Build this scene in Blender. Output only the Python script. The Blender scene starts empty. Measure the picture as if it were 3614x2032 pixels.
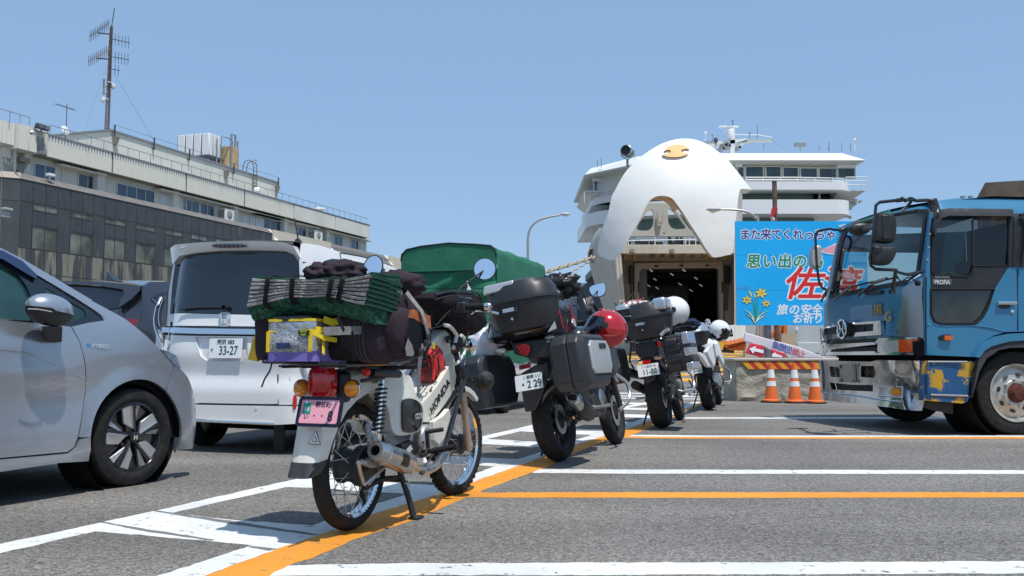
import bpy,bmesh,math,random
from math import sin,cos,pi,sqrt,radians as R
from mathutils import Vector,Matrix,geometry,noise
V=Vector
random.seed(7)
SC=bpy.context.scene
COL=SC.collection
# ---------------------------------------------------------------- camera
FPX=3297.0;CAMH=0.82;PITCH=R(4.035)
cam_d=bpy.data.cameras.new('camera');cam_d.lens=36*FPX/3614;cam_d.sensor_width=36
cam_d.clip_start=0.05;cam_d.clip_end=4000
cam=bpy.data.objects.new('camera',cam_d);COL.objects.link(cam)
cam.location=(0,0,CAMH);cam.rotation_euler=(pi/2+PITCH,0,0)
SC.camera=cam
# ---------------------------------------------------------------- sky and sun
SUN_D=V((0.22,-0.34,1.0)).normalized()
elev=math.asin(SUN_D.z);azim=math.atan2(SUN_D.x,SUN_D.y)
world=bpy.data.worlds.new("World");SC.world=world;world.use_nodes=True
wn=world.node_tree.nodes;wl=world.node_tree.links
sky=wn.new('ShaderNodeTexSky');sky.sky_type='NISHITA';sky.sun_disc=False
sky.sun_elevation=elev;sky.sun_rotation=azim
sky.altitude=0;sky.air_density=0.95;sky.dust_density=0.15;sky.ozone_density=2.2
mxs=wn.new('ShaderNodeMix');mxs.data_type='RGBA';mxs.inputs[0].default_value=.64
wl.new(sky.outputs[0],mxs.inputs[6]);mxs.inputs[7].default_value=(3.05,4.95,7.7,1)
wl.new(mxs.outputs[2],wn['Background'].inputs[0]);wn['Background'].inputs[1].default_value=0.110
sun_d=bpy.data.lights.new('sun','SUN');sun_d.energy=4.2;sun_d.angle=R(0.5);sun_d.color=(1,0.96,0.9)
sun=bpy.data.objects.new('sun',sun_d);COL.objects.link(sun)
sun.rotation_euler=SUN_D.to_track_quat('Z','Y').to_euler();sun.location=(5,-5,30)
SC.view_settings.view_transform='Standard';SC.view_settings.look='None'
SC.view_settings.exposure=0.0;SC.view_settings.gamma=1;SC.view_settings.use_curve_mapping=False
# ---------------------------------------------------------------- measuring: survey sheets of the place
ZS=dict(A=(0,400,.5124),B=(200,0,.3453),C=(0,840,.6218),D=(520,820,.5525),E=(860,880,.7042),G=(1640,940,.4971),H=(2100,1020,.3730),I=(2560,760,.4835),J=(1980,400,.5526),K=(2800,640,.6766),L=(1400,740,.3867),N=(1300,900,.2763),O=(1050,1250,.4351),P=(2050,420,.3315),Q=(2050,850,.2717),R=(2900,660,.3176),S=(2900,1100,.3176),T=(0,1600,.5047),U=(1100,1550,.5047),W=(2400,1080,.3315),X=(1560,860,.2762),Y=(1000,1300,.4270),a=(0,400,.3453),b=(500,440,.2762),c=(900,700,.2174),d=(2440,400,.2762),g=(1600,1380,.3494))
def pt(k,x,y):
 z=ZS[k];return(z[0]+x*z[2],z[1]+y*z[2])
def pts(k,*a):
 return[pt(k,a[i],a[i+1])for i in range(0,len(a),2)]
def ray(p):
 u=(p[0]-1807)/FPX;v=(1016-p[1])/FPX
 return V((u,cos(PITCH)-v*sin(PITCH),sin(PITCH)+v*cos(PITCH)))
CAM=V((0,0,CAMH))
class Fr:
 "a placed frame: local x forward, y left, z up"
 def __init__(s,x=0,y=0,z=0,yaw=0,lean=0,M=None):
  if M is None:
   a=R(yaw);l=R(lean)
   f=V((sin(a),cos(a),0));lf=V((-cos(a),sin(a),0));u=V((0,0,1))
   u2=u*cos(l)+lf*sin(l);l2=lf*cos(l)-u*sin(l)
   M=Matrix(((f.x,l2.x,u2.x,x),(f.y,l2.y,u2.y,y),(f.z,l2.z,u2.z,z),(0,0,0,1)))
  s.M=M;s.I=M.inverted()
 def hit(s,p,ax,val=0.0):
  o=s.I@CAM;d=s.I.to_3x3()@ray(p)
  if callable(val):
   c=0.0
   for _ in range(30):
    t=(c-o[ax])/d[ax];q=o+d*t
    ab=[q[i]for i in range(3)if i!=ax]
    c=c*.65+.35*max(-9,min(99,val(*ab)))
   t=(c-o[ax])/d[ax];return o+d*t
  return o+d*((val-o[ax])/d[ax])
 def sy(s,p,v=0.0):return s.hit(p,1,v)
 def sx(s,p,v=0.0):return s.hit(p,0,v)
 def sz(s,p,v=0.0):return s.hit(p,2,v)
 def w(s,q):return s.M@V(q)
WF=Fr(M=Matrix.Identity(4))
def at(p,Y):return WF.hit(p,1,Y)
def gnd(p,z=0.0):return WF.hit(p,2,z)
# ---------------------------------------------------------------- materials
MATS={}
def POS(n):
 g_=n.get('where')or n.new('ShaderNodeNewGeometry');g_.name='where';return g_.outputs['Position']
def mat(name,col,rough=.5,metal=0.,nz=None,bump=None,coat=0.,dirt=None,emit=None,alpha=None,trans=0.,spec=None,ior=None,streak=None):
 if name in MATS:return MATS[name]
 m=bpy.data.materials.new(name);MATS[name]=m;m.use_nodes=True
 nt=m.node_tree;n=nt.nodes;L=nt.links;b=n['Principled BSDF']
 c4=(*col,1)if len(col)==3 else col
 b.inputs['Base Color'].default_value=c4;b.inputs['Roughness'].default_value=rough
 b.inputs['Metallic'].default_value=metal
 if coat:b.inputs['Coat Weight'].default_value=coat;b.inputs['Coat Roughness'].default_value=.03
 if trans:b.inputs['Transmission Weight'].default_value=trans
 if ior:b.inputs['IOR'].default_value=ior
 if spec is None and rough>.62 and not metal:spec=.18
 if spec is not None:b.inputs['Specular IOR Level'].default_value=spec
 if emit:b.inputs['Emission Color'].default_value=(*emit[0],1);b.inputs['Emission Strength'].default_value=emit[1]
 if alpha is not None:b.inputs['Alpha'].default_value=alpha
 src=None
 if nz:
  t=n.new('ShaderNodeTexNoise');t.inputs['Scale'].default_value=nz[0];t.inputs['Detail'].default_value=6
  L.new(POS(n),t.inputs['Vector'])
  r=n.new('ShaderNodeValToRGB');a=nz[1]
  r.color_ramp.elements[0].position=.3;r.color_ramp.elements[1].position=.7
  r.color_ramp.elements[0].color=(*[x*(1-a)for x in col[:3]],1)
  r.color_ramp.elements[1].color=(*[min(1,x*(1+a))for x in col[:3]],1)
  L.new(t.outputs['Fac'],r.inputs['Fac']);src=r.outputs['Color']
  mr=n.new('ShaderNodeMapRange');mr.inputs[3].default_value=max(0,rough-.06);mr.inputs[4].default_value=min(1,rough+.1)
  L.new(t.outputs['Fac'],mr.inputs[0]);L.new(mr.outputs[0],b.inputs['Roughness'])
 for dd,sc3 in((dirt,(1,1,1)),(streak,(1,1,.12))):
  if not dd:continue
  mp=n.new('ShaderNodeMapping');mp.inputs['Scale'].default_value=sc3
  L.new(POS(n),mp.inputs['Vector'])
  t2=n.new('ShaderNodeTexNoise');t2.inputs['Scale'].default_value=dd[1];t2.inputs['Detail'].default_value=8
  t2.inputs['Roughness'].default_value=.65
  L.new(mp.outputs['Vector'],t2.inputs['Vector'])
  r2=n.new('ShaderNodeValToRGB');r2.color_ramp.elements[0].position=dd[2];r2.color_ramp.elements[1].position=min(1,dd[2]+dd[3])
  r2.color_ramp.elements[1].color=(dd[4]if len(dd)>4 else 1,)*3+(1,)
  L.new(t2.outputs['Fac'],r2.inputs['Fac'])
  mx=n.new('ShaderNodeMix');mx.data_type='RGBA'
  L.new(r2.outputs['Color'],mx.inputs[0])
  if src:L.new(src,mx.inputs[6])
  else:mx.inputs[6].default_value=c4
  mx.inputs[7].default_value=(*dd[0],1);src=mx.outputs[2]
 if src:L.new(src,b.inputs['Base Color'])
 if bump:
  t3=n.new('ShaderNodeTexNoise');t3.inputs['Scale'].default_value=bump[0];t3.inputs['Detail'].default_value=5
  L.new(POS(n),t3.inputs['Vector'])
  bp=n.new('ShaderNodeBump');bp.inputs['Strength'].default_value=bump[1];bp.inputs['Distance'].default_value=bump[2]if len(bump)>2 else.01
  L.new(t3.outputs['Fac'],bp.inputs['Height']);L.new(bp.outputs['Normal'],b.inputs['Normal'])
 return m
def glass(name,tint,refl=.5):
 "thin window glass: see-through with a tint, plus mirror reflection at its grazing angle"
 if name in MATS:return MATS[name]
 m=bpy.data.materials.new(name);MATS[name]=m;m.use_nodes=True
 n=m.node_tree.nodes;L=m.node_tree.links;n.clear()
 o=n.new('ShaderNodeOutputMaterial');t=n.new('ShaderNodeBsdfTransparent');t.inputs[0].default_value=(*tint,1)
 g=n.new('ShaderNodeBsdfGlossy');g.inputs['Roughness'].default_value=.02;g.inputs[0].default_value=(refl,refl,refl,1)
 fz=n.new('ShaderNodeFresnel');fz.inputs[0].default_value=1.6
 mx=n.new('ShaderNodeMixShader');L.new(fz.outputs[0],mx.inputs[0]);L.new(t.outputs[0],mx.inputs[1]);L.new(g.outputs[0],mx.inputs[2])
 L.new(mx.outputs[0],o.inputs[0]);return m
 # ---------------------------------------------------------------- mesh building
def inpoly(x,y,P):
 r=False;j=len(P)-1
 for i in range(len(P)):
  xi,yi=P[i];xj,yj=P[j]
  if(yi>y)!=(yj>y)and x<(xj-xi)*(y-yi)/(yj-yi)+xi:r=not r
  j=i
 return r
def rnd(P,k=1,keep=()):
 "round a closed outline by corner cutting"
 for _ in range(k):
  Q=[]
  for i in range(len(P)):
   a=P[i];b=P[(i+1)%len(P)]
   Q.append(tuple(a[j]*.75+b[j]*.25 for j in range(len(a))));Q.append(tuple(a[j]*.25+b[j]*.75 for j in range(len(a))))
  P=Q
 return P
def rbox(x0,x1,y0,y1,r,n=4):
 return[(cx+r*cos(a0+k*pi/2/n),cy+r*sin(a0+k*pi/2/n))for cx,cy,a0 in((x1-r,y1-r,0),(x0+r,y1-r,pi/2),(x0+r,y0+r,pi),(x1-r,y0+r,1.5*pi))for k in range(n+1)]
def crm(P,k=4):
 "smooth open curve through the points"
 P=[V(p)if len(p)==3 else V((p[0],p[1],0))for p in P];Q=[]
 for i in range(len(P)-1):
  a=P[i-1]if i else P[0]*2-P[1];b=P[i];c=P[i+1];d=P[i+2]if i+2<len(P)else P[-1]*2-P[-2]
  for j in range(k):
   t=j/k
   Q.append(.5*((2*b)+(c-a)*t+(2*a-5*b+4*c-d)*t*t+(3*b-a-3*c+d)*t**3))
 Q.append(P[-1]);return Q
class MB:
 def __init__(s):s.v=[];s.f=[];s.mi=[];s.k=0
 def add(s,vs,fs):
  o=len(s.v);s.v+=[V(v)for v in vs]
  for f in fs:s.f.append([i+o for i in f]);s.mi.append(s.k)
  return s
 def bx(s,x0,x1,y0,y1,z0,z1,M=None):
  vs=[V((x,y,z))for z in(z0,z1)for y in(y0,y1)for x in(x0,x1)]
  if M is not None:vs=[M@v for v in vs]
  return s.add(vs,[(0,2,3,1),(4,5,7,6),(0,1,5,4),(2,6,7,3),(0,4,6,2),(1,3,7,5)])
 def box(s,c,d,M=None):
  T=Matrix.Translation(c)
  if M is not None:T=T@M.to_4x4()
  return s.bx(-d[0]/2,d[0]/2,-d[1]/2,d[1]/2,-d[2]/2,d[2]/2,T)
 def tube(s,path,r,n=8,cap=True,flat=None):
  P=[V(p)for p in path];vs=[];fs=[];N=None
  for i,p in enumerate(P):
   t=(P[min(i+1,len(P)-1)]-P[max(i-1,0)]).normalized()
   if N is None:
    N=t.cross(V((0,0,1)));
    if N.length<.1:N=t.cross(V((1,0,0)))
   N=(N-t*N.dot(t)).normalized();Bn=t.cross(N)
   rr=r[i]if isinstance(r,(list,tuple))else r
   for j in range(n):
    a=2*pi*j/n;vs.append(p+(N*cos(a)+Bn*sin(a)*(flat or 1))*rr)
  for i in range(len(P)-1):
   for j in range(n):fs.append((i*n+j,i*n+(j+1)%n,(i+1)*n+(j+1)%n,(i+1)*n+j))
  if cap:fs.append(tuple(range(n-1,-1,-1)));fs.append(tuple((len(P)-1)*n+j for j in range(n)))
  return s.add(vs,fs)
 def lathe(s,prof,o=(0,0,0),ax=(0,0,1),n=24,sc=1,a0=0,a1=2*pi,ell=None):
  ax=V(ax).normalized();N=ax.orthogonal().normalized()if ell is None else V(ell[0]).normalized();Bn=ax.cross(N);o=V(o)
  e=1 if ell is None else ell[1]
  full=abs(a1-a0-2*pi)<1e-6;m=n if full else n+1;vs=[];fs=[]
  for(r,h)in prof:
   for j in range(m):
    a=a0+(a1-a0)*j/n;vs.append(o+ax*h*sc+(N*cos(a)+Bn*sin(a)*e)*r*sc)
  for i in range(len(prof)-1):
   for j in range(n if full else n):
    k=(j+1)%m;fs.append((i*m+j,i*m+k,(i+1)*m+k,(i+1)*m+j))
  return s.add(vs,fs)
 def cyl(s,a,b,r,n=16,r2=None):return s.tube([a,b],[r,r if r2 is None else r2],n)
 def prism(s,poly,vec):
  n=len(poly);vec=V(vec);vs=[V(p)for p in poly]+[V(p)+vec for p in poly]
  return s.add(vs,[tuple(range(n-1,-1,-1)),tuple(range(n,2*n))]+[(i,(i+1)%n,n+(i+1)%n,n+i)for i in range(n)])
 def poly(s,P):return s.add(P,[tuple(range(len(P)))])
 def ell(s,c,r,M=None,nu=16,nv=10,v0=0,v1=pi,fn=None):
  vs=[];fs=[];c=V(c)
  for i in range(nv+1):
   th=v0+(v1-v0)*i/nv
   for j in range(nu):
    a=2*pi*j/nu;q=V((r[0]*sin(th)*cos(a),r[1]*sin(th)*sin(a),r[2]*cos(th)))
    if fn:q=fn(q,th,a)
    if M is not None:q=M@q
    vs.append(c+q)
  for i in range(nv):
   for j in range(nu):fs.append((i*nu+j,(i+1)*nu+j,(i+1)*nu+(j+1)%nu,i*nu+(j+1)%nu))
  return s.add(vs,fs)
 def sheet(s,fn,nu,nv,th=None):
  vs=[V(fn(i/nu,j/nv))for j in range(nv+1)for i in range(nu+1)]
  fs=[(j*(nu+1)+i,j*(nu+1)+i+1,(j+1)*(nu+1)+i+1,(j+1)*(nu+1)+i)for j in range(nv)for i in range(nu)]
  return s.add(vs,fs)
 def loft(s,rings,cap=True):
  n=len(rings[0]);vs=[v for r in rings for v in r];fs=[]
  for i in range(len(rings)-1):
   for j in range(n):fs.append((i*n+j,i*n+(j+1)%n,(i+1)*n+(j+1)%n,(i+1)*n+j))
  if cap:fs.append(tuple(range(n-1,-1,-1)));fs.append(tuple((len(rings)-1)*n+j for j in range(n)))
  return s.add(vs,fs)
 def panel(s,P,fn,holes=(),step=.06,vec=None):
  "curved plate: outline P (2-D) with holes, lifted to 3-D by fn(a, b); vec gives it an edge of that depth"
  def dens(Q):
   o=[]
   for i in range(len(Q)):
    a=Q[i];b=Q[(i+1)%len(Q)];d=math.hypot(b[0]-a[0],b[1]-a[1]);k=max(1,int(d/step))
    for j in range(k):o.append((a[0]+(b[0]-a[0])*j/k,a[1]+(b[1]-a[1])*j/k))
   return o
  loops=[dens([tuple(q[:2])for q in Q])for Q in[P]+list(holes)]
  co=[];ed=[]
  for Q in loops:
   o=len(co);co+=Q;ed+=[(o+i,o+(i+1)%len(Q))for i in range(len(Q))]
  xs=[q[0]for q in loops[0]];ys=[q[1]for q in loops[0]];x=min(xs)+step*.5
  allp=co[:]
  k=0
  while x<max(xs):
   y=min(ys)+step*(.5 if k%2 else.25)
   while y<max(ys):
    if inpoly(x,y,loops[0])and not any(inpoly(x,y,h)for h in loops[1:]):
     if min((x-q[0])**2+(y-q[1])**2 for q in allp)>(step*.45)**2:co.append((x,y))
    y+=step
   x+=step*.87;k+=1
  vv,_,ff,_,_,_=geometry.delaunay_2d_cdt([V(c)for c in co],ed,[],0,1e-6)
  fs=[]
  for f in ff:
   cx=sum(vv[i][0]for i in f)/len(f);cy=sum(vv[i][1]for i in f)/len(f)
   if inpoly(cx,cy,loops[0])and not any(inpoly(cx,cy,h)for h in loops[1:]):fs.append(tuple(f))
  s.add([fn(q[0],q[1])for q in vv],fs)
  if vec is not None:
   vec=V(vec)
   for Q in loops:
    a=[V(fn(*q))for q in Q];n=len(a)
    s.add(a+[q+vec for q in a],[(i,(i+1)%n,n+(i+1)%n,n+i)for i in range(n)])
  return s
 def build(s,name,m,parent=None,fr=None,M=None,bevel=0,ang=32,sm=True,rc=True,weld=0):
  me=bpy.data.meshes.new(name);me.from_pydata(s.v,[],s.f)
  for mm in(m if isinstance(m,(list,tuple))else[m]):me.materials.append(mm)
  if s.k or any(s.mi):
   me.polygons.foreach_set('material_index',s.mi)
  if rc:
   b=bmesh.new();b.from_mesh(me)
   if weld:bmesh.ops.remove_doubles(b,verts=b.verts,dist=weld)
   bmesh.ops.recalc_face_normals(b,faces=b.faces)
   b.to_mesh(me);b.free()
  me.validate()
  if sm:me.shade_smooth();me.set_sharp_from_angle(angle=R(ang))
  o=bpy.data.objects.new(name,me);COL.objects.link(o)
  if parent:o.parent=parent
  if fr:o.matrix_world=fr.M
  if M is not None:o.matrix_local=M
  if bevel:
   bv=o.modifiers.new('bevel','BEVEL');bv.width=bevel;bv.segments=2;bv.limit_method='ANGLE';bv.angle_limit=R(40);bv.harden_normals=False
  return o
def tag(o,label=None,cat=None,group=None,kind=None):
 if label:o['label']=label
 if cat:o['category']=cat
 if group:o['group']=group
 if kind:o['kind']=kind
 return o
def thing(name,label,cat,fr=None,group=None,kind=None):
 o=bpy.data.objects.new(name,None);COL.objects.link(o);o.empty_display_size=.2
 if fr:o.matrix_world=fr.M
 return tag(o,label,cat,group,kind)
def basis(o,xa,ya):
 xa=V(xa).normalized();ya=V(ya);ya=(ya-xa*ya.dot(xa)).normalized();za=xa.cross(ya)
 return Matrix(((xa.x,ya.x,za.x,o[0]),(xa.y,ya.y,za.y,o[1]),(xa.z,ya.z,za.z,o[2]),(0,0,0,1)))
def text(body,size,m,parent,M,name='lettering',ex=.0006,off=0,sx=1,shear=0,al='CENTER',ring=0):
 c=bpy.data.curves.new(name,'FONT');c.body=body;c.size=size;c.extrude=ex;c.offset=off;c.shear=shear
 c.align_x=al;c.align_y='CENTER';c.resolution_u=3
 t=bpy.data.objects.new('tmp',c);COL.objects.link(t)
 me=bpy.data.meshes.new_from_object(t.evaluated_get(bpy.context.evaluated_depsgraph_get()))
 bpy.data.objects.remove(t);bpy.data.curves.remove(c)
 me.name=name;me.materials.clear();me.materials.append(m)
 if sx!=1:
  for v in me.vertices:v.co.x*=sx
 if ring:
  vs=[v.co.copy()for v in me.vertices];fs=[tuple(p.vertices)for p in me.polygons];mb=MB()
  for k in range(17):r_=0 if k==16 else ring*(.5 if k%2 else 1);mb.add([v+V((r_*cos(k*pi/8),r_*sin(k*pi/8),k*.00008))for v in vs],fs)
  me=bpy.data.meshes.new(name);me.from_pydata(mb.v,[],mb.f);me.materials.append(m)
 o=bpy.data.objects.new(name,me);COL.objects.link(o)
 if parent:o.parent=parent
 o.matrix_local=M
 return o
def copy_tree(o,parent=None):
 c=o.copy();COL.objects.link(c)
 if parent:c.parent=parent
 for ch in list(o.children):copy_tree(ch,c)
 return c
def dup(o,parent=None,M=None):
 c=o.copy();COL.objects.link(c);c.parent=parent if parent else o.parent
 if M is not None:c.matrix_local=M
 return c
XZ=((1,0,0),(0,0,1))
# ================================================================ GROUND
def asphalt_mat():
 m=bpy.data.materials.new('asphalt');m.use_nodes=True;n=m.node_tree.nodes;L=m.node_tree.links;b=n['Principled BSDF']
 tc=n.new('ShaderNodeTexCoord')
 def noise(sc,det=4,ro=.6):
  t=n.new('ShaderNodeTexNoise');t.inputs['Scale'].default_value=sc;t.inputs['Detail'].default_value=det;t.inputs['Roughness'].default_value=ro
  L.new(tc.outputs['Object'],t.inputs['Vector']);return t
 def ramp(f,p0,c0,p1,c1):
  r=n.new('ShaderNodeValToRGB');r.color_ramp.elements[0].position=p0;r.color_ramp.elements[0].color=(*c0,1)
  r.color_ramp.elements[1].position=p1;r.color_ramp.elements[1].color=(*c1,1);L.new(f,r.inputs[0]);return r.outputs[0]
 def mix(a,b_,f,mode='MIX'):
  x=n.new('ShaderNodeMix');x.data_type='RGBA';x.blend_type=mode
  for s,v in((0,f),(6,a),(7,b_)):
   if isinstance(v,(int,float)):x.inputs[s].default_value=v
   elif isinstance(v,tuple):x.inputs[s].default_value=(*v,1)
   else:L.new(v,x.inputs[s])
  return x.outputs[2]
 big=ramp(noise(.35,5).outputs['Fac'],.3,(.142,.136,.128),.72,(.218,.210,.197))
 vo=n.new('ShaderNodeTexVoronoi');vo.inputs['Scale'].default_value=115;L.new(tc.outputs['Object'],vo.inputs['Vector'])
 st=ramp(vo.outputs['Color'],.1,(.45,.45,.45),.9,(1.62,1.58,1.53))
 c=mix(big,st,1.0,'MULTIPLY')
 gr=ramp(noise(260,2).outputs['Fac'],.35,(.72,.72,.72),.65,(1.22,1.22,1.22))
 c=mix(c,gr,1.0,'MULTIPLY')
 c=mix(c,ramp(noise(28,3,.7).outputs['Fac'],.36,(.80,.80,.80),.64,(1.2,1.19,1.18)),1.0,'MULTIPLY')
 tk_=n.new('ShaderNodeMapping');tk_.inputs['Scale'].default_value=(.25,1.6,1);L.new(tc.outputs['Object'],tk_.inputs['Vector'])
 t9=n.new('ShaderNodeTexNoise');t9.inputs['Scale'].default_value=.8;t9.inputs['Detail'].default_value=5;L.new(tk_.outputs[0],t9.inputs['Vector'])
 c=mix(c,ramp(t9.outputs['Fac'],.38,(.86,.86,.86),.62,(1.1,1.1,1.1)),1.0,'MULTIPLY')
 # oil spots and rubber marks
 sp=ramp(noise(2.3,6,.7).outputs['Fac'],.66,(0,0,0),.76,(1,1,1));c=mix(c,(.045,.043,.04),sp)
 pk=ramp(noise(46,2).outputs['Fac'],.74,(0,0,0),.77,(1,1,1));c=mix(c,(.33,.32,.30),pk)
 L.new(c,b.inputs['Base Color']);b.inputs['Roughness'].default_value=.85;b.inputs['Specular IOR Level'].default_value=.35
 bp=n.new('ShaderNodeBump');bp.inputs['Strength'].default_value=.55;bp.inputs['Distance'].default_value=.006
 L.new(vo.outputs['Distance'],bp.inputs['Height']);L.new(bp.outputs['Normal'],b.inputs['Normal'])
 return m
def paint_mat(name,col,worn=.585,dk=(.12,.115,.11)):
 m=bpy.data.materials.new(name);m.use_nodes=True;n=m.node_tree.nodes;L=m.node_tree.links;b=n['Principled BSDF']
 tc=n.new('ShaderNodeTexCoord')
 t=n.new('ShaderNodeTexNoise');t.inputs['Scale'].default_value=14;t.inputs['Detail'].default_value=9;t.inputs['Roughness'].default_value=.72
 t2=n.new('ShaderNodeTexNoise');t2.inputs['Scale'].default_value=1.6;t2.inputs['Detail'].default_value=3
 v=n.new('ShaderNodeTexVoronoi');v.inputs['Scale'].default_value=95
 for q in(t,t2,v):L.new(tc.outputs['Object'],q.inputs['Vector'])
 r=n.new('ShaderNodeValToRGB');r.color_ramp.elements[0].position=worn;r.color_ramp.elements[1].position=worn+.05
 L.new(t.outputs['Fac'],r.inputs[0])
 r2=n.new('ShaderNodeValToRGB');r2.color_ramp.elements[0].color=(*[c*.80 for c in col],1);r2.color_ramp.elements[1].color=(*col,1)
 r2.color_ramp.elements[0].position=.3;r2.color_ramp.elements[1].position=.6
 L.new(t2.outputs['Fac'],r2.inputs[0])
 x=n.new('ShaderNodeMix');x.data_type='RGBA';L.new(r.outputs[0],x.inputs[0]);L.new(r2.outputs[0],x.inputs[6]);x.inputs[7].default_value=(*dk,1)
 L.new(x.outputs[2],b.inputs['Base Color']);b.inputs['Roughness'].default_value=.7
 bp=n.new('ShaderNodeBump');bp.inputs['Strength'].default_value=.3;bp.inputs['Distance'].default_value=.004
 L.new(v.outputs['Distance'],bp.inputs['Height']);L.new(bp.outputs['Normal'],b.inputs['Normal'])
 return m
ASPH=asphalt_mat()
g=MB()
g.sheet(lambda u,v:(-400+800*u,-60+560*v,0),16,16)
tag(g.build('ground',ASPH,sm=False),'grey asphalt of the ferry queueing yard with painted lanes',kind='structure')
M_WP=paint_mat('white_road_paint',(.74,.74,.72));M_OP=paint_mat('orange_road_paint',(.80,.31,.025),.61)
M_BLK=mat('blackout_paint',(.17,.18,.18),.8,nz=(30,.25))
def strip(name,P,m,z,rag=.008):
 "a painted marking, outline given as survey points; ragged edges"
 Q=[gnd(p)for p in P];o=[]
 for i,a in enumerate(Q):
  b=Q[(i+1)%len(Q)];d=(b-a).length;k=max(1,min(160,int(d/.05)));nn=V((-(b-a).y,(b-a).x,0)).normalized()
  for j in range(k):
   q=a.lerp(b,j/k)
   o.append((q.x,q.y)if j==0 else(q.x+nn.x*random.uniform(-rag,rag),q.y+nn.y*random.uniform(-rag,rag)))
 z*=.12;mb=MB();mb.add([(x,y,z)for x,y in o],[tuple(range(len(o)))])
 return tag(mb.build(name,m,sm=False),kind='structure')
TP=lambda*a:pts('T',*a)
# stop lane border: outer white line, cross bars, orange edge
strip('lane_line',TP(-60,645,700,485,1090,400,2200,148)+pts('g',780,345,1000,300,1460,210,1700,160,1960,108,2400,32)+pts('g',2420,40,2000,122,1760,168,1500,232,1060,322,690,402,350,480,215,520)+TP(2200,212,1995,236,1195,418,665,545,-60,712),M_WP,.004)
RB=TP(1400,870,1990,650,2360,530)+pts('U',440,520,650,455,930,375,1060,322)+pts('g',125,945,700,740,960,640,1240,540,1500,462,1760,380,1980,300,2180,262,2500,110)
LB=TP(1060,870,1740,648,2180,503)+pts('U',440,452,620,400,920,318)+pts('g',150,858,430,755,900,610,1240,490,1400,442,1560,400,1740,340,1930,270,2060,235,2420,108)
strip('lane_line',LB+RB[::-1],M_WP,.004)
strip('cross_bar',TP(665,545,700,485,1090,400,1195,418,1600,462,2190,503,2280,530,1990,650,1740,640,1250,595),M_WP,.0065)
strip('cross_bar',TP(1995,236,2150,162,2380,170)+pts('U',300,285,900,325,980,345,860,392,500,372,0,342)+TP(2200,240),M_WP,.0065)
strip('cross_bar',pts('g',-300,640,200,668,640,688,760,660,600,730,400,760,190,748,-300,722),M_WP,.0065)
strip('cross_bar',pts('g',215,476,350,484,860,510,1240,520,1240,552,880,562,215,530),M_WP,.0065)
strip('cross_bar',pts('g',700,378,1100,398,1520,402,1560,430,1400,442,1050,428,660,405),M_WP,.0065)
strip('cross_bar',pts('g',1500,310,1830,314,1780,345,1500,336),M_WP,.0065)
strip('cross_bar',pts('g',1500,226,2000,240,2100,250,2050,272,1500,255),M_WP,.0065)
strip('cross_bar',pts('g',1500,163,2060,172,2050,194,1500,180),M_WP,.0065)
strip('cross_bar',pts('g',1500,108,1960,120,2000,140,1500,122),M_WP,.0065)
for y in(12,40,62):strip('far_lane_line',pts('g',1400,y,2500,y+14,2500,y+22,1400,y+9),M_WP,.005,.02)
strip('far_lane_line',pts('g',80,62,400,66,400,76,60,78),M_WP,.005,.02)
OR=RB
OR2=pts('g',2560,112,2330,210,2040,350,1740,470,1530,505,1200,640,940,770,600,890,290,1005)+pts('U',1180,372,1075,410,700,570,300,700,0,835)+TP(2080,760,1820,880)
strip('orange_edge_line',OR+OR2,M_OP,.009)
strip('orange_bay_line',pts('U',1100,368,1250,375,1800,371,5600,372,5600,408,2500,411,1050,408),M_OP,.0115)
strip('white_bay_line',pts('g',790,810,860,790,1600,792,6600,802,6600,838,1700,834,800,826),M_WP,.0065)
strip('white_bay_line',pts('U',-260,885,600,868,1500,865,2576,862,5600,852,5600,936,2000,950,600,952,-330,958),M_WP,.0065)
strip('white_bay_line',pts('g',1740,440,2576,448,6600,449,6600,463,2576,463,1730,458),M_WP,.0065)
strip('orange_bay_line',pts('g',1735,458,2576,463,6600,463,6600,482,2576,480,1740,474),M_OP,.0055)
strip('white_bay_line',pts('g',2340,264,6600,264,6600,279,2340,279),M_WP,.0065)
for P in(TP(720,478,1090,540,1500,603,1480,612,1050,553,700,484),TP(1085,398,1600,470,2250,570,2180,573,1600,492,1075,405),TP(1760,648,1940,668,1880,682,1730,656)):
 strip('blackout_line',P,M_BLK,.0095,.006)
 # ================================================================ OFFICE BUILDING (left)
FB=Fr(-25.3,50,0,18.5)
M_DK=mat('dark_tile',(.060,.065,.070),.55,nz=(1.5,.18),streak=((.24,.23,.19),1.1,.60,.10,.55))
M_DKL=mat('dark_tile_streaked',(.066,.068,.068),.6,streak=((.27,.26,.20),1.3,.47,.07,.85))
M_CAP=mat('brown_coping',(.19,.178,.168),.5,nz=(2,.12))
M_CRM=mat('cream_wall',(.68,.67,.59),.8,nz=(.6,.08),streak=((.30,.28,.22),1.2,.60,.12,.5))
M_COR=mat('ribbed_fascia',(.70,.69,.61),.6,streak=((.42,.41,.34),1.5,.55,.2,.6))
M_BEI=mat('beige_wall',(.66,.60,.49),.8,nz=(.7,.06))
M_ALU=mat('aluminium',(.55,.57,.6),.35,.7)
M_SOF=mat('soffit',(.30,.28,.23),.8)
M_WIN=mat('office_glass',(.035,.065,.10),.08,nz=(.8,.5),spec=.8)
M_WIN2=mat('painted_reflection_glass',(.14,.15,.125),.07,nz=(.7,.75),spec=1)  # pale mottled glass colour stands in for sky and wall reflections
M_GRY=mat('grey_metal',(.28,.29,.30),.5,.3)
M_DGRY=mat('dark_grey_metal',(.09,.09,.10),.5,.3)
M_RST=mat('rusty_steel',(.16,.10,.075),.7,nz=(3,.4))
M_WHT=mat('white_plastic',(.75,.75,.73),.4)
M_JNT=mat('joint_mortar',(.27,.26,.235),.9)
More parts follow.
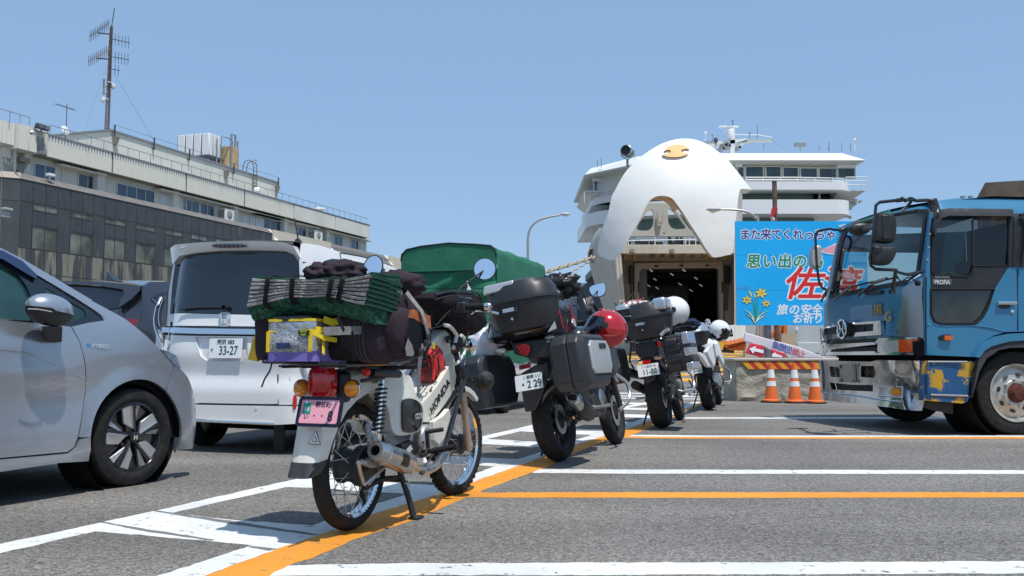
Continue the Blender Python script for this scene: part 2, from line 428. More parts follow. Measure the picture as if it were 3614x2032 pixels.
bld=thing('office_building','long grey and cream port office with dark tiled lower floors and ribbed fascia','building',FB)
# backing mass
b=MB();b.bx(-1.54,46,.06,16,0,10.0);b.build('backing_wall',M_JNT,bld)
b=MB();b.bx(-1.4,40.2,1.4,17,9.9,12.0);b.bx(-1.4,40.0,1.2,17,11.7,12.75);b.build('upper_wall',M_CRM,bld)
X0=-0.713;PW=.876;NC=26
rows=[(8.83,10.0,0),(7.65,8.43,1),(6.37-1.28,6.37,2),(3.8,5.08,2),(2.5,3.79,2)]
pm={}
def tilemesh(w,h,k):
 key=(round(w,2),round(h,2),k)
 if key not in pm:
  mb=MB();g_=.022;mb.bx(g_,w-g_,0,.05,g_,h-g_);o=mb.build('wall_panel',M_DKL if k==2 else M_DK,bld,bevel=0,sm=False);pm[key]=o
  return o,True
 return pm[key],False
def put_tile(x,z,w,h,k):
 o,new=tilemesh(w,h,k)
 if not new:o=dup(o)
 o.location=(x,0,z)
for i in range(-1,NC):
 x=X0+PW*i;w=PW
 if i==-1:x=-1.54;w=.827
 win=i>=0 and i%3!=2
 for(z0,z1,k)in rows:
  if k==1 and not win:put_tile(x,6.38,w,8.82-6.38,0);continue
  put_tile(x,z0,w,z1-z0,k if k!=1 else 0)
def window(x0,x1,z0,z1,n,y=0.,fm=M_DGRY,gm=M_WIN2,dp=.10,fw=.04):
 f=MB();zz=(z0,z1);f.bx(x0,x1,y+.01,y+dp,z0,z0+fw);f.bx(x0,x1,y+.01,y+dp,z1-fw,z1)
 for k in range(n+1):
  xx=x0+(x1-x0-fw)*k/n;f.bx(xx,xx+fw,y+.012,y+dp-.002,z0+fw,z1-fw)
 fo=f.build('window',fm,bld,sm=False)
 for k in range(n):
  a=x0+(x1-x0-fw)*k/n+fw;c=x0+(x1-x0-fw)*(k+1)/n
  p=MB();p.bx(a,c,y+dp*.45,y+dp*.55,z0+fw,z1-fw);po=p.build('pane',gm,fo,sm=False)
for i in range(0,NC-1,3):
 x=X0+PW*i
 window(x+.02,x+2*PW-.02,8.45,8.81,2,y=-.02,dp=.09)
 window(x+.02,x+2*PW-.02,6.39,7.63,2,y=-.02,dp=.09)
 # coping: sloped tiles
cm=None
for i in range(-1,NC):
 x=X0+PW*i;w=PW-.02
 if i==-1:x=-1.54;w=.807
 if cm is None or i==0:
  mb=MB();mb.add([(0,-.04,0),(w,-.04,0),(w,.46,.40),(0,.46,.40),(0,.5,0),(w,.5,0)],[(0,1,2,3),(0,3,4),(1,5,2),(3,2,5,4),(0,4,5,1)])
  cm=mb.build('coping_tile',M_CAP,bld,sm=False);o=cm
 else:o=dup(cm)
 o.location=(x,0,10.005)
 # left facet turning towards the street
FB2=Fr(M=FB.M@Matrix.Translation((-1.54,0,0))@Matrix.Rotation(R(-42),4,'Z'))
M2=FB.I@FB2.M
b=MB();b.bx(-4.4,0,.06,3,0,10.0,M2);b.build('backing_wall',M_JNT,bld)
for i in range(5):
 for(z0,z1,k)in[(8.83,10,0),(5.1,8.82,0),(2.6,5.09,2)]:
  mb=MB();mb.bx(.02,.85,0,.05,z0,z1-.03);mb.build('wall_panel',M_DKL if k else M_DK,bld,M=M2@Matrix.Translation((-.88*(i+1),0,0)),sm=False)
 mb=MB();mb.add([(0,-.04,0),(.86,-.04,0),(.86,.46,.40),(0,.46,.40),(0,.5,0),(.86,.5,0)],[(0,1,2,3),(0,3,4),(1,5,2),(3,2,5,4),(0,4,5,1)])
 mb.build('coping_tile',mat('lit_facet_coping',(.36,.31,.26),.5),bld,M=M2@Matrix.Translation((-.88*(i+1),0,10.005)),sm=False)  # lighter, warmer coping colour stands in for light on the turned facet
 # recessed cream bays and second dark run
for x0,x1 in((22.1,30.9),(42.2,46)):b=MB();b.bx(x0,x1,-.06,.05,2,10.3);b.build('beige_bay',M_BEI,bld,sm=False)
for x in(22.08,30.9,42.15):
 b=MB();b.add([(x,-.3,9.4),(x+.5,-.3,9.4),(x+.5,.5,10.4),(x,.5,10.4),(x,.5,9.4),(x+.5,.5,9.4)],[(0,1,2,3),(0,3,4),(1,5,2),(3,2,5,4),(0,4,5,1)]);b.build('bay_return',mat('pale_stone',(.72,.68,.58),.7),bld,sm=False)
b=MB();b.bx(31.45,42.1,-.05,.05,2,9.45);b.build('dark_bay',M_DK,bld,sm=False)
b=MB();b.add([(31.4,-.12,9.45),(42.1,-.12,9.45),(42.1,.5,10.35),(31.4,.5,10.35),(31.4,.5,9.45),(42.1,.5,9.45)],[(0,1,2,3),(0,3,4),(1,5,2),(3,2,5,4),(0,4,5,1)]);b.build('coping',M_CAP,bld,sm=False)
# ribbed fascia panels
J=[.59]+[FB.sy(p,.6)[0]for p in(pt('a',1148,480),pt('b',568,700),pt('b',1312,950),pt('c',628,200),pt('c',1298,400),pt('c',1864,550))]
for i in range(6):
 a,c=J[i]+.06,J[i+1]-.06
 if i<4:
  mb=MB();n=int((c-a)/.22);P=[]
  for k in range(n):
   q=a+(c-a)*k/n;d=(c-a)/n
   P+=[(q,.58),(q+d*.5,.58),(q+d*.58,.655),(q+d*.92,.655)]
  P.append((c,.58));mb.add([(x,y,z)for z in(11.70,12.9)for x,y in P]+[(a,1.2,11.7),(c,1.2,11.7)],[(k,k+1,len(P)+k+1,len(P)+k)for k in range(len(P)-1)]+[tuple(range(len(P)))+(2*len(P)+1,2*len(P))])
  mb.build('fascia_panel',M_COR,bld,sm=False)
 else:
  mb=MB();mb.bx(a,c,.58,.7,11.68,12.86);mb.build('fascia_panel',M_CRM,bld,sm=False)
 mb=MB();mb.bx(a-.06,c+.06,.54,.76,12.9,12.96);mb.build('fascia_cap',M_GRY,bld,sm=False)
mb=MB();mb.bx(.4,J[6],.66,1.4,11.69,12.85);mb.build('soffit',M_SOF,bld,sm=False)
# ribbed boxes at the left end of the fascia
for(x0,x1,y0,z0)in((-1.55,-.35,.25,11.65),(-.35,.1,.5,11.75),(.1,.6,.45,11.75),(-3.3,-1.6,.5,11.8)):
 mb=MB();n=6;P=[]
 for k in range(n):
  q=x0+(x1-x0)*k/n;d=(x1-x0)/n;P+=[(q,y0),(q+d*.5,y0),(q+d*.6,y0+.06),(q+d*.9,y0+.06)]
 P+=[(x1,y0),(x1,1.3),(x0,1.3)]
 mb.prism([(x,y,z0)for x,y in P],(0,0,12.98-z0));mb.build('fascia_panel',M_COR,bld,sm=False)
 # upper windows
def ux(k,x,y):return FB.sy(pt(k,x,y),1.4)[0]
for(k,xa,xb,y,n)in(('a',345,562,560,2),('a',792,990,680,2),('A',800,1062,540,4),('A',1263,1370,620,2),('A',1376,1472,640,2),('A',1562,1632,690,2),('A',1812,1978,760,4),('c',683,825,500,2),('c',985,1132,590,2),('c',1278,1416,660,2),('c',1550,1677,730,2)):
 a,c=ux(k,xa,y),ux(k,xb,y)
 window(a,c,10.2,11.38,n,y=1.33,fm=M_ALU,gm=M_WIN,dp=.1,fw=.05)
for(k,xa,xb,y)in(('A',1100,1220,590),('A',1670,1755,710),('c',2,130,360)):
 a,c=ux(k,xa,y),ux(k,xb,y)
 for j in range(3):
  mb=MB();mb.bx(a+(c-a)*j/3+.01,a+(c-a)*(j+1)/3-.01,1.34,1.4,10.2,11.3);mb.build('shutter_panel',mat('pale_shutter',(.62,.66,.66),.5),bld,sm=False)
for i,x in enumerate(J[:-1]):
 mb=MB();mb.bx(x-.7,x-.1,1.0,1.42,10.1,11.7)if i else mb.bx(x-.9,x-.5,1.1,1.42,10.1,11.7);mb.build('pilaster',M_CRM,bld,sm=False)
for(k,xa,ya,xb,yb)in(('a',610,500,1080,610),('b',225,800,545,870),('b',545,870,1300,1060),('b',1300,1060,1810,1190),('c',0,195,640,350),('c',660,365,1025,460),('c',1180,510,1890,680)):
 a,c=FB.sy(pt(k,xa,ya),.9)[0],FB.sy(pt(k,xb,yb),.9)[0]
 mb=MB();mb.bx(a,c,.75,1.35,11.47,11.53);mb.build('window_canopy',M_CRM,bld,sm=False)
for x,z1 in((2.6,11.6),(5.2,11.6),(13.5,11.5),(21,11.5),(31.6,11.5),(38.4,11.5),(38.9,11.5)):
 mb=MB();mb.tube([(x,1.3,10.2),(x,1.3,z1)],.04);mb.build('downpipe',M_CRM,bld)
 # roof slab + penthouse
mb=MB();mb.bx(.2,39.4,.7,17,12.75,12.88);mb.build('roof',mat('roof_grey',(.3,.3,.3),.9),bld,sm=False)
mb=MB();mb.bx(9.2,28.9,4,13,12.8,15.3);mb.build('penthouse_wall',mat('penthouse_paint',(.68,.67,.58),.8,nz=(.5,.07),streak=((.36,.34,.27),.9,.58,.15,.5)),bld,sm=False)
mb=MB();mb.bx(9.1,29.0,3.9,13.1,15.3,15.42);mb.build('penthouse_parapet',M_GRY,bld,sm=False)
for x in(9.4,13.2,17,22.4,28.7):
 mb=MB();mb.bx(x-.04,x+.04,3.78,3.86,14.9,15.75);mb.tube([(x,3.82,15.0),(x,4.0,15.0)],.05);mb.build('lightning_post',M_DGRY,bld,sm=False)
mb=MB();mb.tube([(9.4,3.82,15.75),(13.2,3.82,15.72),(17,3.82,15.75),(22.4,3.82,15.72),(28.7,3.82,15.75)],.012,4);mb.build('lightning_wire',M_DGRY,bld)
for x,z0 in((9.55,12.9),(21.5,12.9),(28.6,12.9)):
 mb=MB();mb.add([(x-.2,3.68,15.0),(x+.2,3.68,15.0),(x+.2,3.99,15.0),(x-.2,3.99,15.0),(x-.13,3.78,14.55),(x+.13,3.78,14.55),(x+.13,3.99,14.55),(x-.13,3.99,14.55)],[(0,1,2,3),(4,7,6,5),(0,4,5,1),(1,5,6,2),(2,6,7,3),(3,7,4,0)])
 mb.tube([(x,3.88,14.55),(x,3.88,z0)],.06);mb.build('rain_hopper',M_SOF,bld,sm=False)
 # roof railing
rl=thing('roof_railing','thin grey railing with posts along the ribbed fascia of the port office','railing',FB)
mb=MB();mb.tube([(1.0,.72,13.52),(39.3,.72,13.52)],.022,6);mb.build('top_rail',M_GRY,rl)
po=None;x=1.0
while x<39.4:
 if po is None:mb=MB();mb.tube([(0,0,12.9),(0,0,13.52)],.02,6);po=mb.build('post',M_GRY,rl);o=po
 else:o=dup(po)
 o.location=(x,.72,0);x+=1.02
rl2=thing('roof_railing','short rail of six posts above the left corner of the port office','railing',FB)
mb=MB();mb.tube([(-4.2,.9,13.55),(-2.2,.4,13.5),(-.7,.45,13.5)],.022,6);mb.build('top_rail',M_GRY,rl2)
for x,y in((-4.0,.85),(-3.3,.7),(-2.6,.5),(-2.0,.42),(-1.35,.42),(-.7,.45)):
 mb=MB();mb.tube([(x,y,12.95),(x,y,13.52)],.02,6);mb.build('post',M_GRY,rl2)
def lfr(q,dz=0):return Fr(M=FB.M@Matrix.Translation(q))
# floodlights and cameras
q=FB.sy(pt('a',405,300),.4)
fl=thing('floodlight_bracket','stained grey metal bracket box under two floodlights on the office fascia','bracket',lfr(q))
mb=MB();mb.bx(-.32,.32,0,.2,-.35,.62);mb.build('bracket_box',mat('stained_steel',(.24,.25,.23),.6,.3,streak=((.45,.42,.32),3,.5,.1,.8)),fl,sm=False)
for k,(sx_,sy_)in enumerate(((400,128),(463,148))):
 q=FB.sy(pt('a',sx_,sy_),.1);o=thing('floodlight',('left' if k==0 else 'right')+' one of two dark floodlights on the office roof edge','floodlight',lfr(q),'floodlights on the office corner')
 mb=MB();mb.box((0,0,0),(.36,.22,.28));mb.build('housing',M_DGRY,o,bevel=.03);mb=MB();mb.box((0,-.15,0),(.30,.02,.22));mb.build('lens',M_WIN2,o);mb=MB();mb.tube([(-.25,0,0),(-.25,.1,-.25),(.25,.1,-.25),(.25,0,0)],.025,6);mb.build('yoke',M_DGRY,o)
def dome_cam(q,lab,s=1):
 o=thing('dome_camera',lab,'security camera',lfr(q),'dome cameras')
 mb=MB();mb.lathe([(0,.22),(.1,.2),(.16,.1),(.17,0),(.16,-.05)],(0,0,0),n=16,sc=s);mb.build('housing',M_WHT,o)
 mb=MB();mb.ell((0,0,-.05*s),(.13*s,)*3);mb.build('dome',M_DGRY,o)
 mb=MB();mb.tube([(0,.3*s,.2*s),(0,0,.25*s)],.03*s);mb.build('arm',M_GRY,o)
dome_cam(FB.sy(pt('a',322,195),-.1),'silver dome camera on the ribbed fascia left of the floodlights',.62)
o=thing('bullet_camera','small white camera on the brown coping of the port office','security camera',lfr(FB.sy(pt('a',515,630),.1)))
mb=MB();mb.box((0,0,0),(.4,.3,.16));mb.build('housing',M_WHT,o,bevel=.03);mb=MB();mb.tube([(0,0,-.05),(0,.1,-.3)],.04);mb.build('arm',M_WHT,o)
o=thing('wall_floodlight','weathered floodlight fixed low on the dark tiled wall','floodlight',lfr(FB.sy(pt('a',70,1010),-1.2)))
mb=MB();mb.box((0,0,.15),(.5,.3,.14));mb.box((0,.1,-.1),(.36,.3,.35));mb.build('housing',mat('weathered_grey',(.35,.37,.36),.6),o,bevel=.03);mb=MB();mb.tube([(0,.2,-.2),(0,1.0,-.3)],.05);mb.build('arm',M_DGRY,o)
o=thing('junction_box','cream electrical boxes and bent pipes at the left corner of the upper floor','pipework',lfr(FB.sy(pt('a',150,450),.9)))
mb=MB();mb.bx(-.75,-.25,0,.2,-.1,.4);mb.build('box',M_CRM,o,bevel=.02)
for P in([(.0,0,.7),(0,0,-.75)],[(.15,.1,.6),(.15,.1,-.75)],[(-1.0,.1,.5),(-1.0,.1,-.75)],[(-.5,.1,-.1),(-.45,.1,-.35),(-.2,.1,-.38),(-.05,.1,-.4)],[(-.3,.1,.4),(-.1,.1,.45),(0,.1,.2),(-.1,.1,-.3)]):
 mb=MB();mb.tube(P,.045,8);mb.build('pipe',M_CRM,o)
mb=MB();mb.add([(-.25,-.1,1.3),(.25,-.1,1.3),(.25,.2,1.3),(-.25,.2,1.3),(-.15,0,.8),(.15,0,.8),(.15,.2,.8),(-.15,.2,.8)],[(0,1,2,3),(4,7,6,5),(0,4,5,1),(1,5,6,2),(2,6,7,3),(3,7,4,0)]);mb.build('hopper',mat('stained_steel',(.24,.25,.23)),o,sm=False)
mb=MB();mb.bx(.45,1.15,.1,.5,-.1,.15);mb.tube([(.9,.1,-.05),(.7,.05,-.4),(.3,.1,-.7)],.1,8);mb.build('duct',M_SOF,o)
# air conditioners
for i,(k,xa,xb,y)in enumerate((('A',1497,1562,690),('c',862,990,570))):
 a,c=ux(k,xa,y),ux(k,xb,y);o=thing('air_conditioner',('nearer' if i==0 else 'farther')+' white outdoor air conditioner unit on the upper office ledge','air conditioner',lfr((a,.75,10.3)),'office air conditioners')
 mb=MB();mb.bx(0,c-a,0,.4,0,.95);mb.build('casing',M_WHT,o,bevel=.02)
 mb=MB();mb.lathe([(.0,-.02),(.28,-.02),(.32,0)],((c-a)*.5,0,.55),(0,1,0));mb.build('fan_grille',mat('grille_grey',(.3,.28,.27),.6),o)
 mb=MB();
 for j in range(8):mb.bx(-.02,0,.05,.35,.1+j*.1,.15+j*.1)
 mb.build('side_vents',M_DGRY,o)
 # water tank
q=FB.sy(pt('b',860,400),8)
tk=thing('water_tank','boxy white panelled water tank on a steel stand on the office roof','water tank',lfr((q[0],8,q[2])))
TW,TD,TH=FB.sy(pt('b',1022,260),8)[0]-q[0],3.2,FB.sy(pt('b',860,98),8)[2]-q[2]
for j in range(3):
 mb=MB();mb.bx(.05+TW*j/3,TW*(j+1)/3-.05,0,.1,.1,TH);mb.build('tank_panel',M_WHT,tk,bevel=.05)
for j in range(4):
 mb=MB();mb.bx(0,.1,.05+TD*j/4,TD*(j+1)/4-.05,.1,TH);mb.build('tank_panel',M_WHT,tk,bevel=.05)
mb=MB();mb.bx(.06,TW,.06,TD,.1,TH-.05);mb.build('tank_body',M_DGRY,tk);mb=MB();mb.bx(-.1,TW+.1,-.1,TD+.1,-.1,.1);mb.build('tank_base',M_DGRY,tk)
for x in(.1,TW/2,TW-.1):
 for y in(.1,TD-.1):mb=MB();mb.bx(x-.06,x+.06,y-.06,y+.06,-1.3,-.1);mb.build('leg',M_GRY,tk)
for y in(.1,TD-.1):
 for s_ in(0,1):mb=MB();mb.tube([(.1+s_*(TW-.2),y,-1.2),(TW-.1-s_*(TW-.2),y,-.1)],.03,6);mb.build('brace',M_DGRY,tk)
mb=MB();mb.tube([(-.4,TD,.4),(-.9,TD,.4),(-1.0,TD,.3),(-1.0,TD,-1.2)],.15,10);mb.build('pipe',M_ALU,tk)
mb=MB();mb.tube([(TW*.5,-.15,1.6),(TW*.5,-.15,-.6)],.06,8);mb.tube([(TW*.75,-.25,-1.3),(TW*.75,-.25,1.9),(TW*1.3,-.25,2.0),(TW*1.9,0,1.9),(TW*1.9,0,-1.5)],.045,8);mb.build('pipe',M_GRY,tk)
q=FB.sy(pt('b',1105,520),8.5)
o=thing('storage_tank','small beige cylindrical tank behind the roof parapet','tank',lfr(q))
mb=MB();mb.lathe([(0,1.62),(.5,1.6),(.55,1.5),(.85,1.45),(.88,0),(.88,-.6)],n=28);mb.build('tank_body',mat('stained_beige',(.45,.34,.19),.7,nz=(1.5,.3)),o);mb=MB();mb.tube([(-.9,0,1.2),(-1.2,0,1.2),(-1.2,0,0)],.09);mb.build('pipe',M_RST,o)
o=thing('vent_pipes','tall pair of grey vent pipes beside the beige tank on the roof','pipes',lfr(FB.sy(pt('b',1165,540),7.8)))
H=FB.sy(pt('b',1165,125),7.8)[2]-FB.sy(pt('b',1165,540),7.8)[2]
mb=MB();mb.tube([(-.28,0,-.5),(-.28,0,H),(.28,0,H),(.28,0,-.5)],.09,8);mb.build('pipe',M_GRY,o);mb=MB();mb.tube([(-.28,0,H*.45),(.28,0,H*.45)],.05,8);mb.build('brace',M_GRY,o)
mb=MB();mb.tube([(.62,0,-.5),(.62,0,H*.85)],.07,8);mb.build('pipe',M_GRY,o)
# ladder with hoops
o=thing('roof_ladder','rusty steel ladder with curved top rails on the penthouse wall','ladder',lfr(FB.sy(pt('b',1445,860),3.8)))
H=FB.sy(pt('b',1445,650),3.8)[2]-FB.sy(pt('b',1445,860),3.8)[2]
for x in(-.25,.25):
 mb=MB();mb.tube([(x,0,0),(x,0,H+.7),(x,.15,H+1.15),(x,.5,H+1.3),(x,.85,H+1.15),(x,1.0,H+.7),(x,1.0,H-.1)],.035,6);mb.build('rail',M_RST,o)
for j in range(9):
 mb=MB();mb.tube([(-.25,0,.2+j*.3),(.25,0,.2+j*.3)],.02,6);mb.build('rung',M_RST,o)
 # roof ventilator
o=thing('roof_ventilator','round white mushroom ventilator behind the far railing','ventilator',lfr(FB.sy(pt('c',1045,210),1.6)))
mb=MB();mb.lathe([(0,.55),(.5,.5),(.8,.35),(.82,.2),(.55,.15),(.55,0),(.8,0),(.8,-.3),(.5,-.35),(.5,-.8)],n=28,sc=.62);mb.build('cowl',M_WHT,o)
o=thing('wall_fan','small white round exhaust hood by the roof ladder','exhaust hood',lfr(FB.sy(pt('b',1485,850),2.8)))
mb=MB();mb.lathe([(0,-.3),(.25,-.28),(.34,-.1),(.34,.15),(.2,.2)],(0,0,0),(0,1,0));mb.build('hood',M_WHT,o)
# satellite dish + tv antenna
o=thing('satellite_dish','white satellite dish on the office roof behind the floodlights','satellite dish',lfr(FB.sy(pt('a',668,175),5)))
mb=MB();mb.ell((0,0,0),(.32,.32,.1),M=Matrix.Rotation(R(75),3,'X'),v1=pi/2);mb.build('dish',M_WHT,o);mb=MB();mb.tube([(0,0,-.7),(0,0,0)],.05);mb.build('mount',M_GRY,o)
mb=MB();mb.tube([(0,0,.1),(0,-.3,.0)],.02);mb.build('arm',M_DGRY,o)
q=FB.sy(pt('a',677,130),5.5)
o=thing('television_antenna','horizontal television antenna on a thin pole on the office roof','antenna',lfr(q))
mb=MB();mb.tube([(0,0,-.9),(0,0,1.45)],.025,6);mb.build('pole',M_DGRY,o)
mb=MB();mb.tube([(-.95,0,1.2),(.55,0,1.22)],.018,6)
for j in range(9):mb.tube([(-.9+j*.17,-.2,1.2),(-.9+j*.17,.2,1.2)],.008,4)
mb.tube([(.15,-.2,1.12),(.6,-.15,1.15)],.02,6);mb.build('boom',M_DGRY,o)
# antenna mast
q=FB.sy(pt('B',515,1325),7);tp=FB.sy(pt('B',562,268),7);tw=FB.sy(pt('B',590,85),7)
am=thing('antenna_mast','tall rusty radio mast with several comb antennas above the port office','antenna mast',lfr(q))
H=tp[2]-q[2];DX=tp[0]-q[0];r0=.17;r1=.09
def mp(t,a):r=r0+(r1-r0)*t;return V((DX*t+r*cos(a),r*sin(a),-.6+(H+.6)*t))
for k in range(3):
 mb=MB();mb.tube([mp(0,2.1*k+.5),mp(1,2.1*k+.5)],.03,6);mb.build('mast_leg',M_RST,am)
mb=MB();N=46
for j in range(N):
 for k in range(3):
  mb.tube([mp(j/N,2.1*k+.5),mp((j+1)/N,2.1*(k+1)+.5)],.014,4);mb.tube([mp(j/N,2.1*k+.5),mp(j/N,2.1*(k+1)+.5)],.014,4)
mb.build('lattice',M_RST,am);tag(am.children[-1],kind='stuff')
mb=MB();mb.tube([(DX*.3,-.0,H*.3),(DX,0,H)],.07,8);mb.build('core_pole',M_DGRY,am)
mb=MB();mb.tube([V(tp)-V(q),V(tw)-V(q)],.035,6);mb.build('whip_antenna',M_DGRY,am)
def P7(x,y,yy=6.9):return V(FB.sy(pt('B',x,y),yy))-V(q)
def comb(x0,y0,x1,y1,n,h,stay=None,dbl=False):
 a=P7(x0,y0);c=P7(x1,y1,6.2 if dbl else 6.9);mb=MB();mb.tube([a,c],.03,6)
 if dbl:mb.tube([a+V((0,0,.12)),c+V((0,0,.12))],.025,6)
 for j in range(n):
  p=a.lerp(c,(j+.3)/n);mb.tube([p-V((0,0,h)),p+V((0,0,h))],.018,5)
 if stay:mb.tube([P7(*stay[:2]),P7(*stay[2:])],.05,6)
 mb.build('comb_antenna',M_DGRY,am)
comb(335,378,540,240,11,.38,(425,335,548,348),True);comb(320,630,540,510,11,.38,(410,595,530,602),True)
comb(745,437,575,398,5,.42);comb(738,610,575,580,5,.42);comb(642,720,570,705,2,.38)
for(x,y,s_)in((578,890,1),(474,1030,-1)):
 p=P7(x,y);mb=MB();mb.lathe([(0,.25),(.15,.2),(.17,.02),(.13,-.08),(0,-.18)],p);mb.tube([p+V((0,0,.25)),p+V((-.5*s_,0,.25))],.04,6);mb.build('camera',M_WHT,am)
mb=MB();mb.tube([P7(485,810),P7(478,970)],.07,8);mb.tube([P7(478,960),P7(520,940)],.04,6);mb.tube([P7(485,890),P7(520,870)],.04,6);mb.build('aerial_tube',M_GRY,am)
for(x0,y0,x1,y1)in((585,740,985,1425),(500,700,295,1330)):
 mb=MB();mb.tube([P7(x0,y0),P7(x1,y1,5)],.012,4);mb.build('guy_wire',M_GRY,am)
 # ================================================================ FERRY
M_SW=mat('ship_white',(.82,.81,.765),.38,bump=(.55,.22,.25),nz=(.25,.04),streak=((.66,.62,.52),.5,.60,.2,.5))
M_SWB=mat('superstructure_white',(.80,.80,.78),.4)
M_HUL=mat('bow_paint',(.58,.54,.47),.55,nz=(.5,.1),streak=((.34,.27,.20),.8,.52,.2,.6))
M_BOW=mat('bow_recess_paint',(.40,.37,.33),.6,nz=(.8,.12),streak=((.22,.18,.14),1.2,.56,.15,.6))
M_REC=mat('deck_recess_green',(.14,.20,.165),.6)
M_SGL=mat('bridge_glass',(.02,.035,.035),.06,nz=(1.2,.8),spec=.9)
M_RSTO=mat('rust_orange',(.60,.58,.50),.7,nz=(.8,.15),streak=((.60,.26,.03),1.6,.44,.12))
M_BLK2=mat('matt_black',(.02,.02,.022),.55)
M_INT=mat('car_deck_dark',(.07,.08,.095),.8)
M_PIPE=mat('ship_rail_white',(.7,.7,.68),.4)
def J(x,y,Y):return at(pt('J',x,y),Y)
ship=thing('ferry','large white car ferry with raised bow visor and open bow door facing the yard','ferry',Fr(13,44,0,0))
SF=Fr(13,44,0,0)
def sb(mb,name,m,**k):
 "build a world-coordinate mesh as a part of the ferry"
 o=mb.build(name,m,ship,**k);o.matrix_local=SF.I;return o
 # ---- bow visor
YV=43.2;cv=J(690,780,YV);RX=J(1262,780,YV).x-cv.x;RZ=J(690,120,YV).z-cv.z;RZd=RZ*1.15
def vis(x,z):
 dz=z-cv.z;r2=((x-cv.x)/RX)**2+(dz/(RZ if dz>0 else RZd))**2
 return YV-4.2*sqrt(max(.004,1-min(1,r2)**1.15))-.25*max(0,-dz)*.3
arc=[(235,880),(240,830),(262,740),(300,640),(322,535),(345,490),(400,390),(470,310),(560,240),(640,195),(720,168),(790,160),(860,168),(930,195),(1000,240),(1060,290),(1110,350),(1150,400),(1185,445),(1220,487),(1165,481),(1145,484),(1135,520),(1125,600),(1115,700),(1108,790),(1098,888),(1060,905),(1000,918),(970,918)]
arch=[(970,918),(930,870),(880,790),(820,700),(770,620),(740,580),(712,545),(670,528),(620,527),(580,545),(550,580),(500,680),(450,770),(400,870),(345,930),(320,938)]
end=[(280,925),(245,910)]
def vh(q):
 h=WF.hit(pt('J',*q),1,vis);return(h.x,h.z)
def s2(P,k=3):return[(q.x,q.y)for q in crm(P,k)]
O=[vh(q)for q in s2(arc[:20])+arc[20:][0:1]+s2(arc[21:],2)[0:]+s2(arch)[1:]+end]
mb=MB();mb.panel(O,lambda x,z:V((x,vis(x,z),z)),step=.22)
sb(mb,'bow_visor',M_SW,ang=60)
A=[vh(q)for q in s2(arch)]
for i0,i1,m_ in((0,13,M_HUL),(13,29,M_RSTO),(29,len(A)-1,M_HUL)):
 B_=A[i0:i1+1];mb=MB();mb.sheet(lambda u,v:(lambda q:V((q[0],vis(*q)+.02+(1.4 if i0==13 else.5)*v,q[1]+.05*v)))(B_[round(u*(len(B_)-1))]),len(B_)-1,3);sb(mb,'visor_inner_rim',m_)
Eo=[vh(q)for q in[arc[19],arc[20],arc[21],arc[22],arc[24],arc[26]]]
mb=MB();mb.sheet(lambda u,v:(lambda q:V((q[0],vis(*q)+.02+1.0*v,q[1])))(Eo[round(u*(len(Eo)-1))]),len(Eo)-1,2);sb(mb,'visor_edge',M_SW)
emb=pts('P',882,345,920,305,965,283,1010,274,1060,276,1110,292,1152,325,1105,322,1065,333,1060,346,1085,364,1140,370,1110,390,1060,404,1000,410,920,407,862,388,905,374,945,364,957,347,945,335,915,333)
EM=[(lambda h:(h.x,h.z))(WF.hit(p,1,vis))for p in emb]
mb=MB();mb.panel(EM,lambda x,z:V((x,vis(x,z)-.12,z)),step=.12,vec=(0,.11,0));sb(mb,'emblem',mat('emblem_orange',(.80,.46,.17),.6))
# inner plate with two windows
def Pw(L_,Y):return[(lambda h:(h.x,h.z))(at(pt('P',a,b_),Y))for a,b_ in L_]
Yp=42.4
out=Pw([(720,895),(965,895),(1120,1120),(1215,1245),(495,1245),(600,1080)],Yp)
h1=rnd(Pw([(592,1188),(600,1130),(715,970),(778,955),(776,1186)],Yp),2);h2=rnd(Pw([(935,1172),(922,950),(965,950),(1118,1130),(1120,1172)],Yp),2)
def circ(cx,cy,r):return[(cx+r*cos(2*pi*i/12),cy+r*sin(2*pi*i/12))for i in range(12)]
h3=Pw(circ(827,1218,12),Yp);h4=Pw(circ(884,1216,12),Yp)
mb=MB();mb.panel(out,lambda x,z:V((x,Yp,z)),[h1,h2,h3,h4],.25,(0,.25,0));sb(mb,'visor_frame',mat('frame_grey',(.50,.50,.46),.6,nz=(.8,.08)))
mb=MB();q=[at(pt('P',*a),Yp-.05)for a in((808,990),(820,1100),(840,1115),(862,1115),(880,1005),(855,1100),(830,1098))];mb.prism(q,(0,-.15,0));sb(mb,'bracket',M_BOW)
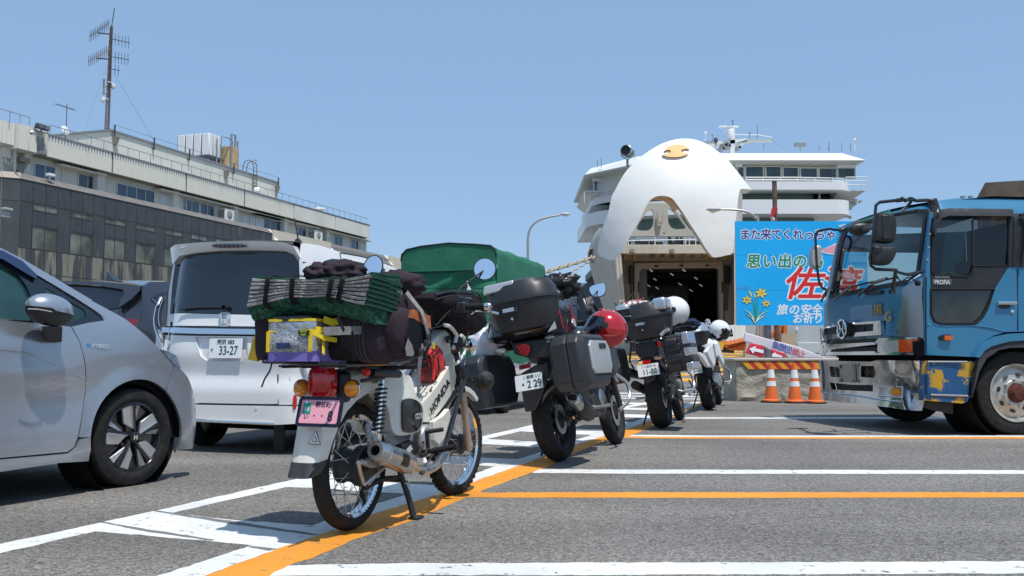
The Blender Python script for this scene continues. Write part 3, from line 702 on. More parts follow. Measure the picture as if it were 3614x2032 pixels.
# ---- foredeck above the door
Yb=43.6
a=J(340,895,Yb);c=J(1115,838,Yb)
mb=MB();mb.bx(a.x,c.x,Yb,Yb+2.2,a.z,c.z);sb(mb,'door_header',M_HUL,bevel=.02)
for x in(455,710):
 q=J(x,875,Yb-.1);mb=MB();mb.bx(q.x-.1,q.x+.1,Yb-.15,Yb-.002,q.z-.1,q.z+.08);sb(mb,'lamp_bracket',M_SOF,bevel=.01)
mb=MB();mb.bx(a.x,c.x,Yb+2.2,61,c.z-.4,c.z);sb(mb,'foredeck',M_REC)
random.seed(3)
for(x,y0,y1,w,k)in((500,800,838,40,0),(525,815,838,70,1),(620,820,838,60,1),(690,780,838,22,2),(765,785,838,60,0),(745,812,838,40,1),(850,815,838,80,1),(430,795,838,10,2),(590,806,838,30,0)):
 q=J(x,y1,48);t=J(x+w/2,y0,48);r=t.x-q.x;mb=MB()
 if k==1:mb.bx(q.x-r,q.x+r,48,49.5,q.z,t.z)
 elif k==0:mb.lathe([(0,-.5),(1,-.5),(1,-.4),(.6,-.35),(.6,.35),(1,.4),(1,.5),(0,.5)],(q.x,48.5,(q.z+t.z)/2),(1,.2,0),sc=(t.z-q.z)*.6)
 else:mb.tube([(q.x,48,q.z),(q.x+r*.2,48,t.z),(q.x+r,48,(q.z+t.z)/2),(q.x+r*1.5,48,q.z)],.07)
 sb(mb,'winch',M_BLK2)
for x in(392,418,430,600,795,820,860):
 q=J(x,840,43.9);t=J(x,778,43.9);mb=MB();mb.tube([q,t],.025,6);sb(mb,'rail_post',M_PIPE)
mb=MB();mb.tube([J(392,812,43.9),J(860,805,43.9)],.02,6);sb(mb,'deck_rail',M_PIPE)
# ---- hull sides flaring out
rows_=[(255,735,330),(222,770,334),(200,800,338),(180,860,343),(180,960,352),(206,1060,362),(241,1160,377),(292,1300,395),(400,1646,440)]
mb=MB();mb.sheet(lambda u,v:(lambda r:J(r[0],r[1],50.5).lerp(J(r[2],r[1],Yb-.1),u)+V((-.35*sin(pi*u),-.3*sin(pi*u),0)))(rows_[round(v*8)]),8,8)
sb(mb,'hull_side',M_HUL,ang=60)
for q0,r_ in((150,.1),):
 q=J(205,905,47.4);mb=MB();mb.lathe([(.05,-.1),(.3,-.08),(.42,0),(.42,.12),(.3,.15)],q,(-.6,-1,.2),n=20,ell=((0,.2,1),.6));sb(mb,'mooring_port',M_SOF)
mb=MB();mb.sheet(lambda u,v:J(1098+60*u,480+1166*v,Yb+.1+6*u),3,8);sb(mb,'hull_side',M_HUL)
# bow recess
Yk=46.4
rows2=[(352,897),(362,960),(372,1060),(386,1160),(402,1300),(445,1646)]
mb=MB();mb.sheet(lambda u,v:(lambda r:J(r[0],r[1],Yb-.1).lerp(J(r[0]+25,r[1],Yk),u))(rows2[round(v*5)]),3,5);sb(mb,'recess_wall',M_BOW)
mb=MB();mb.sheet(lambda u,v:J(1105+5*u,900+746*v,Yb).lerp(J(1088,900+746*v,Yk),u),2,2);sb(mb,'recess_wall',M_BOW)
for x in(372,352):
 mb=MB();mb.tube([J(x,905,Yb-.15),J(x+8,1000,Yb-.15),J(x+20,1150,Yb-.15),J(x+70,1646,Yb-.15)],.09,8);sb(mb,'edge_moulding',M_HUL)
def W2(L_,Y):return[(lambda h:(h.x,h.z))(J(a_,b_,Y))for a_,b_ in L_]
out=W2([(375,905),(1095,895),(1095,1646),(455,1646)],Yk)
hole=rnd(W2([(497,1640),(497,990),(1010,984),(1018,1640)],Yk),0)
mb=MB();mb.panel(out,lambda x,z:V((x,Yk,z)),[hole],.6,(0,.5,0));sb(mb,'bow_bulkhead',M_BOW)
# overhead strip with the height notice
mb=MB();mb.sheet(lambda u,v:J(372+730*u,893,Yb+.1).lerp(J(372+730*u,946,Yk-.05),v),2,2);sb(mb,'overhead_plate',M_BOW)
for x in(410,470,540,600,660,730,800,870,940,1000,1060):
 p0=J(x,894,Yb+.1);p1=J(x,944,Yk-.1);mb=MB();mb.prism([p0,p1,p0+V((0,.0,-.22))+V((0,.6,0))],(.04,0,0));sb(mb,'stiffener',M_BOW,sm=False)
m_=mat('lettering_black',(.015,.015,.018),.6)
for ch,x in zip('制限高さ4.2',(928,1055,1180,1308,1438,1502,1570)):
 p=at(pt('Q',x,196),Yb+.06)
 o=text(ch,.30,m_,ship,basis((0,0,0),(1,0,0),(0,0,1)),'height_notice',ring=.004);o.matrix_local=SF.I@Matrix.Translation(p)@basis((0,0,0),(1,0,0),(0,-.25,1))
 # door frame
fo=W2([(470,1640),(470,956),(1036,946),(1040,1640)],Yk-.1);fi=W2([(497,1640),(500,1010),(518,992),(985,986),(1008,1002),(1018,1640)],Yk-.1)
mb=MB();mb.panel(fo,lambda x,z:V((x,Yk-.1,z)),[fi],.5,(0,.09,0));sb(mb,'door_frame',mat('door_frame_grey',(.45,.43,.39),.5))
g0=W2([(465,1640),(464,950),(1041,940),(1046,1640)],Yk-.06)
mb=MB();mb.panel(g0,lambda x,z:V((x,Yk-.06,z)),[W2([(475,1645),(474,962),(1032,952),(1036,1645)],Yk-.06)],.6,(0,.05,0));sb(mb,'door_seal',M_BLK2)
for(x,y,w)in((610,975,22),(770,972,22),(935,970,22),(497,1110,4),(1030,1110,4)):
 a=J(x-w/2,y+(5 if w>9 else 35),Yk-.2);c=J(x+w/2,y-(3 if w>9 else 35),Yk-.2);mb=MB();mb.bx(a.x,c.x,Yk-.22,Yk-.1,a.z,c.z);sb(mb,'door_latch',M_BLK2)
for(x0,x1)in((436,467),(1043,1076)):
 a=J(x0,1088,Yk-.3);c=J(x1,974,Yk-.3);mb=MB();mb.bx(a.x,c.x,Yk-.4,Yk-.08,a.z,c.z);sb(mb,'rubber_fender',M_BLK2,bevel=.03)
 for j in range(3):
  mb=MB();mb.tube([J(x0+8+j*9,1088,Yk-.3),J(x0+2+j*8,1260,Yk-.3)],.02,5);sb(mb,'hanging_cable',M_BLK2)
for(x,y,w)in((415,1190,30),(430,1170,24),(1090,1190,14),(1096,1130,10)):
 p=J(x,y,Yk-.3);mb=MB();mb.tube([p,p+V((.3,0,.25)),p+V((.35,0,-.3)),p+V((.05,0,-.4))],.05,6);sb(mb,'deck_fitting',M_BOW)
 # car deck seen through the door
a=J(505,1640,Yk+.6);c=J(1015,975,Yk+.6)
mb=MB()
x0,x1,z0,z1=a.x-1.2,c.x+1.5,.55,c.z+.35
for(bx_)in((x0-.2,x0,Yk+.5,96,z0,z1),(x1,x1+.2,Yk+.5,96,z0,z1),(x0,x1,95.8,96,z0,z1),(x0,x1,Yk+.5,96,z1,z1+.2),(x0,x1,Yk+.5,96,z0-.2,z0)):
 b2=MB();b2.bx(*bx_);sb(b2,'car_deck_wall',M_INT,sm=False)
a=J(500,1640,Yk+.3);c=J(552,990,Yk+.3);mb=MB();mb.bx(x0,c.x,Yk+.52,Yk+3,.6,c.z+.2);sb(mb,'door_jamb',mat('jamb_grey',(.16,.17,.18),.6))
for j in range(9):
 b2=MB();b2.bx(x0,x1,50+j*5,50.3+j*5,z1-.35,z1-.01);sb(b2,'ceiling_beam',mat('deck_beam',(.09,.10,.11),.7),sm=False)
for(x,y,Y)in((600,1060,60),(760,1090,60),(830,1130,60),(560,1100,60),(905,1170,60),(640,1210,60),(960,1200,60),(740,1190,60),(575,1003,49),(708,1028,54),(785,1002,52),(862,1053,60),(893,1098,66),(950,1154,75),(614,1115,70),(678,1162,78),(580,1190,84),(878,1180,84),(925,1215,88),(990,1260,92),(690,1250,90)):
 Y=min(Y,4.25/((1535-y)*1.676e-4));p=at(pt('J',x,y),Y);mb=MB();mb.box(p,(.24*Y/60,.12,.05),Matrix.Rotation(.6,3,'Y'));sb(mb,'deck_lamp',mat('deck_lamp_glow',(.9,.95,1),.5,emit=((.8,.9,1),.18)),sm=False)
 # ---- superstructure: swept bridge front, left wing farther away
YS=62.0
def plan(xl,xr,grow=0.,yl=67.2,back=12.,rr=0.,rl=0.):
 "plan outline: xl, xr in survey columns at their own depth; slightly bowed front, rounded right end"
 L_=J(xl,300,yl).x;Rr=J(xr,300,YS).x;m0=J(640,300,YS+.6).x;P=[]
 P.append((L_-grow,yl-grow*.6+back));P.append((L_-grow,yl-grow*.6+rl))
 if rl:P.append((L_-grow+rl*.35,yl-grow*.6+rl*.3))
 P+=[(L_+rl,yl-grow-rl*.25)]
 P+=[(m0-1.5,YS+1.1-grow),(m0,YS+.6-grow),(m0+2,YS+.2-grow),(m0+5,YS-grow)]
 if rr:
  for k in range(7):
   t=pi/2*k/6;P.append((Rr+grow-rr+rr*sin(t),YS-grow+rr-rr*cos(t)))
 else:P.append((Rr+grow,YS-grow))
 P.append((Rr+grow,YS+back));return P
def zJ(y,Y=YS):return J(1400,y,Y).z
def slab(name,P,z0,z1,m,P2=None,**k):
 P2=P2 or P;mb=MB();mb.loft([[V((x,y,z0))for x,y in P],[V((x,y,z1))for x,y in P2]]);return sb(mb,name,m,**k)
slab('bridge_roof',plan(148,1945,.0),zJ(300),zJ(296),M_SWB);slab('bridge_roof_fascia',plan(150,1942,.0),zJ(296),zJ(240),M_SWB,plan(195,1885,-.7),sm=False)
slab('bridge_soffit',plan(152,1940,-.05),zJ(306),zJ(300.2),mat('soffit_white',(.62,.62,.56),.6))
BW=mat('bridge_wall',(.60,.60,.55),.5)
slab('bridge_wall',plan(212,1893,-1.3,yl=67.2),zJ(492),zJ(303),BW,sm=False)
def wing(x0,x1,Y,s_):
 a,c=J(x0,492,Y).x,J(x1,492,Y).x;P1=[(a,Y+.6),(c,Y+.3),(c,Y+8),(a,Y+8)];P0=[(a,Y+2),(a+(c-a)*.62,Y+2),(a+(c-a)*.62,Y+8),(a,Y+8)]
 slab('wing_deck',P1,zJ(490,Y),zJ(484,Y),BW,sm=False);slab('wing_bracket',P0,zJ(545,Y),zJ(490,Y)-.01,BW,P1,sm=False)
wing(1790,1952,YS,1);wing(330,150,67,-1)
slab('deck_bulwark',plan(238,1822,.35,yl=66.6,rr=1.2,rl=2.2),zJ(492),zJ(440),M_SWB,ang=50)
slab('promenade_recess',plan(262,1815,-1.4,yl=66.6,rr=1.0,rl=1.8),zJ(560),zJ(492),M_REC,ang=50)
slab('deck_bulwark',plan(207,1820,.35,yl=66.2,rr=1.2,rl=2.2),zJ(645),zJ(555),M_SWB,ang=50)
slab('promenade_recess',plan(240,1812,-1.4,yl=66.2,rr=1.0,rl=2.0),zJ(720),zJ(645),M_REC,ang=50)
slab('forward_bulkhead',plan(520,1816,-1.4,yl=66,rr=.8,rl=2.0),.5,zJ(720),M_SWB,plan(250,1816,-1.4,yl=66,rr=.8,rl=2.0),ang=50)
for(x,y0,y1)in((1385,492,555),(1650,497,556),(1112,690,720)):
 a=J(x,y1,YS+1.5);c=J(x,y0,YS+1.5);mb=MB();mb.tube([a,c],.09);sb(mb,'stanchion',BW)
a=J(1662,552,YS+2.1);c=J(1812,500,YS+2.1);mb=MB();mb.bx(a.x,c.x,a.y,a.y+.2,a.z,c.z-.1);sb(mb,'dark_doorway',M_BLK2)
def bwin(x0,x1,y0,y1,Y,dk=0):
 a=J(x0,y1,Y);c=J(x1,y0,Y);mb=MB();P=rnd([(a.x,a.z),(c.x,a.z),(c.x,c.z),(a.x,c.z)],0)
 fr_=MB();w=.09
 fr_.panel([(a.x-w,a.z-w),(c.x+w,a.z-w),(c.x+w,c.z+w),(a.x-w,c.z+w)],lambda x,z:V((x,Y-.04,z)),[P],1.2,(0,.2,0));f=sb(fr_,'bridge_window',BW,sm=False)
 mb.bx(a.x,c.x,Y+.0,Y+.06,a.z,c.z);mb.build('pane',M_SGL,f,sm=False)
Yw=YS+1.2
for x0,x1,y0 in((1130,1164,346),(1182,1288,342),(1312,1400,342),(1422,1511,347),(1533,1632,352),(1652,1755,353),(1772,1873,352)):bwin(x0,x1,y0,405 if x0<1500 else 410,Yw)
for x0,x1,y0,y1,Y in((215,297,437,492,68.1),(310,372,430,486,67.2)):bwin(x0,x1,y0,y1,Y)
for x0,x1,y,Y in((1760,1878,333,Yw-.1),(1112,1155,328,Yw-.1),(200,292,421,67.8)):
 mb=MB();mb.tube([J(x0,y,Y),J(x1,y,Y)],.16,10);sb(mb,'strip_lamp',M_SWB)
for x in(1443,1604):
 a=J(x,300,YS+.6);mb=MB();mb.box((a.x,YS+.6,a.z-.15),(.15,.8,.3));sb(mb,'roof_bracket',BW)
def rail(P,name='bridge_rail',r=.03):
 for p in P[0]:pass
 mb=MB()
 for line in P:mb.tube(line,r,6)
 return sb(mb,name,M_PIPE)
for dy in(408,424):rail([[J(1180,dy,YS-.1),J(1500,dy,YS-.1),J(1700,dy+3,YS-.1),J(1800,dy+8,YS+.2),J(1815,dy+14,YS+.6)]])
for x in(1180,1290,1400,1510,1622,1735,1805):rail([[J(x,408+(8 if x>1750 else 0),YS-.1),J(x,442,YS-.1)]],'rail_post')
for dy in(405,430,455):rail([[J(1820,dy+2,YS+.3),J(1952,dy,YS+.3),J(1952,dy,YS+4)]])
for x in(1820,1870,1920,1950):rail([[J(x,406,YS+.3),J(x,488,YS+.3)]],'rail_post')
for dy in(0,18,36):rail([[J(340,486+dy,66.2),J(250,498+dy,66.8),J(150,500+dy,67.4)]])
for x,y in((150,500),(185,500),(225,500),(258,497),(300,491),(338,487)):rail([[J(x,y,66.9),J(x,y+75,66.9)]],'rail_post')
for(x0,y0,x1,y1)in((1828,545,1895,580),(1828,580,1860,612),(1845,560,1880,590),(1905,555,1930,562)):
 a=J(x0,y1,YS+1.5);c=J(x1,y0,YS+1.5);mb=MB();mb.bx(a.x,c.x,a.y,a.y+2,a.z,c.z);sb(mb,'wing_support',BW,sm=False)
mb=MB();mb.tube([J(1816,660,YS+1),J(1852,662,YS+1)],.05,6);mb.tube([J(1845,655,YS+1),J(1848,672,YS+1)],.09,6);sb(mb,'side_lamp',M_SOF)
# radar mast
YM=66
def Jm(x,y):return J(x,y,YM)
def bxm(name,x0,y0,x1,y1,d=1.,m=M_PIPE,**k):
 a=Jm(x0,y1);c=Jm(x1,y0);mb=MB();mb.bx(a.x,c.x,YM,YM+d,a.z,c.z);return sb(mb,name,m,**k)
bxm('mast_column',1082,95,1110,250,.8)
bxm('radar_scanner',1010,78,1137,88,.3,M_SWB,bevel=.04)
mb=MB();mb.lathe([(0,0),(.35,0),(.4,.2),(.4,.9),(.3,1.1),(.42,1.15),(.42,1.3),(0,1.4)],Jm(1076,160)+V((0,-.3,0)),n=16,sc=.62);sb(mb,'radar_motor',M_SWB)
mb=MB();q=[Jm(920,188),Jm(1185,158),Jm(1188,178),Jm(1100,192),Jm(920,200)];mb.prism(q,(0,1.2,0));sb(mb,'mast_platform',M_PIPE,sm=False)
mb=MB();q=[Jm(1110,190),Jm(1190,168),Jm(1352,163),Jm(1352,174),Jm(1240,176),Jm(1150,190),Jm(1112,205)];mb.prism(q,(0,.5,0));sb(mb,'yard_arm',mat('mast_grey',(.42,.46,.43),.5),sm=False)
mb=MB();mb.tube([Jm(1045,110),Jm(1045,155)],.03);mb.tube([Jm(1045,112),Jm(1105,112)],.02);mb.tube([Jm(1110,136),Jm(1205,137),Jm(1260,137),Jm(1350,153),Jm(1350,165)],.025,5);sb(mb,'mast_rail',M_PIPE)
for(x,y0,y1,w,m)in((922,115,180,18,M_SWB),(967,133,180,10,M_GRY),(988,152,215,26,M_DGRY),(1205,117,160,12,M_GRY),(1253,75,160,5,M_GRY),(1097,40,80,5,M_DGRY),(1295,190,240,7,M_GRY),(1876,158,242,19,M_SWB),(1527,210,240,0,M_GRY),(1648,210,242,3,M_GRY),(1712,180,242,3,M_GRY),(1708,215,242,5,M_GRY),(1793,190,242,3,M_GRY),(1850,190,242,5,M_GRY),(233,300,345,3,M_GRY),(257,278,345,4,M_GRY),(473,255,300,2,M_GRY),(325,320,335,12,M_GRY)):
 a=Jm(x,y1);c=Jm(x,y0);r=w*.0055*.5*2;mb=MB()
 mb.tube([a,c],.03,6)
 if w>4:mb.lathe([(0,-.0),(r*.5,-.02),(r,-r*.8),(r,-r*2),(r*.4,-r*3)],c,n=12)
 if w==0:mb.box(c+V((0,0,.1)),(.75,.3,.28))
 sb(mb,'aerial',m)
for(x,y,r)in((1040,210,.22),(1060,215,.16),(1125,225,.16),(1020,232,.15)):
 mb=MB();mb.lathe([(0,-.4),(r,-.3),(r,.3),(r*.6,.4)],Jm(x,y),(.3,-1,.1),n=14);sb(mb,'deck_horn',M_GRY)
mb=MB();mb.tube([Jm(1345,165),Jm(1440,236)],.015,4);sb(mb,'stay_wire',M_GRY)
mb=MB();mb.tube([Jm(1300,200),Jm(1378,236)],.015,4);sb(mb,'stay_wire',M_GRY)
# searchlight
q=J(425,245,60);mb=MB();mb.lathe([(0,-.45),(.2,-.42),(.33,-.25),(.37,.36),(.34,.38),(.33,.2)],q,(-.5,-1,.12),n=24);sb(mb,'searchlight',mat('searchlight_steel',(.35,.38,.36),.3,.8))
mb=MB();mb.lathe([(0,.2),(.34,.22)],q,(-.5,-1,.12),n=20);sb(mb,'searchlight_lens',M_BLK2)
mb=MB();mb.tube([q+V((-.42,-.0,.1)),q+V((-.38,0,-.28)),q+V((0,.1,-.5)),q+V((.38,0,-.28)),q+V((.42,.0,.1))],.04,6);mb.tube([q+V((0,.1,-.5)),q+V((0,.1,-.95))],.08);sb(mb,'searchlight_yoke',M_GRY)
text('KEIKI',.28,m_,ship,basis((0,0,0),(1,0,0),(0,0,1)),'lettering').matrix_local=SF.I@Matrix.Translation(Jm(948,187)+V((0,-.05,0)))@basis((0,0,0),(1,0,.05),(0,0,1))
# mooring ropes
M_ROP=mat('rope',(.42,.36,.28),.9,nz=(30,.4))
for lab,A_,B_,r in(('thick twin mooring rope from the ferry bow, upper of two',((1350,565),(1600,490),(1800,425)),44.5,.07),('thin mooring rope below the thick rope at the ferry bow',((1480,625),(1640,540),(1785,455)),44.5,.045)):
 P=[at(pt('L',*p),B_-2+i)for i,p in enumerate(A_)]
 P.insert(0,P[0]+(P[0]-P[1])*1.2)
 n=60;C=crm(P,20);mb=MB()
 for k in range(2 if r>.05 else 1):
  mb.tube([c_+V((r*.8*cos(i*.9+k*pi),0,r*.8*sin(i*.9+k*pi)-(0.03*k)))for i,c_ in enumerate(C)],r*.75,6)
 tag(mb.build('mooring_rope',M_ROP),lab,'rope')
 # ================================================================ PORT FURNITURE
M_LAMP=mat('galvanised',(.38,.39,.39),.45,.5)
def streetlamp(P,Y,lab,hd):
 A_=[at(p,Y)for p in P];base=A_[0].copy();base.z=0;fr=Fr(base.x,base.y,0)
 o=thing('street_lamp',lab,'street lamp',fr,'curved arm lamps on the quay')
 C=crm([base]+A_,6);mb=MB();mb.tube([fr.I@c for c in C],[.055-.02*i/len(C)for i in range(len(C))],10);mb.build('pole',M_LAMP,o)
 e=A_[-1];d=(A_[-1]-A_[-2]).normalized();L_=hd
 mb=MB();mb.ell(fr.I@(e+d*L_*.5),(L_*.52,L_*.26,L_*.16),M=Matrix.Rotation(pi/2 if d.x>0 else pi/2,3,'Z'));mb.build('lamp_head',mat('lamp_grey',(.5,.5,.5),.4),o)
 mb=MB();mb.ell(fr.I@(e+d*L_*.55+V((0,0,-L_*.08))),(L_*.26,L_*.2,L_*.17),M=Matrix.Rotation(pi/2,3,'Z'));mb.build('lens',mat('lamp_lens',(.75,.75,.72),.2),o)
streetlamp(pts('L',1198,420,1200,250,1225,160,1290,100,1380,68,1490,48),38,'tall curved street lamp rising behind the green canvas truck',.42)
streetlamp(pts('J',1262,760,1240,668,1200,635,1150,620,1090,614,1022,613),32,'curved street lamp leaning over from behind the blue sign',.5)
# wooden pole with a cloth
q=at(pt('J',1368,700),27);o=thing('cloth_pole','rusty pole with a limp red and white cloth above the blue sign','pole',Fr(q.x,q.y,0))
t=at(pt('J',1368,432),27);mb=MB();mb.tube([(0,0,0),(0,0,t.z)],.07,8);mb.build('pole',M_RST,o)
f2=Fr(q.x,q.y,0)
def Jq(x,y,dd=0):return f2.I@(at(pt('J',x,y),27-.12)+V((0,-dd,0)))
mb=MB();mb.loft([[Jq(1344,606),Jq(1364,600,.1),Jq(1386,606),Jq(1366,610,-.1)],[Jq(1338,655),Jq(1352,650,.12),Jq(1370,650),Jq(1354,656,-.08)],[Jq(1336,664),Jq(1348,662,.1),Jq(1362,660),Jq(1350,664,-.08)]]);mb.build('cloth',mat('red_cloth',(.72,.07,.09),.8),o)
mb=MB();mb.loft([[Jq(1336,664),Jq(1348,662,.1),Jq(1362,660),Jq(1350,664,-.08)],[Jq(1345,686),Jq(1354,686,.1),Jq(1366,682),Jq(1356,686,-.08)]]);mb.build('cloth',mat('white_cloth',(.75,.74,.72),.8),o)
# distant terminal
a=at(pt('X',700,830),72);c=at(pt('X',2060,505),72)
o=thing('terminal_shed','low pale grey terminal shed with a blue stripe behind the ferry ropes','building',Fr(a.x,72,0))
W_=c.x-a.x;H_=c.z;mt=mat('pale_grey_wall',(.52,.53,.55),.7)
mb=MB();mb.bx(0,6,-W_,0,0,H_-.7);mb.build('wall',mt,o,sm=False)
mb=MB();mb.bx(-.3,6,-W_-.2,.2,H_-.7,H_);mb.build('roof_edge',M_SWB,o,sm=False)
f3=Fr(a.x,72,0)
def X3(x,y):return f3.sx(pt('X',x,y),-.03)
p0,p1=X3(1645,695),X3(1785,610)
mb=MB();mb.bx(-.08,0,p1.y,p0.y,p0.z,p1.z);w_=mb.build('window',M_SWB,o,sm=False)
d_=(p0.y-p1.y)/2
for k in range(2):mb=MB();mb.bx(-.1,-.08,p1.y+.1+k*d_,p1.y+(k+1)*d_-.1,p0.z+.1,p1.z-.1);mb.build('pane',M_WIN2,w_,sm=False)
p0,p1=X3(1560,802),X3(2060,782);mb=MB();mb.bx(-.05,0,p1.y,p0.y,p0.z,p1.z);mb.build('stripe',mat('stripe_blue',(.05,.25,.42),.6),o,sm=False)
p0=X3(1868,700);mb=MB();mb.bx(-.2,0,p0.y-.1,p0.y+.1,0,H_-.7);mb.build('downpipe',M_LAMP,o,sm=False)
p0,p1=X3(1640,705),X3(1850,545);mb=MB();mb.bx(-.04,0,p1.y,p0.y,1.0,p1.z);mb.build('shutter',mat('shutter_grey',(.47,.48,.5),.6),o,sm=False)
# rusty shed at far right
fs=Fr(at((3492,700),26).x,26,0,112);
o=thing('rusty_shed','rust stained corrugated shed roof rising behind the blue truck cab','building',fs)
z_=fs.M.inverted()@at((3487,690),26.0)
p0=at((3486,693),26);
mb=MB();mb.bx(0,14,-.2,4,0,p0.z-.1);mb.build('wall',mat('rusty_corrugated',(.33,.34,.33),.8,nz=(2,.2),streak=((.25,.13,.08),1.5,.5,.1)),o,sm=False)
mb=MB();mb.bx(-.12,14,-.3,4.2,p0.z-.1,p0.z+.35);mb.build('roof_edge',mat('rusty_gutter',(.16,.12,.09),.8,nz=(2,.3)),o,sm=False)
# ---------------------------------------------------------------- blue tourist sign
YG=18.0
sl=at(pt('I',85,802),YG);st_=at((3057,780),YG);fg=Fr(sl.x,YG,0,0)
SWd=st_.x-sl.x;z0=sl.z;z1=st_.z
o=thing('tourist_sign','large bright blue sign with Japanese farewell greeting and yellow lilies on a grey post','sign',fg)
MS=mat('sign_blue',(.0,.41,.84),.55,nz=(.8,.05))
for k in range(3):
 mb=MB();zz=z0+(z1-z0)*k/3;mb.bx(0,.03,-SWd,0,zz+.002,zz+(z1-z0)/3-.002);mb.build('sign_panel',MS,o,sm=False)
mb=MB();mb.bx(.03,.08,-SWd+.01,-.01,z0+.01,z1-.01);mb.build('backing_frame',M_LAMP,o,sm=False)
pp=fg.sx(pt('I',310,1035),.16);mb=MB();mb.tube([(.16,pp.y,0),(.16,pp.y,z1-.1)],.075,14);mb.build('post',mat('post_grey',(.20,.23,.25),.6,nz=(3,.3)),o)
mb=MB();mb.tube([(.16,-SWd+.5,0),(.16,-SWd+.5,z1-.1)],.075,14);mb.build('post',mat('post_grey',(.20,.23,.25)),o)
for k in(0.15,.5,.85):mb=MB();mb.bx(.08,.1,-SWd+.1,-.1,z0+(z1-z0)*k-.03,z0+(z1-z0)*k+.03);mb.build('rail',M_LAMP,o,sm=False)
SM=((0,-1,0),(0,0,1))
wm=mat('sign_white',(.80,.82,.84),.5)
def sgn(txt,xs,y,size,m,outl=.0,sh=0,sx=1,off=0.):
 for ch,x in zip(txt,xs):
  p=fg.sx(pt('I',x,y),0)
  if outl:text(ch,size,wm,o,basis((-.0006,p.y,p.z),*SM),'letter_outline',shear=sh,sx=sx,ex=0,ring=outl+off)
  text(ch,size,m,o,basis((-.0026,p.y,p.z),*SM),'letter',shear=sh,sx=sx,ex=0,ring=off)
px=YG/3297*.4835
sgn('また来てくれっちゃ',(143,220,298,375,450,530,610,690,770),143,84*px,mat('sign_navy',(.02,.05,.30),.5),.014,off=.004)
sgn('思い出の島',(203,318,430,540,660),341,108*px,mat('sign_green',(.0,.26,.12),.5),.016,sh=.12,off=.007)
sgn('佐渡',(560,830),512,250*px,mat('sign_red',(.70,.02,.02),.5),.030,sh=.22,off=.013,sx=1.15)
sgn('旅の安全を',(413,500,585,665,745),692,82*px,wm,0,sh=.15,off=.006)
sgn('お祈りします',(525,600,675,750,825,900),758,76*px,wm,0,sh=.15,off=.006)
sgn('↓2.15m',(93,110,122,134,148,165),529,30*px,mat('sign_purple',(.18,.12,.45),.5),0)
ML=[mat('leaf_green',(.02,.30,.10),.6),mat('lily_yellow',(.80,.60,.12),.6),mat('leaf_dark',(.01,.12,.08),.6),mat('crane_pink',(.80,.35,.42),.6)]
def dec(name,P,m,h):
 Q=[fg.sx(pt('I',*q),-h)for q in P];mb=MB();mb.prism(Q,(-.0015,0,0));mb.build(name,m,o,sm=False)
def leaf(x0,y0,x1,y1,w,bend,m,h=.004,name='painted_leaf'):
 n=8;L_=[];R_=[];dx,dy=x1-x0,y1-y0;l=sqrt(dx*dx+dy*dy);nx,ny=-dy/l,dx/l
 for i in range(n+1):
  t=i/n;cx=x0+dx*t+nx*bend*4*t*(1-t);cy=y0+dy*t+ny*bend*4*t*(1-t);ww=w*sin(pi*min(1,t*.85+.15))**.7*(1 if t<1 else 0)
  L_.append((cx+nx*ww,cy+ny*ww));R_.append((cx-nx*ww,cy-ny*ww))
 dec(name,L_+R_[::-1],m,h)
for(x,y,b_,w)in((130,690,22,8),(155,735,18,7),(135,715,14,4),(310,700,-22,8),(295,740,-16,7),(300,725,-12,4),(180,745,8,7),(262,735,-8,7)):
 leaf(215,796,x,y,w,b_,ML[0]);leaf(218,796,x+3,y-2,w*.35,b_,wm,.006)
for(x,y)in((195,600),(240,560),(285,640),(215,560)):leaf(216,790,x,y,3.2,5,ML[0],.005,'painted_stem')
for(cx,cy,r,a0)in((262,566,48,.2),(158,617,40,.5),(298,642,34,.1)):
 for k in range(6):a=a0+k*pi/3;leaf(cx,cy,cx+r*cos(a),cy+r*sin(a)*.85,r*.24,3,ML[2],.006,'painted_petal');leaf(cx,cy,cx+r*.95*cos(a),cy+r*.8*sin(a),r*.2,3,ML[1],.008,'painted_petal')
leaf(190,590,168,545,6,3,ML[1],.006,'painted_bud');leaf(215,600,208,560,5,2,ML[1],.006,'painted_bud')
for k in range(7):leaf(870,108,825+k*14,70-(3-abs(3-k))*4,7,0,wm,.005,'painted_feather')
dec('painted_bird',[(640,225),(700,250),(760,225),(800,205),(850,190),(880,230),(850,270),(800,288),(740,280),(690,265)],wm,.004)
dec('painted_bird',[(700,250),(760,228),(840,200),(870,235),(840,262),(790,276),(730,268)],ML[3],.007)
dec('painted_bird',[(850,420),(880,400),(930,430),(960,470),(900,460),(860,450)],ML[3],.007)
# ---------------------------------------------------------------- concrete block
cb=gnd(pt('W',608,1012));fb=Fr(cb.x,cb.y,0,-4)
M_CON=mat('cast_concrete',(.36,.34,.28),.9,nz=(3,.18),bump=(25,.8,.02),dirt=((.09,.085,.07),9,.60,.06,.9))
HB=.70
blk=thing('concrete_block','big weathered concrete block with red and yellow hazard strip below the blue sign','concrete block',fb)
mb=MB();random.seed(5)
def rgh(x,y,z):n_=noise.noise(V((x*6,y*6,z*6)))*.03*(2.2 if z<.1 else 1);return n_
def face(u,v):y=-3.3*u;z=.0+HB*v;return V((rgh(0,y,z)*(.4 if v>.98 else 1)+.02,y,max(0,z+(rgh(3,y,z)if v<.02 else 0))))
mb.sheet(face,90,20);mb.build('block_face',M_CON,blk,rc=False)
mb=MB();mb.bx(.03,.8,-3.3,0,0,HB-.001);mb.build('block_body',M_CON,blk,sm=False)
mb=MB();mb.bx(-.03,.84,-3.33,.07,HB,HB+.045);mb.build('block_cap',mat('dusty_top',(.5,.46,.40),.9,nz=(4,.2)),blk,bevel=.01)
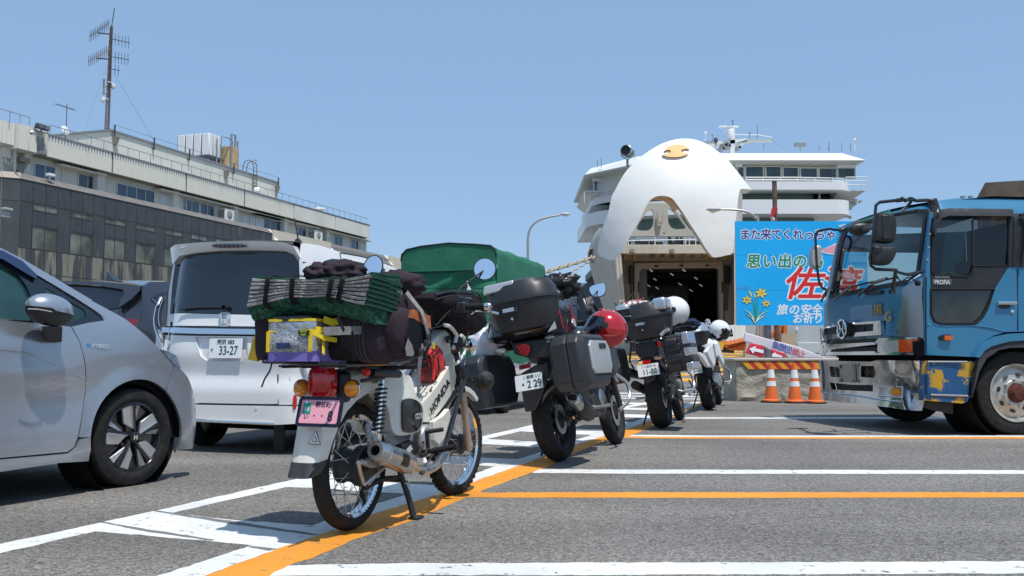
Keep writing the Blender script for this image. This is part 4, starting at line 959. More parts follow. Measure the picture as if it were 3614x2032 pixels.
n=15;L0=fb.sx(pt('W',625,572),-.012);L1=fb.sx(pt('W',1465,592),-.012);wS=3.1/15;zS0=HB-.145;zS1=HB-.012
mr=mat('hazard_red',(.55,.035,.025),.5);my=mat('hazard_yellow',(.75,.38,.02),.5)
for i in range(30):
 y0=-.08-i*wS/2*1.0;
 if y0<-3.1:break
 mb=MB();mb.prism([(-.012,y0,zS1),(-.012,y0-wS/2,zS1),(-.012,y0-wS/2-.13,zS0),(-.012,y0-.13,zS0)],(.02,0,0));mb.build('hazard_stripe',mr if i%2 else my,blk,sm=False)
 # ---------------------------------------------------------------- cones
M_CO=mat('cone_orange',(.80,.16,.03),.5,nz=(5,.12),dirt=((.35,.13,.06),6,.62,.2,.7));M_RF=mat('cone_band',(.80,.80,.80),.3);M_RB=mat('black_rubber',(.02,.02,.02),.8)
def cone(x,y,lab,s=1.):
 f=Fr(x,y,0,random.uniform(0,40));c=thing('traffic_cone',lab,'traffic cone',f,'traffic cones before the concrete block')
 H=.66*s
 def R_(t):return.120-.088*t
 def seg(t0,t1,e=0.):return[(R_(t0)+e,H*t0),(R_(t1)+e,H*t1)]
 mb=MB();mb.lathe([(.145,.02),(.145,.04),(.128,.055),(R_(.09),H*.09)]+seg(.1,1)+[(0.015,H)],n=32);mb.build('cone_body',M_CO,c)
 for t0,t1 in((.42,.55),(.63,.84)):mb=MB();mb.lathe(seg(t0,t1,.003),n=32);mb.build('reflective_band',M_RF,c)
 mb=MB();mb.prism(rnd([(-.17,-.17,0),(.17,-.17,0),(.17,.17,0),(-.17,.17,0)],1),(0,0,.022));mb.build('base',M_RB,c,bevel=.004)
for i,(x,y)in enumerate(((998,1030),(1250,1036),(1468,1040))):
 p=gnd(pt('W',x,y));cone(p.x,p.y+.14,('traffic cone in front of the concrete block beneath the sign post','middle traffic cone of three, right of the sign post','traffic cone half hidden by the chrome truck bumper')[i])
 # ---------------------------------------------------------------- fallen barrier boards behind the block
M_BW=mat('barrier_white',(.76,.70,.74),.5,nz=(3,.06));M_BR=mat('barrier_red',(.62,.03,.06),.5,nz=(3,.1))
fy=Fr(4,17.55,0,0)
def Wf(x,y,Y=17.55):return at(pt('W',x,y),Y)
def board(name,lab,cat,A_,Y,th,m,part=None):
 P=[at(pt('W',*q),Y)for q in A_];c0=P[0];f=Fr(c0.x,c0.y,c0.z,0);o_=thing(name,lab,cat,f)
 mb=MB();mb.prism([f.I@p for p in P],(th,0,0));mb.build(part or 'board',m,o_,bevel=.01);return o_,f
bo,bf=board('barrier_beam','long white tilted barrier beam reading sharp turning prohibited behind the block','barrier',[(700,282),(893,338),(1250,430),(1345,470),(1520,535),(1580,560),(1340,560),(1100,545),(890,430),(680,372)],17.75,.1,M_BW)
for(ch,x,y,m)in(('急',1018,418,'b'),('旋',1085,440,'b'),('回',1152,470,'b'),('禁',1228,492,'r'),('止',1296,512,'r')):
 p=bf.I@at(pt('W',x,y),17.75);text(ch,.145,mat('notice_blue',(.05,.10,.42),.5)if m=='b' else mat('notice_red',(.70,.12,.14),.5),bo,basis((-.008,p.y,p.z),(0,-1,-.22),(0,0,1)),'letter',off=.002)
b1,f1=board('arrow_board','red board with white left arrow, left of the sign post','sign',[(755,392),(893,420),(893,520),(880,548),(700,500)],17.3,.06,M_BR)
b2,f2_=board('arrow_board','red board with white left arrow, right of the sign post','sign',[(975,455),(1130,510),(1135,545),(975,560)],17.3,.06,M_BR)
for(o_,f_,P)in((b1,f1,[(738,452),(808,424),(800,447),(890,470),(885,502),(790,480),(780,508)]),(b2,f2_,[(978,512),(1020,490),(1015,505),(1090,530),(1085,547),(978,540)])):
 mb=MB();mb.prism([f_.I@at(pt('W',*q),17.29)for q in P],(-.006,0,0));mb.build('arrow',wm,o_,sm=False)
mb=MB();mb.tube([Wf(1100,548,17.2),Wf(1140,530,17.2),Wf(1145,550,17.2),Wf(1200,552,17.2),Wf(1300,556,17.2),Wf(1400,552,17.2),Wf(1560,556,17.2)],.014,6)
tag(mb.build('rusty_chain',M_RST),'rusty chain lying on top of the concrete block','chain')
# ---------------------------------------------------------------- boarding ramp
YR0,YR1=24.0,43.0
def rz(Y):return max(.012,(Y-26)*.052)
mb=MB();xs0=lambda Y:at((2590-(Y-24)*22,1240),Y).x
M_RAMP=mat('ramp_steel',(.20,.19,.17),.7,nz=(1,.2))
rp=thing('boarding_ramp','sloping ferry ramp with yellow chevrons and orange side girders','ramp',Fr(7.4,26,0,0));rf=Fr(7.4,26,0,0)
mb=MB();mb.prism([(0,3.0,.01),(20.5,3.8,1.0),(20.5,-4,1.0),(0,-4,.01)],(0,0,-.009));mb.build('ramp_deck',M_RAMP,rp,sm=False)
for k in range(9):
 x=.6+k*2.1;s_=1.0/20.5
 def zr(xx):return.008+(xx)*(.99/20.5)+.01
 mb=MB();mb.poly([(x,2.9,zr(x)),(x+1.1,2.9,zr(x+1.1)),(x+1.9,-3.9,zr(x+1.9)),(x+.8,-3.9,zr(x+.8))]);mb.build('yellow_chevron',paint_mat('ramp_yellow',(.72,.36,.03),.7)if k==0 else bpy.data.materials['ramp_yellow'],rp,sm=False)
def Wr(x,y,Y):return rf.I@at(pt('W',x,y),Y)
M_OG=mat('girder_orange',(.62,.17,.03),.6,nz=(2,.2))
mb=MB();P=[Wr(490,420,30),Wr(700,370,30),Wr(705,470,30),Wr(560,468,30)];mb.prism(P,(.4,0,0));mb.build('side_girder',M_OG,rp,sm=False)
mb=MB();mb.tube([Wr(500,452,29.9),Wr(700,392,29.9)],.035,6);mb.build('girder_flange',mat('rust_dark',(.25,.07,.03),.7),rp)
for i,x in enumerate((500,543,585,620,650)):
 mb=MB();p=Wr(x,412-i*9,30);t=Wr(x,208-i*3,30);mb.tube([p,t],.14,14);mb.build('guard_post',M_SWB,rp)
 mb=MB();mb.tube([p,p.lerp(t,.2)],[.19,.15],14);mb.build('post_foot',M_OG,rp)
mb=MB();mb.tube([Wr(490,235,30.1),Wr(665,225,30.1)],.05,6);mb.tube([Wr(490,300,30.1),Wr(665,288,30.1)],.05,6);mb.build('guard_rail',M_SWB,rp)
for x in(660,685):mb=MB();mb.tube([Wr(x,205,31),Wr(x,380,31)],.035,6);mb.build('orange_rail',M_OG,rp)
mb=MB();mb.prism([Wr(380,385,28),Wr(465,375,28),Wr(470,415,28),Wr(455,465,28),Wr(395,450,28)],(.5,0,0));mb.build('ramp_foot',mat('foot_yellow',(.70,.40,.03),.6),rp,sm=False)
# pale quay structures behind the sign
p0=at(pt('W',1150,520),42);p1=at(pt('W',1530,130),42)
mb=MB();o=thing('quay_cabin','pale grey steel cabin wall with a recessed door behind the sign','cabin',Fr(p0.x,42,0));fc=Fr(p0.x,42,0)
mb.bx(0,3,-(9),0,0,3.2);mb.build('wall',mat('cabin_grey',(.48,.52,.53),.6,nz=(1,.1),streak=((.3,.25,.2),1,.6,.1)),o,sm=False)
a,c=fc.sx(pt('W',1250,500),-.02),fc.sx(pt('W',1480,388),-.02);mb=MB();mb.bx(-.06,0,c.y,a.y,a.z,c.z);mb.build('door_panel',mat('panel_light',(.55,.57,.57),.5),o,bevel=.02)
a,c=fc.sx(pt('W',1212,262),-.02),fc.sx(pt('W',1250,230),-.02);mb=MB();mb.bx(-.1,0,c.y,a.y,a.z,c.z);mb.build('wall_box',M_SWB,o,bevel=.02)
p0=at(pt('W',690,420),40);mb=MB();o=thing('quay_wall','grey steel side wall between the ramp posts and sign post','wall',Fr(p0.x,40,0));mb.bx(0,.3,-2.2,0,0,at(pt('W',700,200),40).z);mb.build('plate',mat('plate_grey',(.42,.45,.46),.6,nz=(1,.1)),o,sm=False)
o=thing('orange_winch','orange gantry with cables and pipe seen under the blue sign','machinery',Fr(0,36,0));fo_=Fr(0,36,0)
def Wo(x,y):return fo_.I@at(pt('W',x,y),36)
for(x0,x1,y0)in((868,895,205),(1015,1050,205),(1090,1125,205)):
 a,c=Wo(x0,380),Wo(x1,y0);mb=MB();mb.bx(-.2,.2,c.y,a.y,a.z-.8,c.z);mb.build('gantry_post',M_OG,o,sm=False)
a,c=Wo(1015,300),Wo(1125,205);mb=MB();mb.bx(-.05,.1,c.y,a.y,a.z,c.z);mb.build('gantry_plate',M_OG,o,sm=False)
mb=MB();mb.tube([Wo(850,320),Wo(858,215),Wo(862,160)],.18,10);mb.build('pipe',mat('pipe_pink',(.5,.42,.4),.6),o)
for k in range(3):mb=MB();mb.tube([Wo(975,300+k*20),Wo(1000+k*8,270),Wo(1045,225),Wo(1075-k*10,290)],.05,6);mb.build('cable',M_OG,o)
a,c=Wo(1005,400),Wo(1150,298);mb=MB();mb.bx(-1,-.3,c.y,a.y,0,c.z);mb.build('control_box',mat('box_beige',(.42,.36,.27),.6),o,sm=False)
# ================================================================ MOTORCYCLE MATERIALS AND SHARED PARTS
M_TYR=mat('tyre_rubber',(.022,.022,.022),.75,nz=(20,.35),bump=(60,.25,.004))
M_BPL=mat('black_plastic',(.018,.018,.02),.45,nz=(8,.25))
M_BGL=mat('black_gloss',(.012,.012,.014),.18,coat=.5)
M_CHR=mat('chrome',(.80,.80,.80),.10,1.0)
M_ALM=mat('cast_aluminium',(.55,.55,.54),.38,.85,nz=(12,.18))
M_STL=mat('brushed_steel',(.62,.60,.56),.25,.9,nz=(10,.12))
M_CUB=mat('cub_white',(.74,.72,.64),.25,coat=.6,nz=(3,.03))
M_TRED=mat('tail_red',(.50,.006,.008),.12,coat=.8,nz=(60,.45))
M_AMB=mat('amber_lens',(.85,.26,.01),.15,coat=.8,nz=(50,.3))
M_CLR=mat('clear_lens',(.62,.60,.56),.12,.3,coat=.8,nz=(30,.2))
M_MIR=mat('mirror_glass',(.92,.95,1.0),.02,1.0)
M_FAB=mat('black_fabric',(.016,.014,.017),.85,nz=(12,.35),bump=(18,.5,.02))
M_PFAB=mat('aubergine_fabric',(.038,.026,.034),.8,nz=(6,.3),bump=(10,.5,.03))
M_STR=mat('grey_webbing',(.24,.23,.22),.8,nz=(40,.2))
M_SIL=mat('silver_panel',(.50,.52,.52),.35,.4)
M_RUB=M_RB
def wheel(root,x,R_,rr,w,kind,z=None,hubr=.05,hubw=.06,col=None,steer=0.,knob=0,disc=None):
 "tyre, rim, hub and spokes of one wheel; axle along local y"
 z=z or R_;M=Matrix.Translation((x,0,z))@Matrix.Rotation(R(steer),4,'Z')
 wh=bpy.data.objects.new('wheel',None);COL.objects.link(wh);wh.parent=root;wh.matrix_local=M
 ay=(0,1,0);h=w/2;hh=R_-rr
 P=[(rr,-h*.72),(rr+hh*.25,-h*.95),(rr+hh*.55,-h),(rr+hh*.82,-h*.72),(rr+hh*.96,-h*.34),(R_,0)]
 P=P+[(a,-b)for a,b in P[-2::-1]]
 mb=MB();mb.lathe(P,(0,0,0),ay,n=72 if w<.2 else 56)
 if knob:
  for k in range(knob):
   a=2*pi*k/knob
   for s_ in(-1,0,1):
    a2=a+(.03 if s_ else 0);c=V((cos(a2),0,sin(a2)))*(R_-(.006 if s_ else.0));mb.box(c+V((0,s_*h*.5,0)),(.012,h*.42,.022),Matrix.Rotation(-a2,3,'Y'))
 mb.build('tyre',M_TYR,wh,ang=50)
 rm=col or M_CHR;mb=MB()
 mb.lathe([(rr-.014,-h*.5),(rr+.004,-h*.78),(rr+.006,-h*.72),(rr-.002,-h*.6),(rr-.012,-h*.4),(rr-.014,h*.4),(rr-.002,h*.6),(rr+.006,h*.72),(rr+.004,h*.78),(rr-.014,h*.5)],(0,0,0),ay,n=64);mb.build('rim',rm,wh)
 if kind=='spoke':
  mb=MB();mb.lathe([(0,-hubw),(hubr*.6,-hubw),(hubr,-hubw*.85),(hubr,-hubw*.6),(hubr*.9,-hubw*.5),(hubr*.9,hubw*.5),(hubr,hubw*.6),(hubr,hubw*.85),(hubr*.6,hubw),(0,hubw)],(0,0,0),ay,n=32);mb.build('hub',M_BPL,wh)
  so=None
  for k in range(36):
   a=2*pi*k/36;sd=-1 if k%2 else 1;da=.38*(1 if(k//2)%2 else-1)
   mb=MB();mb.tube([(hubr*cos(a+da),sd*hubw*.8,hubr*sin(a+da)),((rr-.012)*cos(a),0,(rr-.012)*sin(a))],.0019,5);mb.build('spoke',M_STL,wh)
 else:
  mb=MB();mb.lathe([(0,-hubw),(hubr,-hubw*.9),(hubr,hubw*.9),(0,hubw)],(0,0,0),ay,n=24);mb.build('hub',col,wh)
  for k in range(10):
   a=2*pi*(k//2)/5+(.16 if k%2 else-.16);a2=2*pi*(k//2)/5+(.30 if k%2 else-.30)
   mb=MB();mb.tube([(hubr*.8*cos(a),0,hubr*.8*sin(a)),((rr-.01)*cos(a2),0,(rr-.01)*sin(a2))],[.016,.011],6);mb.build('spoke',col,wh)
 if disc:
  mb=MB();mb.lathe([(disc*.62,-disc*0-.002),(disc,-.002),(disc,.002),(disc*.62,.002)],(0,-h*.75,0),ay,n=36)
  mb.build('brake_disc',M_ALM,wh)
 return wh
def coil(mb,a,b,r,n,w,k=12):
 a=V(a);b=V(b);d=b-a;t=d.normalized();N=t.orthogonal().normalized();B=t.cross(N)
 P=[a+d*(i/(n*k))+(N*cos(2*pi*i/k)+B*sin(2*pi*i/k))*r for i in range(n*k+1)]
 return mb.tube(P,w,6)
def obox(mb,F0,c,d,M=None):mb.box(c,d,M);return mb
def plate(root,c,w,h,up,m,rows,frame=None,inkm=None,yaw=0,norm=None,name='number_plate'):
 "registration plate facing backwards: c centre, up = local up vector of its face; rows of (text, u, v, size)"
 up=V(up).normalized();ri=V((sin(yaw)*0,-1,0));
 if norm:ri=V(norm).normalized()
 M=basis(c,ri,up)
 def rr_(w,h,r=.012):return rnd([(-w/2,-h/2),(w/2,-h/2),(w/2,h/2),(-w/2,h/2)],0)
 def rc(w,h,r):
  P=[]
  for cx,cy,a0 in((w/2-r,h/2-r,0),(-w/2+r,h/2-r,pi/2),(-w/2+r,-h/2+r,pi),(w/2-r,-h/2+r,3*pi/2)):
   P+=[(cx+r*cos(a0+k*pi/8),cy+r*sin(a0+k*pi/8))for k in range(5)]
  return P
 mb=MB();mb.prism([(x,y,-.002)for x,y in rc(w,h,.008)],(0,0,.003));p=mb.build(name,m,root,M=M)
 if frame:
  f=MB();f.panel(rc(w+.022,h+.022,.016),lambda x,y:V((x,y,.005)),[rc(w-.004,h-.004,.008)],.03,(0,0,-.012));f.build('plate_frame',frame,p)
 for(t,u,v,s_,*sx_)in rows:
  text(t,s_,inkm,p,Matrix.Translation((u,v,.0022)),'plate_lettering',ex=.0004,off=.0016 if s_>.04 else.0004,sx=sx_[0]if sx_ else 1)
 return p
def mirror(root,c,r,stem,m=M_BPL,shape='round',aim=(-.97,.1,.15),tilt=0,nm='mirror'):
 c=V(c);a=V(aim).normalized();N=a.orthogonal()
 mr=bpy.data.objects.new(nm,None);COL.objects.link(mr);mr.parent=root
 M=basis(c,V((0,-1,0))if abs(a.y)<.9 else V((1,0,0)),(0,0,1));za=a;xa=V((0,-1,0));xa=(xa-za*xa.dot(za)).normalized();ya=za.cross(xa)
 M=Matrix(((xa.x,ya.x,za.x,c.x),(xa.y,ya.y,za.y,c.y),(xa.z,ya.z,za.z,c.z),(0,0,0,1)))@Matrix.Rotation(tilt,4,'Z');mr.matrix_local=M
 if shape=='round':
  mb=MB();mb.lathe([(0,-.022),(r*.6,-.02),(r*.95,-.01),(r*1.04,.001),(r*1.03,.004),(r*.95,.004)],n=36);mb.build('mirror_housing',m,mr)
  mb=MB();mb.lathe([(0,.003),(r*.96,.003)],n=36);mb.build('mirror_glass',M_MIR,mr,rc=False)
 else:
  P=rnd([(x*r,y*r)for x,y in shape],2);mb=MB();mb.loft([[V((x*1.08,y*1.08,.003))for x,y in P],[V((x*1.1,y*1.1,-.006))for x,y in P],[V((x*.7,y*.7,-.03))for x,y in P]]);mb.build('mirror_housing',m,mr)
  mb=MB();mb.poly([(x,y,.0045)for x,y in P]);mb.build('mirror_glass',M_MIR,mr,rc=False)
 mb=MB();mb.tube([c+(-a)*.015]+[V(p)for p in stem],.0055,8);mb.build('mirror_stem',m,root)
 return mr
def strap(mb,P,w,n=(0,0,1),th=.003):
 "flat webbing along P; n = approximate face normal (or one per point)"
 P=[V(p)for p in P];R1=[];
 for i,p in enumerate(P):
  t=(P[min(i+1,len(P)-1)]-P[max(0,i-1)]).normalized();nn=V(n[i]if isinstance(n,list)else n);s_=t.cross(nn).normalized()*w/2;u=s_.cross(t).normalized()*th
  R1.append([p-s_,p+s_,p+s_+u,p-s_+u])
 return mb.loft(R1)
def lump(mb,c,r,seed=0,amp=.12,sc=3.,sq=2.5,M=None,nu=28,nv=16,fold=0.):
 "soft bag: superellipsoid with creased cloth surface"
 def f(q,th,a):
  d=V((q[0]/r[0],q[1]/r[1],q[2]/r[2]));k=(abs(d.x)**sq+abs(d.y)**sq+abs(d.z)**sq)**(1/sq)
  if k<1e-6:k=1
  d=d/k;n_=noise.noise(V((d.x*sc+seed,d.y*sc,d.z*sc)))*amp
  if fold:n_+=fold*(abs(noise.noise(V((d.x*sc*2+seed,d.y*sc*2+5,d.z*2))))-.25)
  return V((d.x*r[0],d.y*r[1],d.z*r[2]))*(1+n_)
 return mb.ell(c,r,M,nu,nv,fn=f)
def bagbox(mb,x0,x1,y0,y1,z0,z1,bulge=.02,rd=2,seed=1,amp=.006):
 "box-shaped soft bag with rounded edges and slight sag"
 n=10;c=V(((x0+x1)/2,(y0+y1)/2,(z0+z1)/2));r=V(((x1-x0)/2,(y1-y0)/2,(z1-z0)/2))
 return lump(mb,c,r,seed,amp/max(.05,min(r)),4,6,nu=40,nv=24)
def helmet(fr,lab,shell,visor=None,accent=None,aim=0,full=True,tiltx=0,s=1.,name='helmet',decal=None):
 "helmet at frame origin (centre of head), facing local +x"
 h=thing(name,lab,'helmet',fr);T=Matrix.Rotation(R(aim),3,'Z')@Matrix.Rotation(R(tiltx),3,'Y')
 a,b,c=.142*s,.122*s,.132*s
 def fn(x,z):
  return 0
 mb=MB();vs=[];NU,NV=40,26
 def P(th,ph):
  q=V((a*cos(th)*cos(ph),b*cos(th)*sin(ph),c*sin(th)))
  if q.z<0:q.x*=1+.12*(q.x>0)*min(1,-q.z/c);q.y*=1-.10*(-q.z/c)
  if q.x>.03*s and full:q.x+=.022*s*math.exp(-((q.z+.055*s)/(.05*s))**2)
  return q
 for j in range(NV):
  for i in range(NU):
   th0=-R(62)+(R(90+62))*j/NV;th1=-R(62)+R(152)*(j+1)/NV;p0=2*pi*i/NU;p1=2*pi*(i+1)/NU
   pc=(p0+p1)/2;tc=(th0+th1)/2;pc=(pc+pi)%(2*pi)-pi
   if full and abs(pc)<R(68)and R(-20)<tc<R(27):continue
   if not full and abs(pc)<R(62)and tc<R(24):continue
   mb.add([T@P(th0,p0),T@P(th0,p1),T@P(th1,p1),T@P(th1,p0)],[(0,1,2,3)])
 o=mb.build('shell',shell,h,weld=.0006);sd=o.modifiers.new('s','SOLIDIFY');sd.thickness=.012;sd.offset=-1
 o.data.shade_smooth()
 if full or visor:
  mb=MB();lo,hi=(R(-24),R(32))if full else(R(-30),R(30))
  mb.sheet(lambda u,v:T@(P(lo+(hi-lo)*v,R(-74)+R(148)*u)*1.025),20,8);mb.build('visor',visor or M_BGL,h)
  for sd_ in(-1,1):
   mb=MB();q=T@V((.028*s,sd_*b*1.01,.018*s));mb.lathe([(0,.006),(.022*s,.004),(.026*s,-.008)],q,T@V((0,sd_,0)),n=18);mb.build('visor_pivot',M_BPL,h)
 mb=MB();mb.ell(T@V((0,0,-.02*s)),(a*.86,b*.86,c*.86));mb.build('lining',M_FAB,h)
 for(x,z,w_)in((-.02,.122,.02),(.05,.118,.018),(.125,-.06,.02)):
  if accent:mb=MB();mb.box(T@(V((x,0,z))*s*1.03),(.05*s,.03*s,.012*s),T.to_3x3());mb.build('vent',accent,h,bevel=.004)
 return h,T,P
 # ================================================================ WHITE CUB-STYLE MOTORCYCLE WITH CAMPING LOAD
FC=Fr(-.757,4.437,0,20.8)
def cy(k,x,y,v):return FC.sy(pt(k,x,y),v)
def cx(k,x,y,v):return FC.sx(pt(k,x,y),v)
cub=thing('motorcycle','white underbone motorcycle with pink number plate and spoked wheels, heavily loaded with camping gear','motorcycle',FC)
def P_(name,mb,m,root=None,**k):return mb.build(name,m,root or cub,**k)
wr=wheel(cub,0.0,.298,.236,.082,'spoke',hubr=.085,hubw=.06,knob=0)
wf=wheel(cub,1.19,.292,.236,.078,'spoke',hubr=.06,hubw=.05,knob=44,steer=-5)
mb=MB();mb.lathe([(0,-.012),(.085,-.01),(.095,0),(.095,.03),(0,.03)],(0,-.075,.298),(0,1,0),n=32);P_('brake_drum',mb,M_BPL)
mb=MB();mb.lathe([(0,-.012),(.07,-.01),(.075,0),(.075,.03),(0,.03)],(1.19,.04,.292),(0,1,0),n=32);P_('brake_drum',mb,mat('rotor_brown',(.12,.09,.07),.5,.6))
# rear fender
ST=[(-.412,.315,-.335,.325,.062),(-.405,.35,-.312,.36,.066),(-.385,.44,-.268,.44,.068),(-.365,.52,-.225,.50,.070),(-.335,.60,-.165,.56,.073),(-.28,.685,-.08,.607,.076),(-.19,.735,.0,.632,.078),(-.05,.757,.06,.636,.08),(.1,.765,.13,.622,.082),(.22,.762,.2,.59,.085),(.33,.75,.255,.53,.09),(.41,.66,.285,.44,.10)]
def fend(S):
 rings=[]
 for(ox,oz,ix,iz,w)in S:
  o_=V((ox,0,oz));i_=V((ix,0,iz));m_=o_.lerp(i_,.22)
  rings.append([V((i_.x,-w,i_.z)),V((m_.x,-w*1.02,m_.z)),V((o_.lerp(i_,.06).x,-w*.78,o_.lerp(i_,.06).z)),V((ox,-w*.3,oz)),V((ox,w*.3,oz)),V((o_.lerp(i_,.06).x,w*.78,o_.lerp(i_,.06).z)),V((m_.x,w*1.02,m_.z)),V((i_.x,w,i_.z)),V((i_.lerp(o_,.15).x,w*.9,i_.lerp(o_,.15).z)),V((i_.lerp(o_,.15).x,-w*.9,i_.lerp(o_,.15).z))])
 return MB().loft(rings)
P_('rear_fender',fend(ST[1:]),M_CUB,ang=40);P_('mud_flap',fend([(-.445,.29,-.35,.305,.06),(-.428,.315,-.33,.33,.064),(-.408,.352,-.310,.362,.068)]),mat('flap_black',(.035,.035,.035),.5,nz=(15,.4)))
tri=[cx('O',*q,-.4)for q in((147,617),(87,727),(193,733))]
for sc_,m__,e in((1,M_BPL,0),(.86,M_CUB,-.001),(.45,M_BPL,-.002),(.32,M_CUB,-.003)):
 c0=sum(tri,V())/3;Q=[c0+(q-c0)*sc_ for q in tri];mb=MB();mb.prism([V((-.392+e-(.62-q.z)*.12+.012,q.y,q.z))for q in Q],(-.0015,0,0));P_('triangle_sticker',mb,m__,sm=False)
 # side covers and under-seat body
for s_ in(-1,1):
 def sid(x,z,s_=s_):return V((x,s_*(.112+.022*max(0,1-((x-.42)/.16)**2-((z-.52)/.2)**2)),z))
 Lc=[(cy('O',*q,-.125).x,cy('O',*q,-.125).z)for q in((690,350),(660,200),(800,150),(915,160),(945,200),(950,330),(1005,390),(1022,470),(1012,570),(985,625),(900,655),(840,663),(800,640),(782,600),(765,480),(735,395))]
 mb=MB();mb.panel(rnd(Lc,1),sid,step=.04,vec=(0,-s_*.06,0));P_('side_cover',mb,M_CUB)
 Lb=[(cy('O',*q,-.14).x,cy('O',*q,-.14).z)for q in((872,420),(885,362),(930,355),(985,385),(1015,440),(1018,520),(1000,590),(960,632),(890,640),(875,590))]
 mb=MB();mb.panel(rnd(Lb,2),lambda x,z:sid(x,z)+V((0,s_*.010,0)),step=.03,vec=(0,-s_*.012,0));P_('side_cover_badge_panel',mb,M_BGL)
q=cy('O',975,505,-.155);text('CC110',.037,M_SIL,cub,basis((q.x+.022,-.152,q.z),(1,0,0),(.12,0,1)),'badge',off=.0022,shear=.1,sx=.8)
# main tube / leg shield cover with the maker's name
Ls=[(cy('O',*q,-.115).x,cy('O',*q,-.115).z)for q in((1012,548),(1075,552),(1125,480),(1270,285),(1295,175),(1260,90),(1235,60),(1200,130),(1150,215),(1080,320),(1020,400))]
for s_ in(-1,1):
 mb=MB();mb.panel(Ls,lambda x,z:V((x,s_*(.105+.02*sin(min(1,max(0,(x-.5)/.5))*pi)),z)),step=.04,vec=(0,-s_*.03,0));P_('center_cover',mb,M_CUB)
mb=MB();mb.loft([[V((x,s_*.10,z))for s_ in(1,)]+[V((x,-.10,z)),V((x+.06,-.09,z-.05)),V((x+.06,.09,z-.05))]for x,z in((.40,.62),(.56,.56),(.70,.62),(.85,.74),(.93,.82))]);P_('frame_cover',mb,M_CUB)
Lk=[cy('O',*q,-.115)for q in((1075,553),(1125,481),(1270,287),(1290,240),(1300,300),(1200,440),(1150,470),(1085,552))]
mb=MB();mb.prism([V((q.x,-.12,q.z))for q in Lk],(0,.1,0));P_('leg_shield_edge',mb,M_BPL)
a=cy('O',1095,455,-.13);b=cy('O',1228,232,-.13);mid=(a+b)/2;d=(b-a)
text('HONDA',.063,mat('decal_black',(.01,.01,.01),.4),cub,basis((mid.x,-.127,mid.z),(d.x,0,d.z),(-d.z,0,d.x)),'maker_lettering',off=.0014,sx=d.length/.205)
Lf=[(cy('O',*q,-.16))for q in((1108,545),(1180,500),(1232,440),(1245,500),(1195,680),(1150,735),(1112,700))]
mb=MB();mb.prism([V((q.x,-.16,q.z))for q in Lf],(0,.03,0));P_('leg_shield',mb,M_CUB,bevel=.004)
mb=MB();mb.prism([V((q.x,.13,q.z))for q in Lf],(0,.03,0));P_('leg_shield',mb,M_CUB,bevel=.004)
# steering head cover
Hc=[(cy('E',*q,-.06))for q in((985,420),(1010,402),(1030,420),(1040,520),(1050,600),(1080,650),(1070,720),(990,740),(965,640),(940,560),(935,470))]
mb=MB();mb.prism([V((q.x,-.065,q.z))for q in Hc],(0,.13,0));P_('head_cover',mb,M_CUB,bevel=.012)
q=cy('E',1010,452,-.07);mb=MB();mb.lathe([(0,0),(.022,0),(.024,.012),(0,.012)],(q.x,-.082,q.z),(-.2,-1,.1),n=20);P_('key_cylinder',mb,M_BGL)
q=cy('E',952,483,-.075);mb=MB();mb.lathe([(0,.001),(.018,.001),(.018,0)],(q.x,-.075,q.z),(0,-1,0),n=20);P_('round_sticker',mb,mat('sticker_yellow',(.75,.50,.02),.5,nz=(90,.8)))
for s_ in(-1,1):
 A_=[cy('E',*q,-.13)for q in((1008,378),(1035,388),(1062,420),(1066,440),(1050,500))]if s_<0 else None
 if A_:mb=MB();mb.tube(crm([V((q.x,-.13,q.z))for q in A_],4),.011,8);P_('lamp_guard',mb,M_CUB);mb=MB();mb.tube(crm([V((q.x,.13,q.z))for q in A_],4),.011,8);P_('lamp_guard',mb,M_CUB)
B_=[cy('E',*q,-.15)for q in((1090,430),(1108,455),(1105,520),(1075,565),(1055,575))]
mb=MB();mb.tube(crm(B_,4),.010,8);P_('lamp_guard',mb,M_CUB)
mb=MB();mb.lathe([(0,0),(.06,.01),(.085,.05),(.09,.08),(.08,.10)],(1.02,0,.90),(1,0,-.1),n=28);P_('headlamp',mb,M_BPL)
# front fork, fender, crash bars
for s_ in(-1,1):
 mb=MB();mb.tube([(1.02,s_*.075,.82),(1.10,s_*.085,.60)],.020,12);P_('fork_boot',mb,M_BPL)
 mb=MB();mb.tube([(1.10,s_*.085,.60),(1.19,s_*.088,.26)],.022,12);P_('fork_leg',mb,mat('fork_bronze',(.50,.40,.32),.35,.6))
mb=MB();mb.lathe([(0,-.11),(.014,-.11),(.014,.11),(0,.11)],(1.19,0,.292),(0,1,0),n=14);P_('axle',mb,M_CHR)
FS=[]
for k in range(9):
 t=R(150-k*12.5);FS.append((1.19+.345*cos(t),.292+.345*sin(t),1.19+.31*cos(t),.292+.31*sin(t),.055))
P_('front_fender',fend(FS),M_CUB,ang=50)
for s_ in(-1,1):
 C0=[V((.97,s_*.10,.715)),V((.99,s_*.17,.66)),V((.80,s_*.26,.43)),V((.60,s_*.22,.30)),V((.50,s_*.1,.28))]
 A_=[cy('O',*q,-.22)for q in((1350,150),(1345,230),(1255,540),(1200,720),(1150,800),(1100,850))]
 mb=MB();mb.tube(crm([V((q.x,s_*.22,q.z))for q in A_],4),.0135,10);P_('crash_bar',mb,M_BGL)
q=cy('O',1350,160,-.22);mb=MB();mb.lathe([(.02,-.02),(.024,.0),(.02,.03)],(q.x,-.22,q.z),(0,0,1),n=16);P_('bar_clamp',mb,M_BPL)
q=cy('E',1203,657,-.26);mb=MB();mb.lathe([(0,-.0),(.045,.002),(.05,.01),(.052,.03),(.03,.06),(0,.07)],q,(-.6,-.75,.05),n=28);fl_=P_('fog_lamp',mb,M_BPL)
fwd=V((1,.35,0)).normalized()
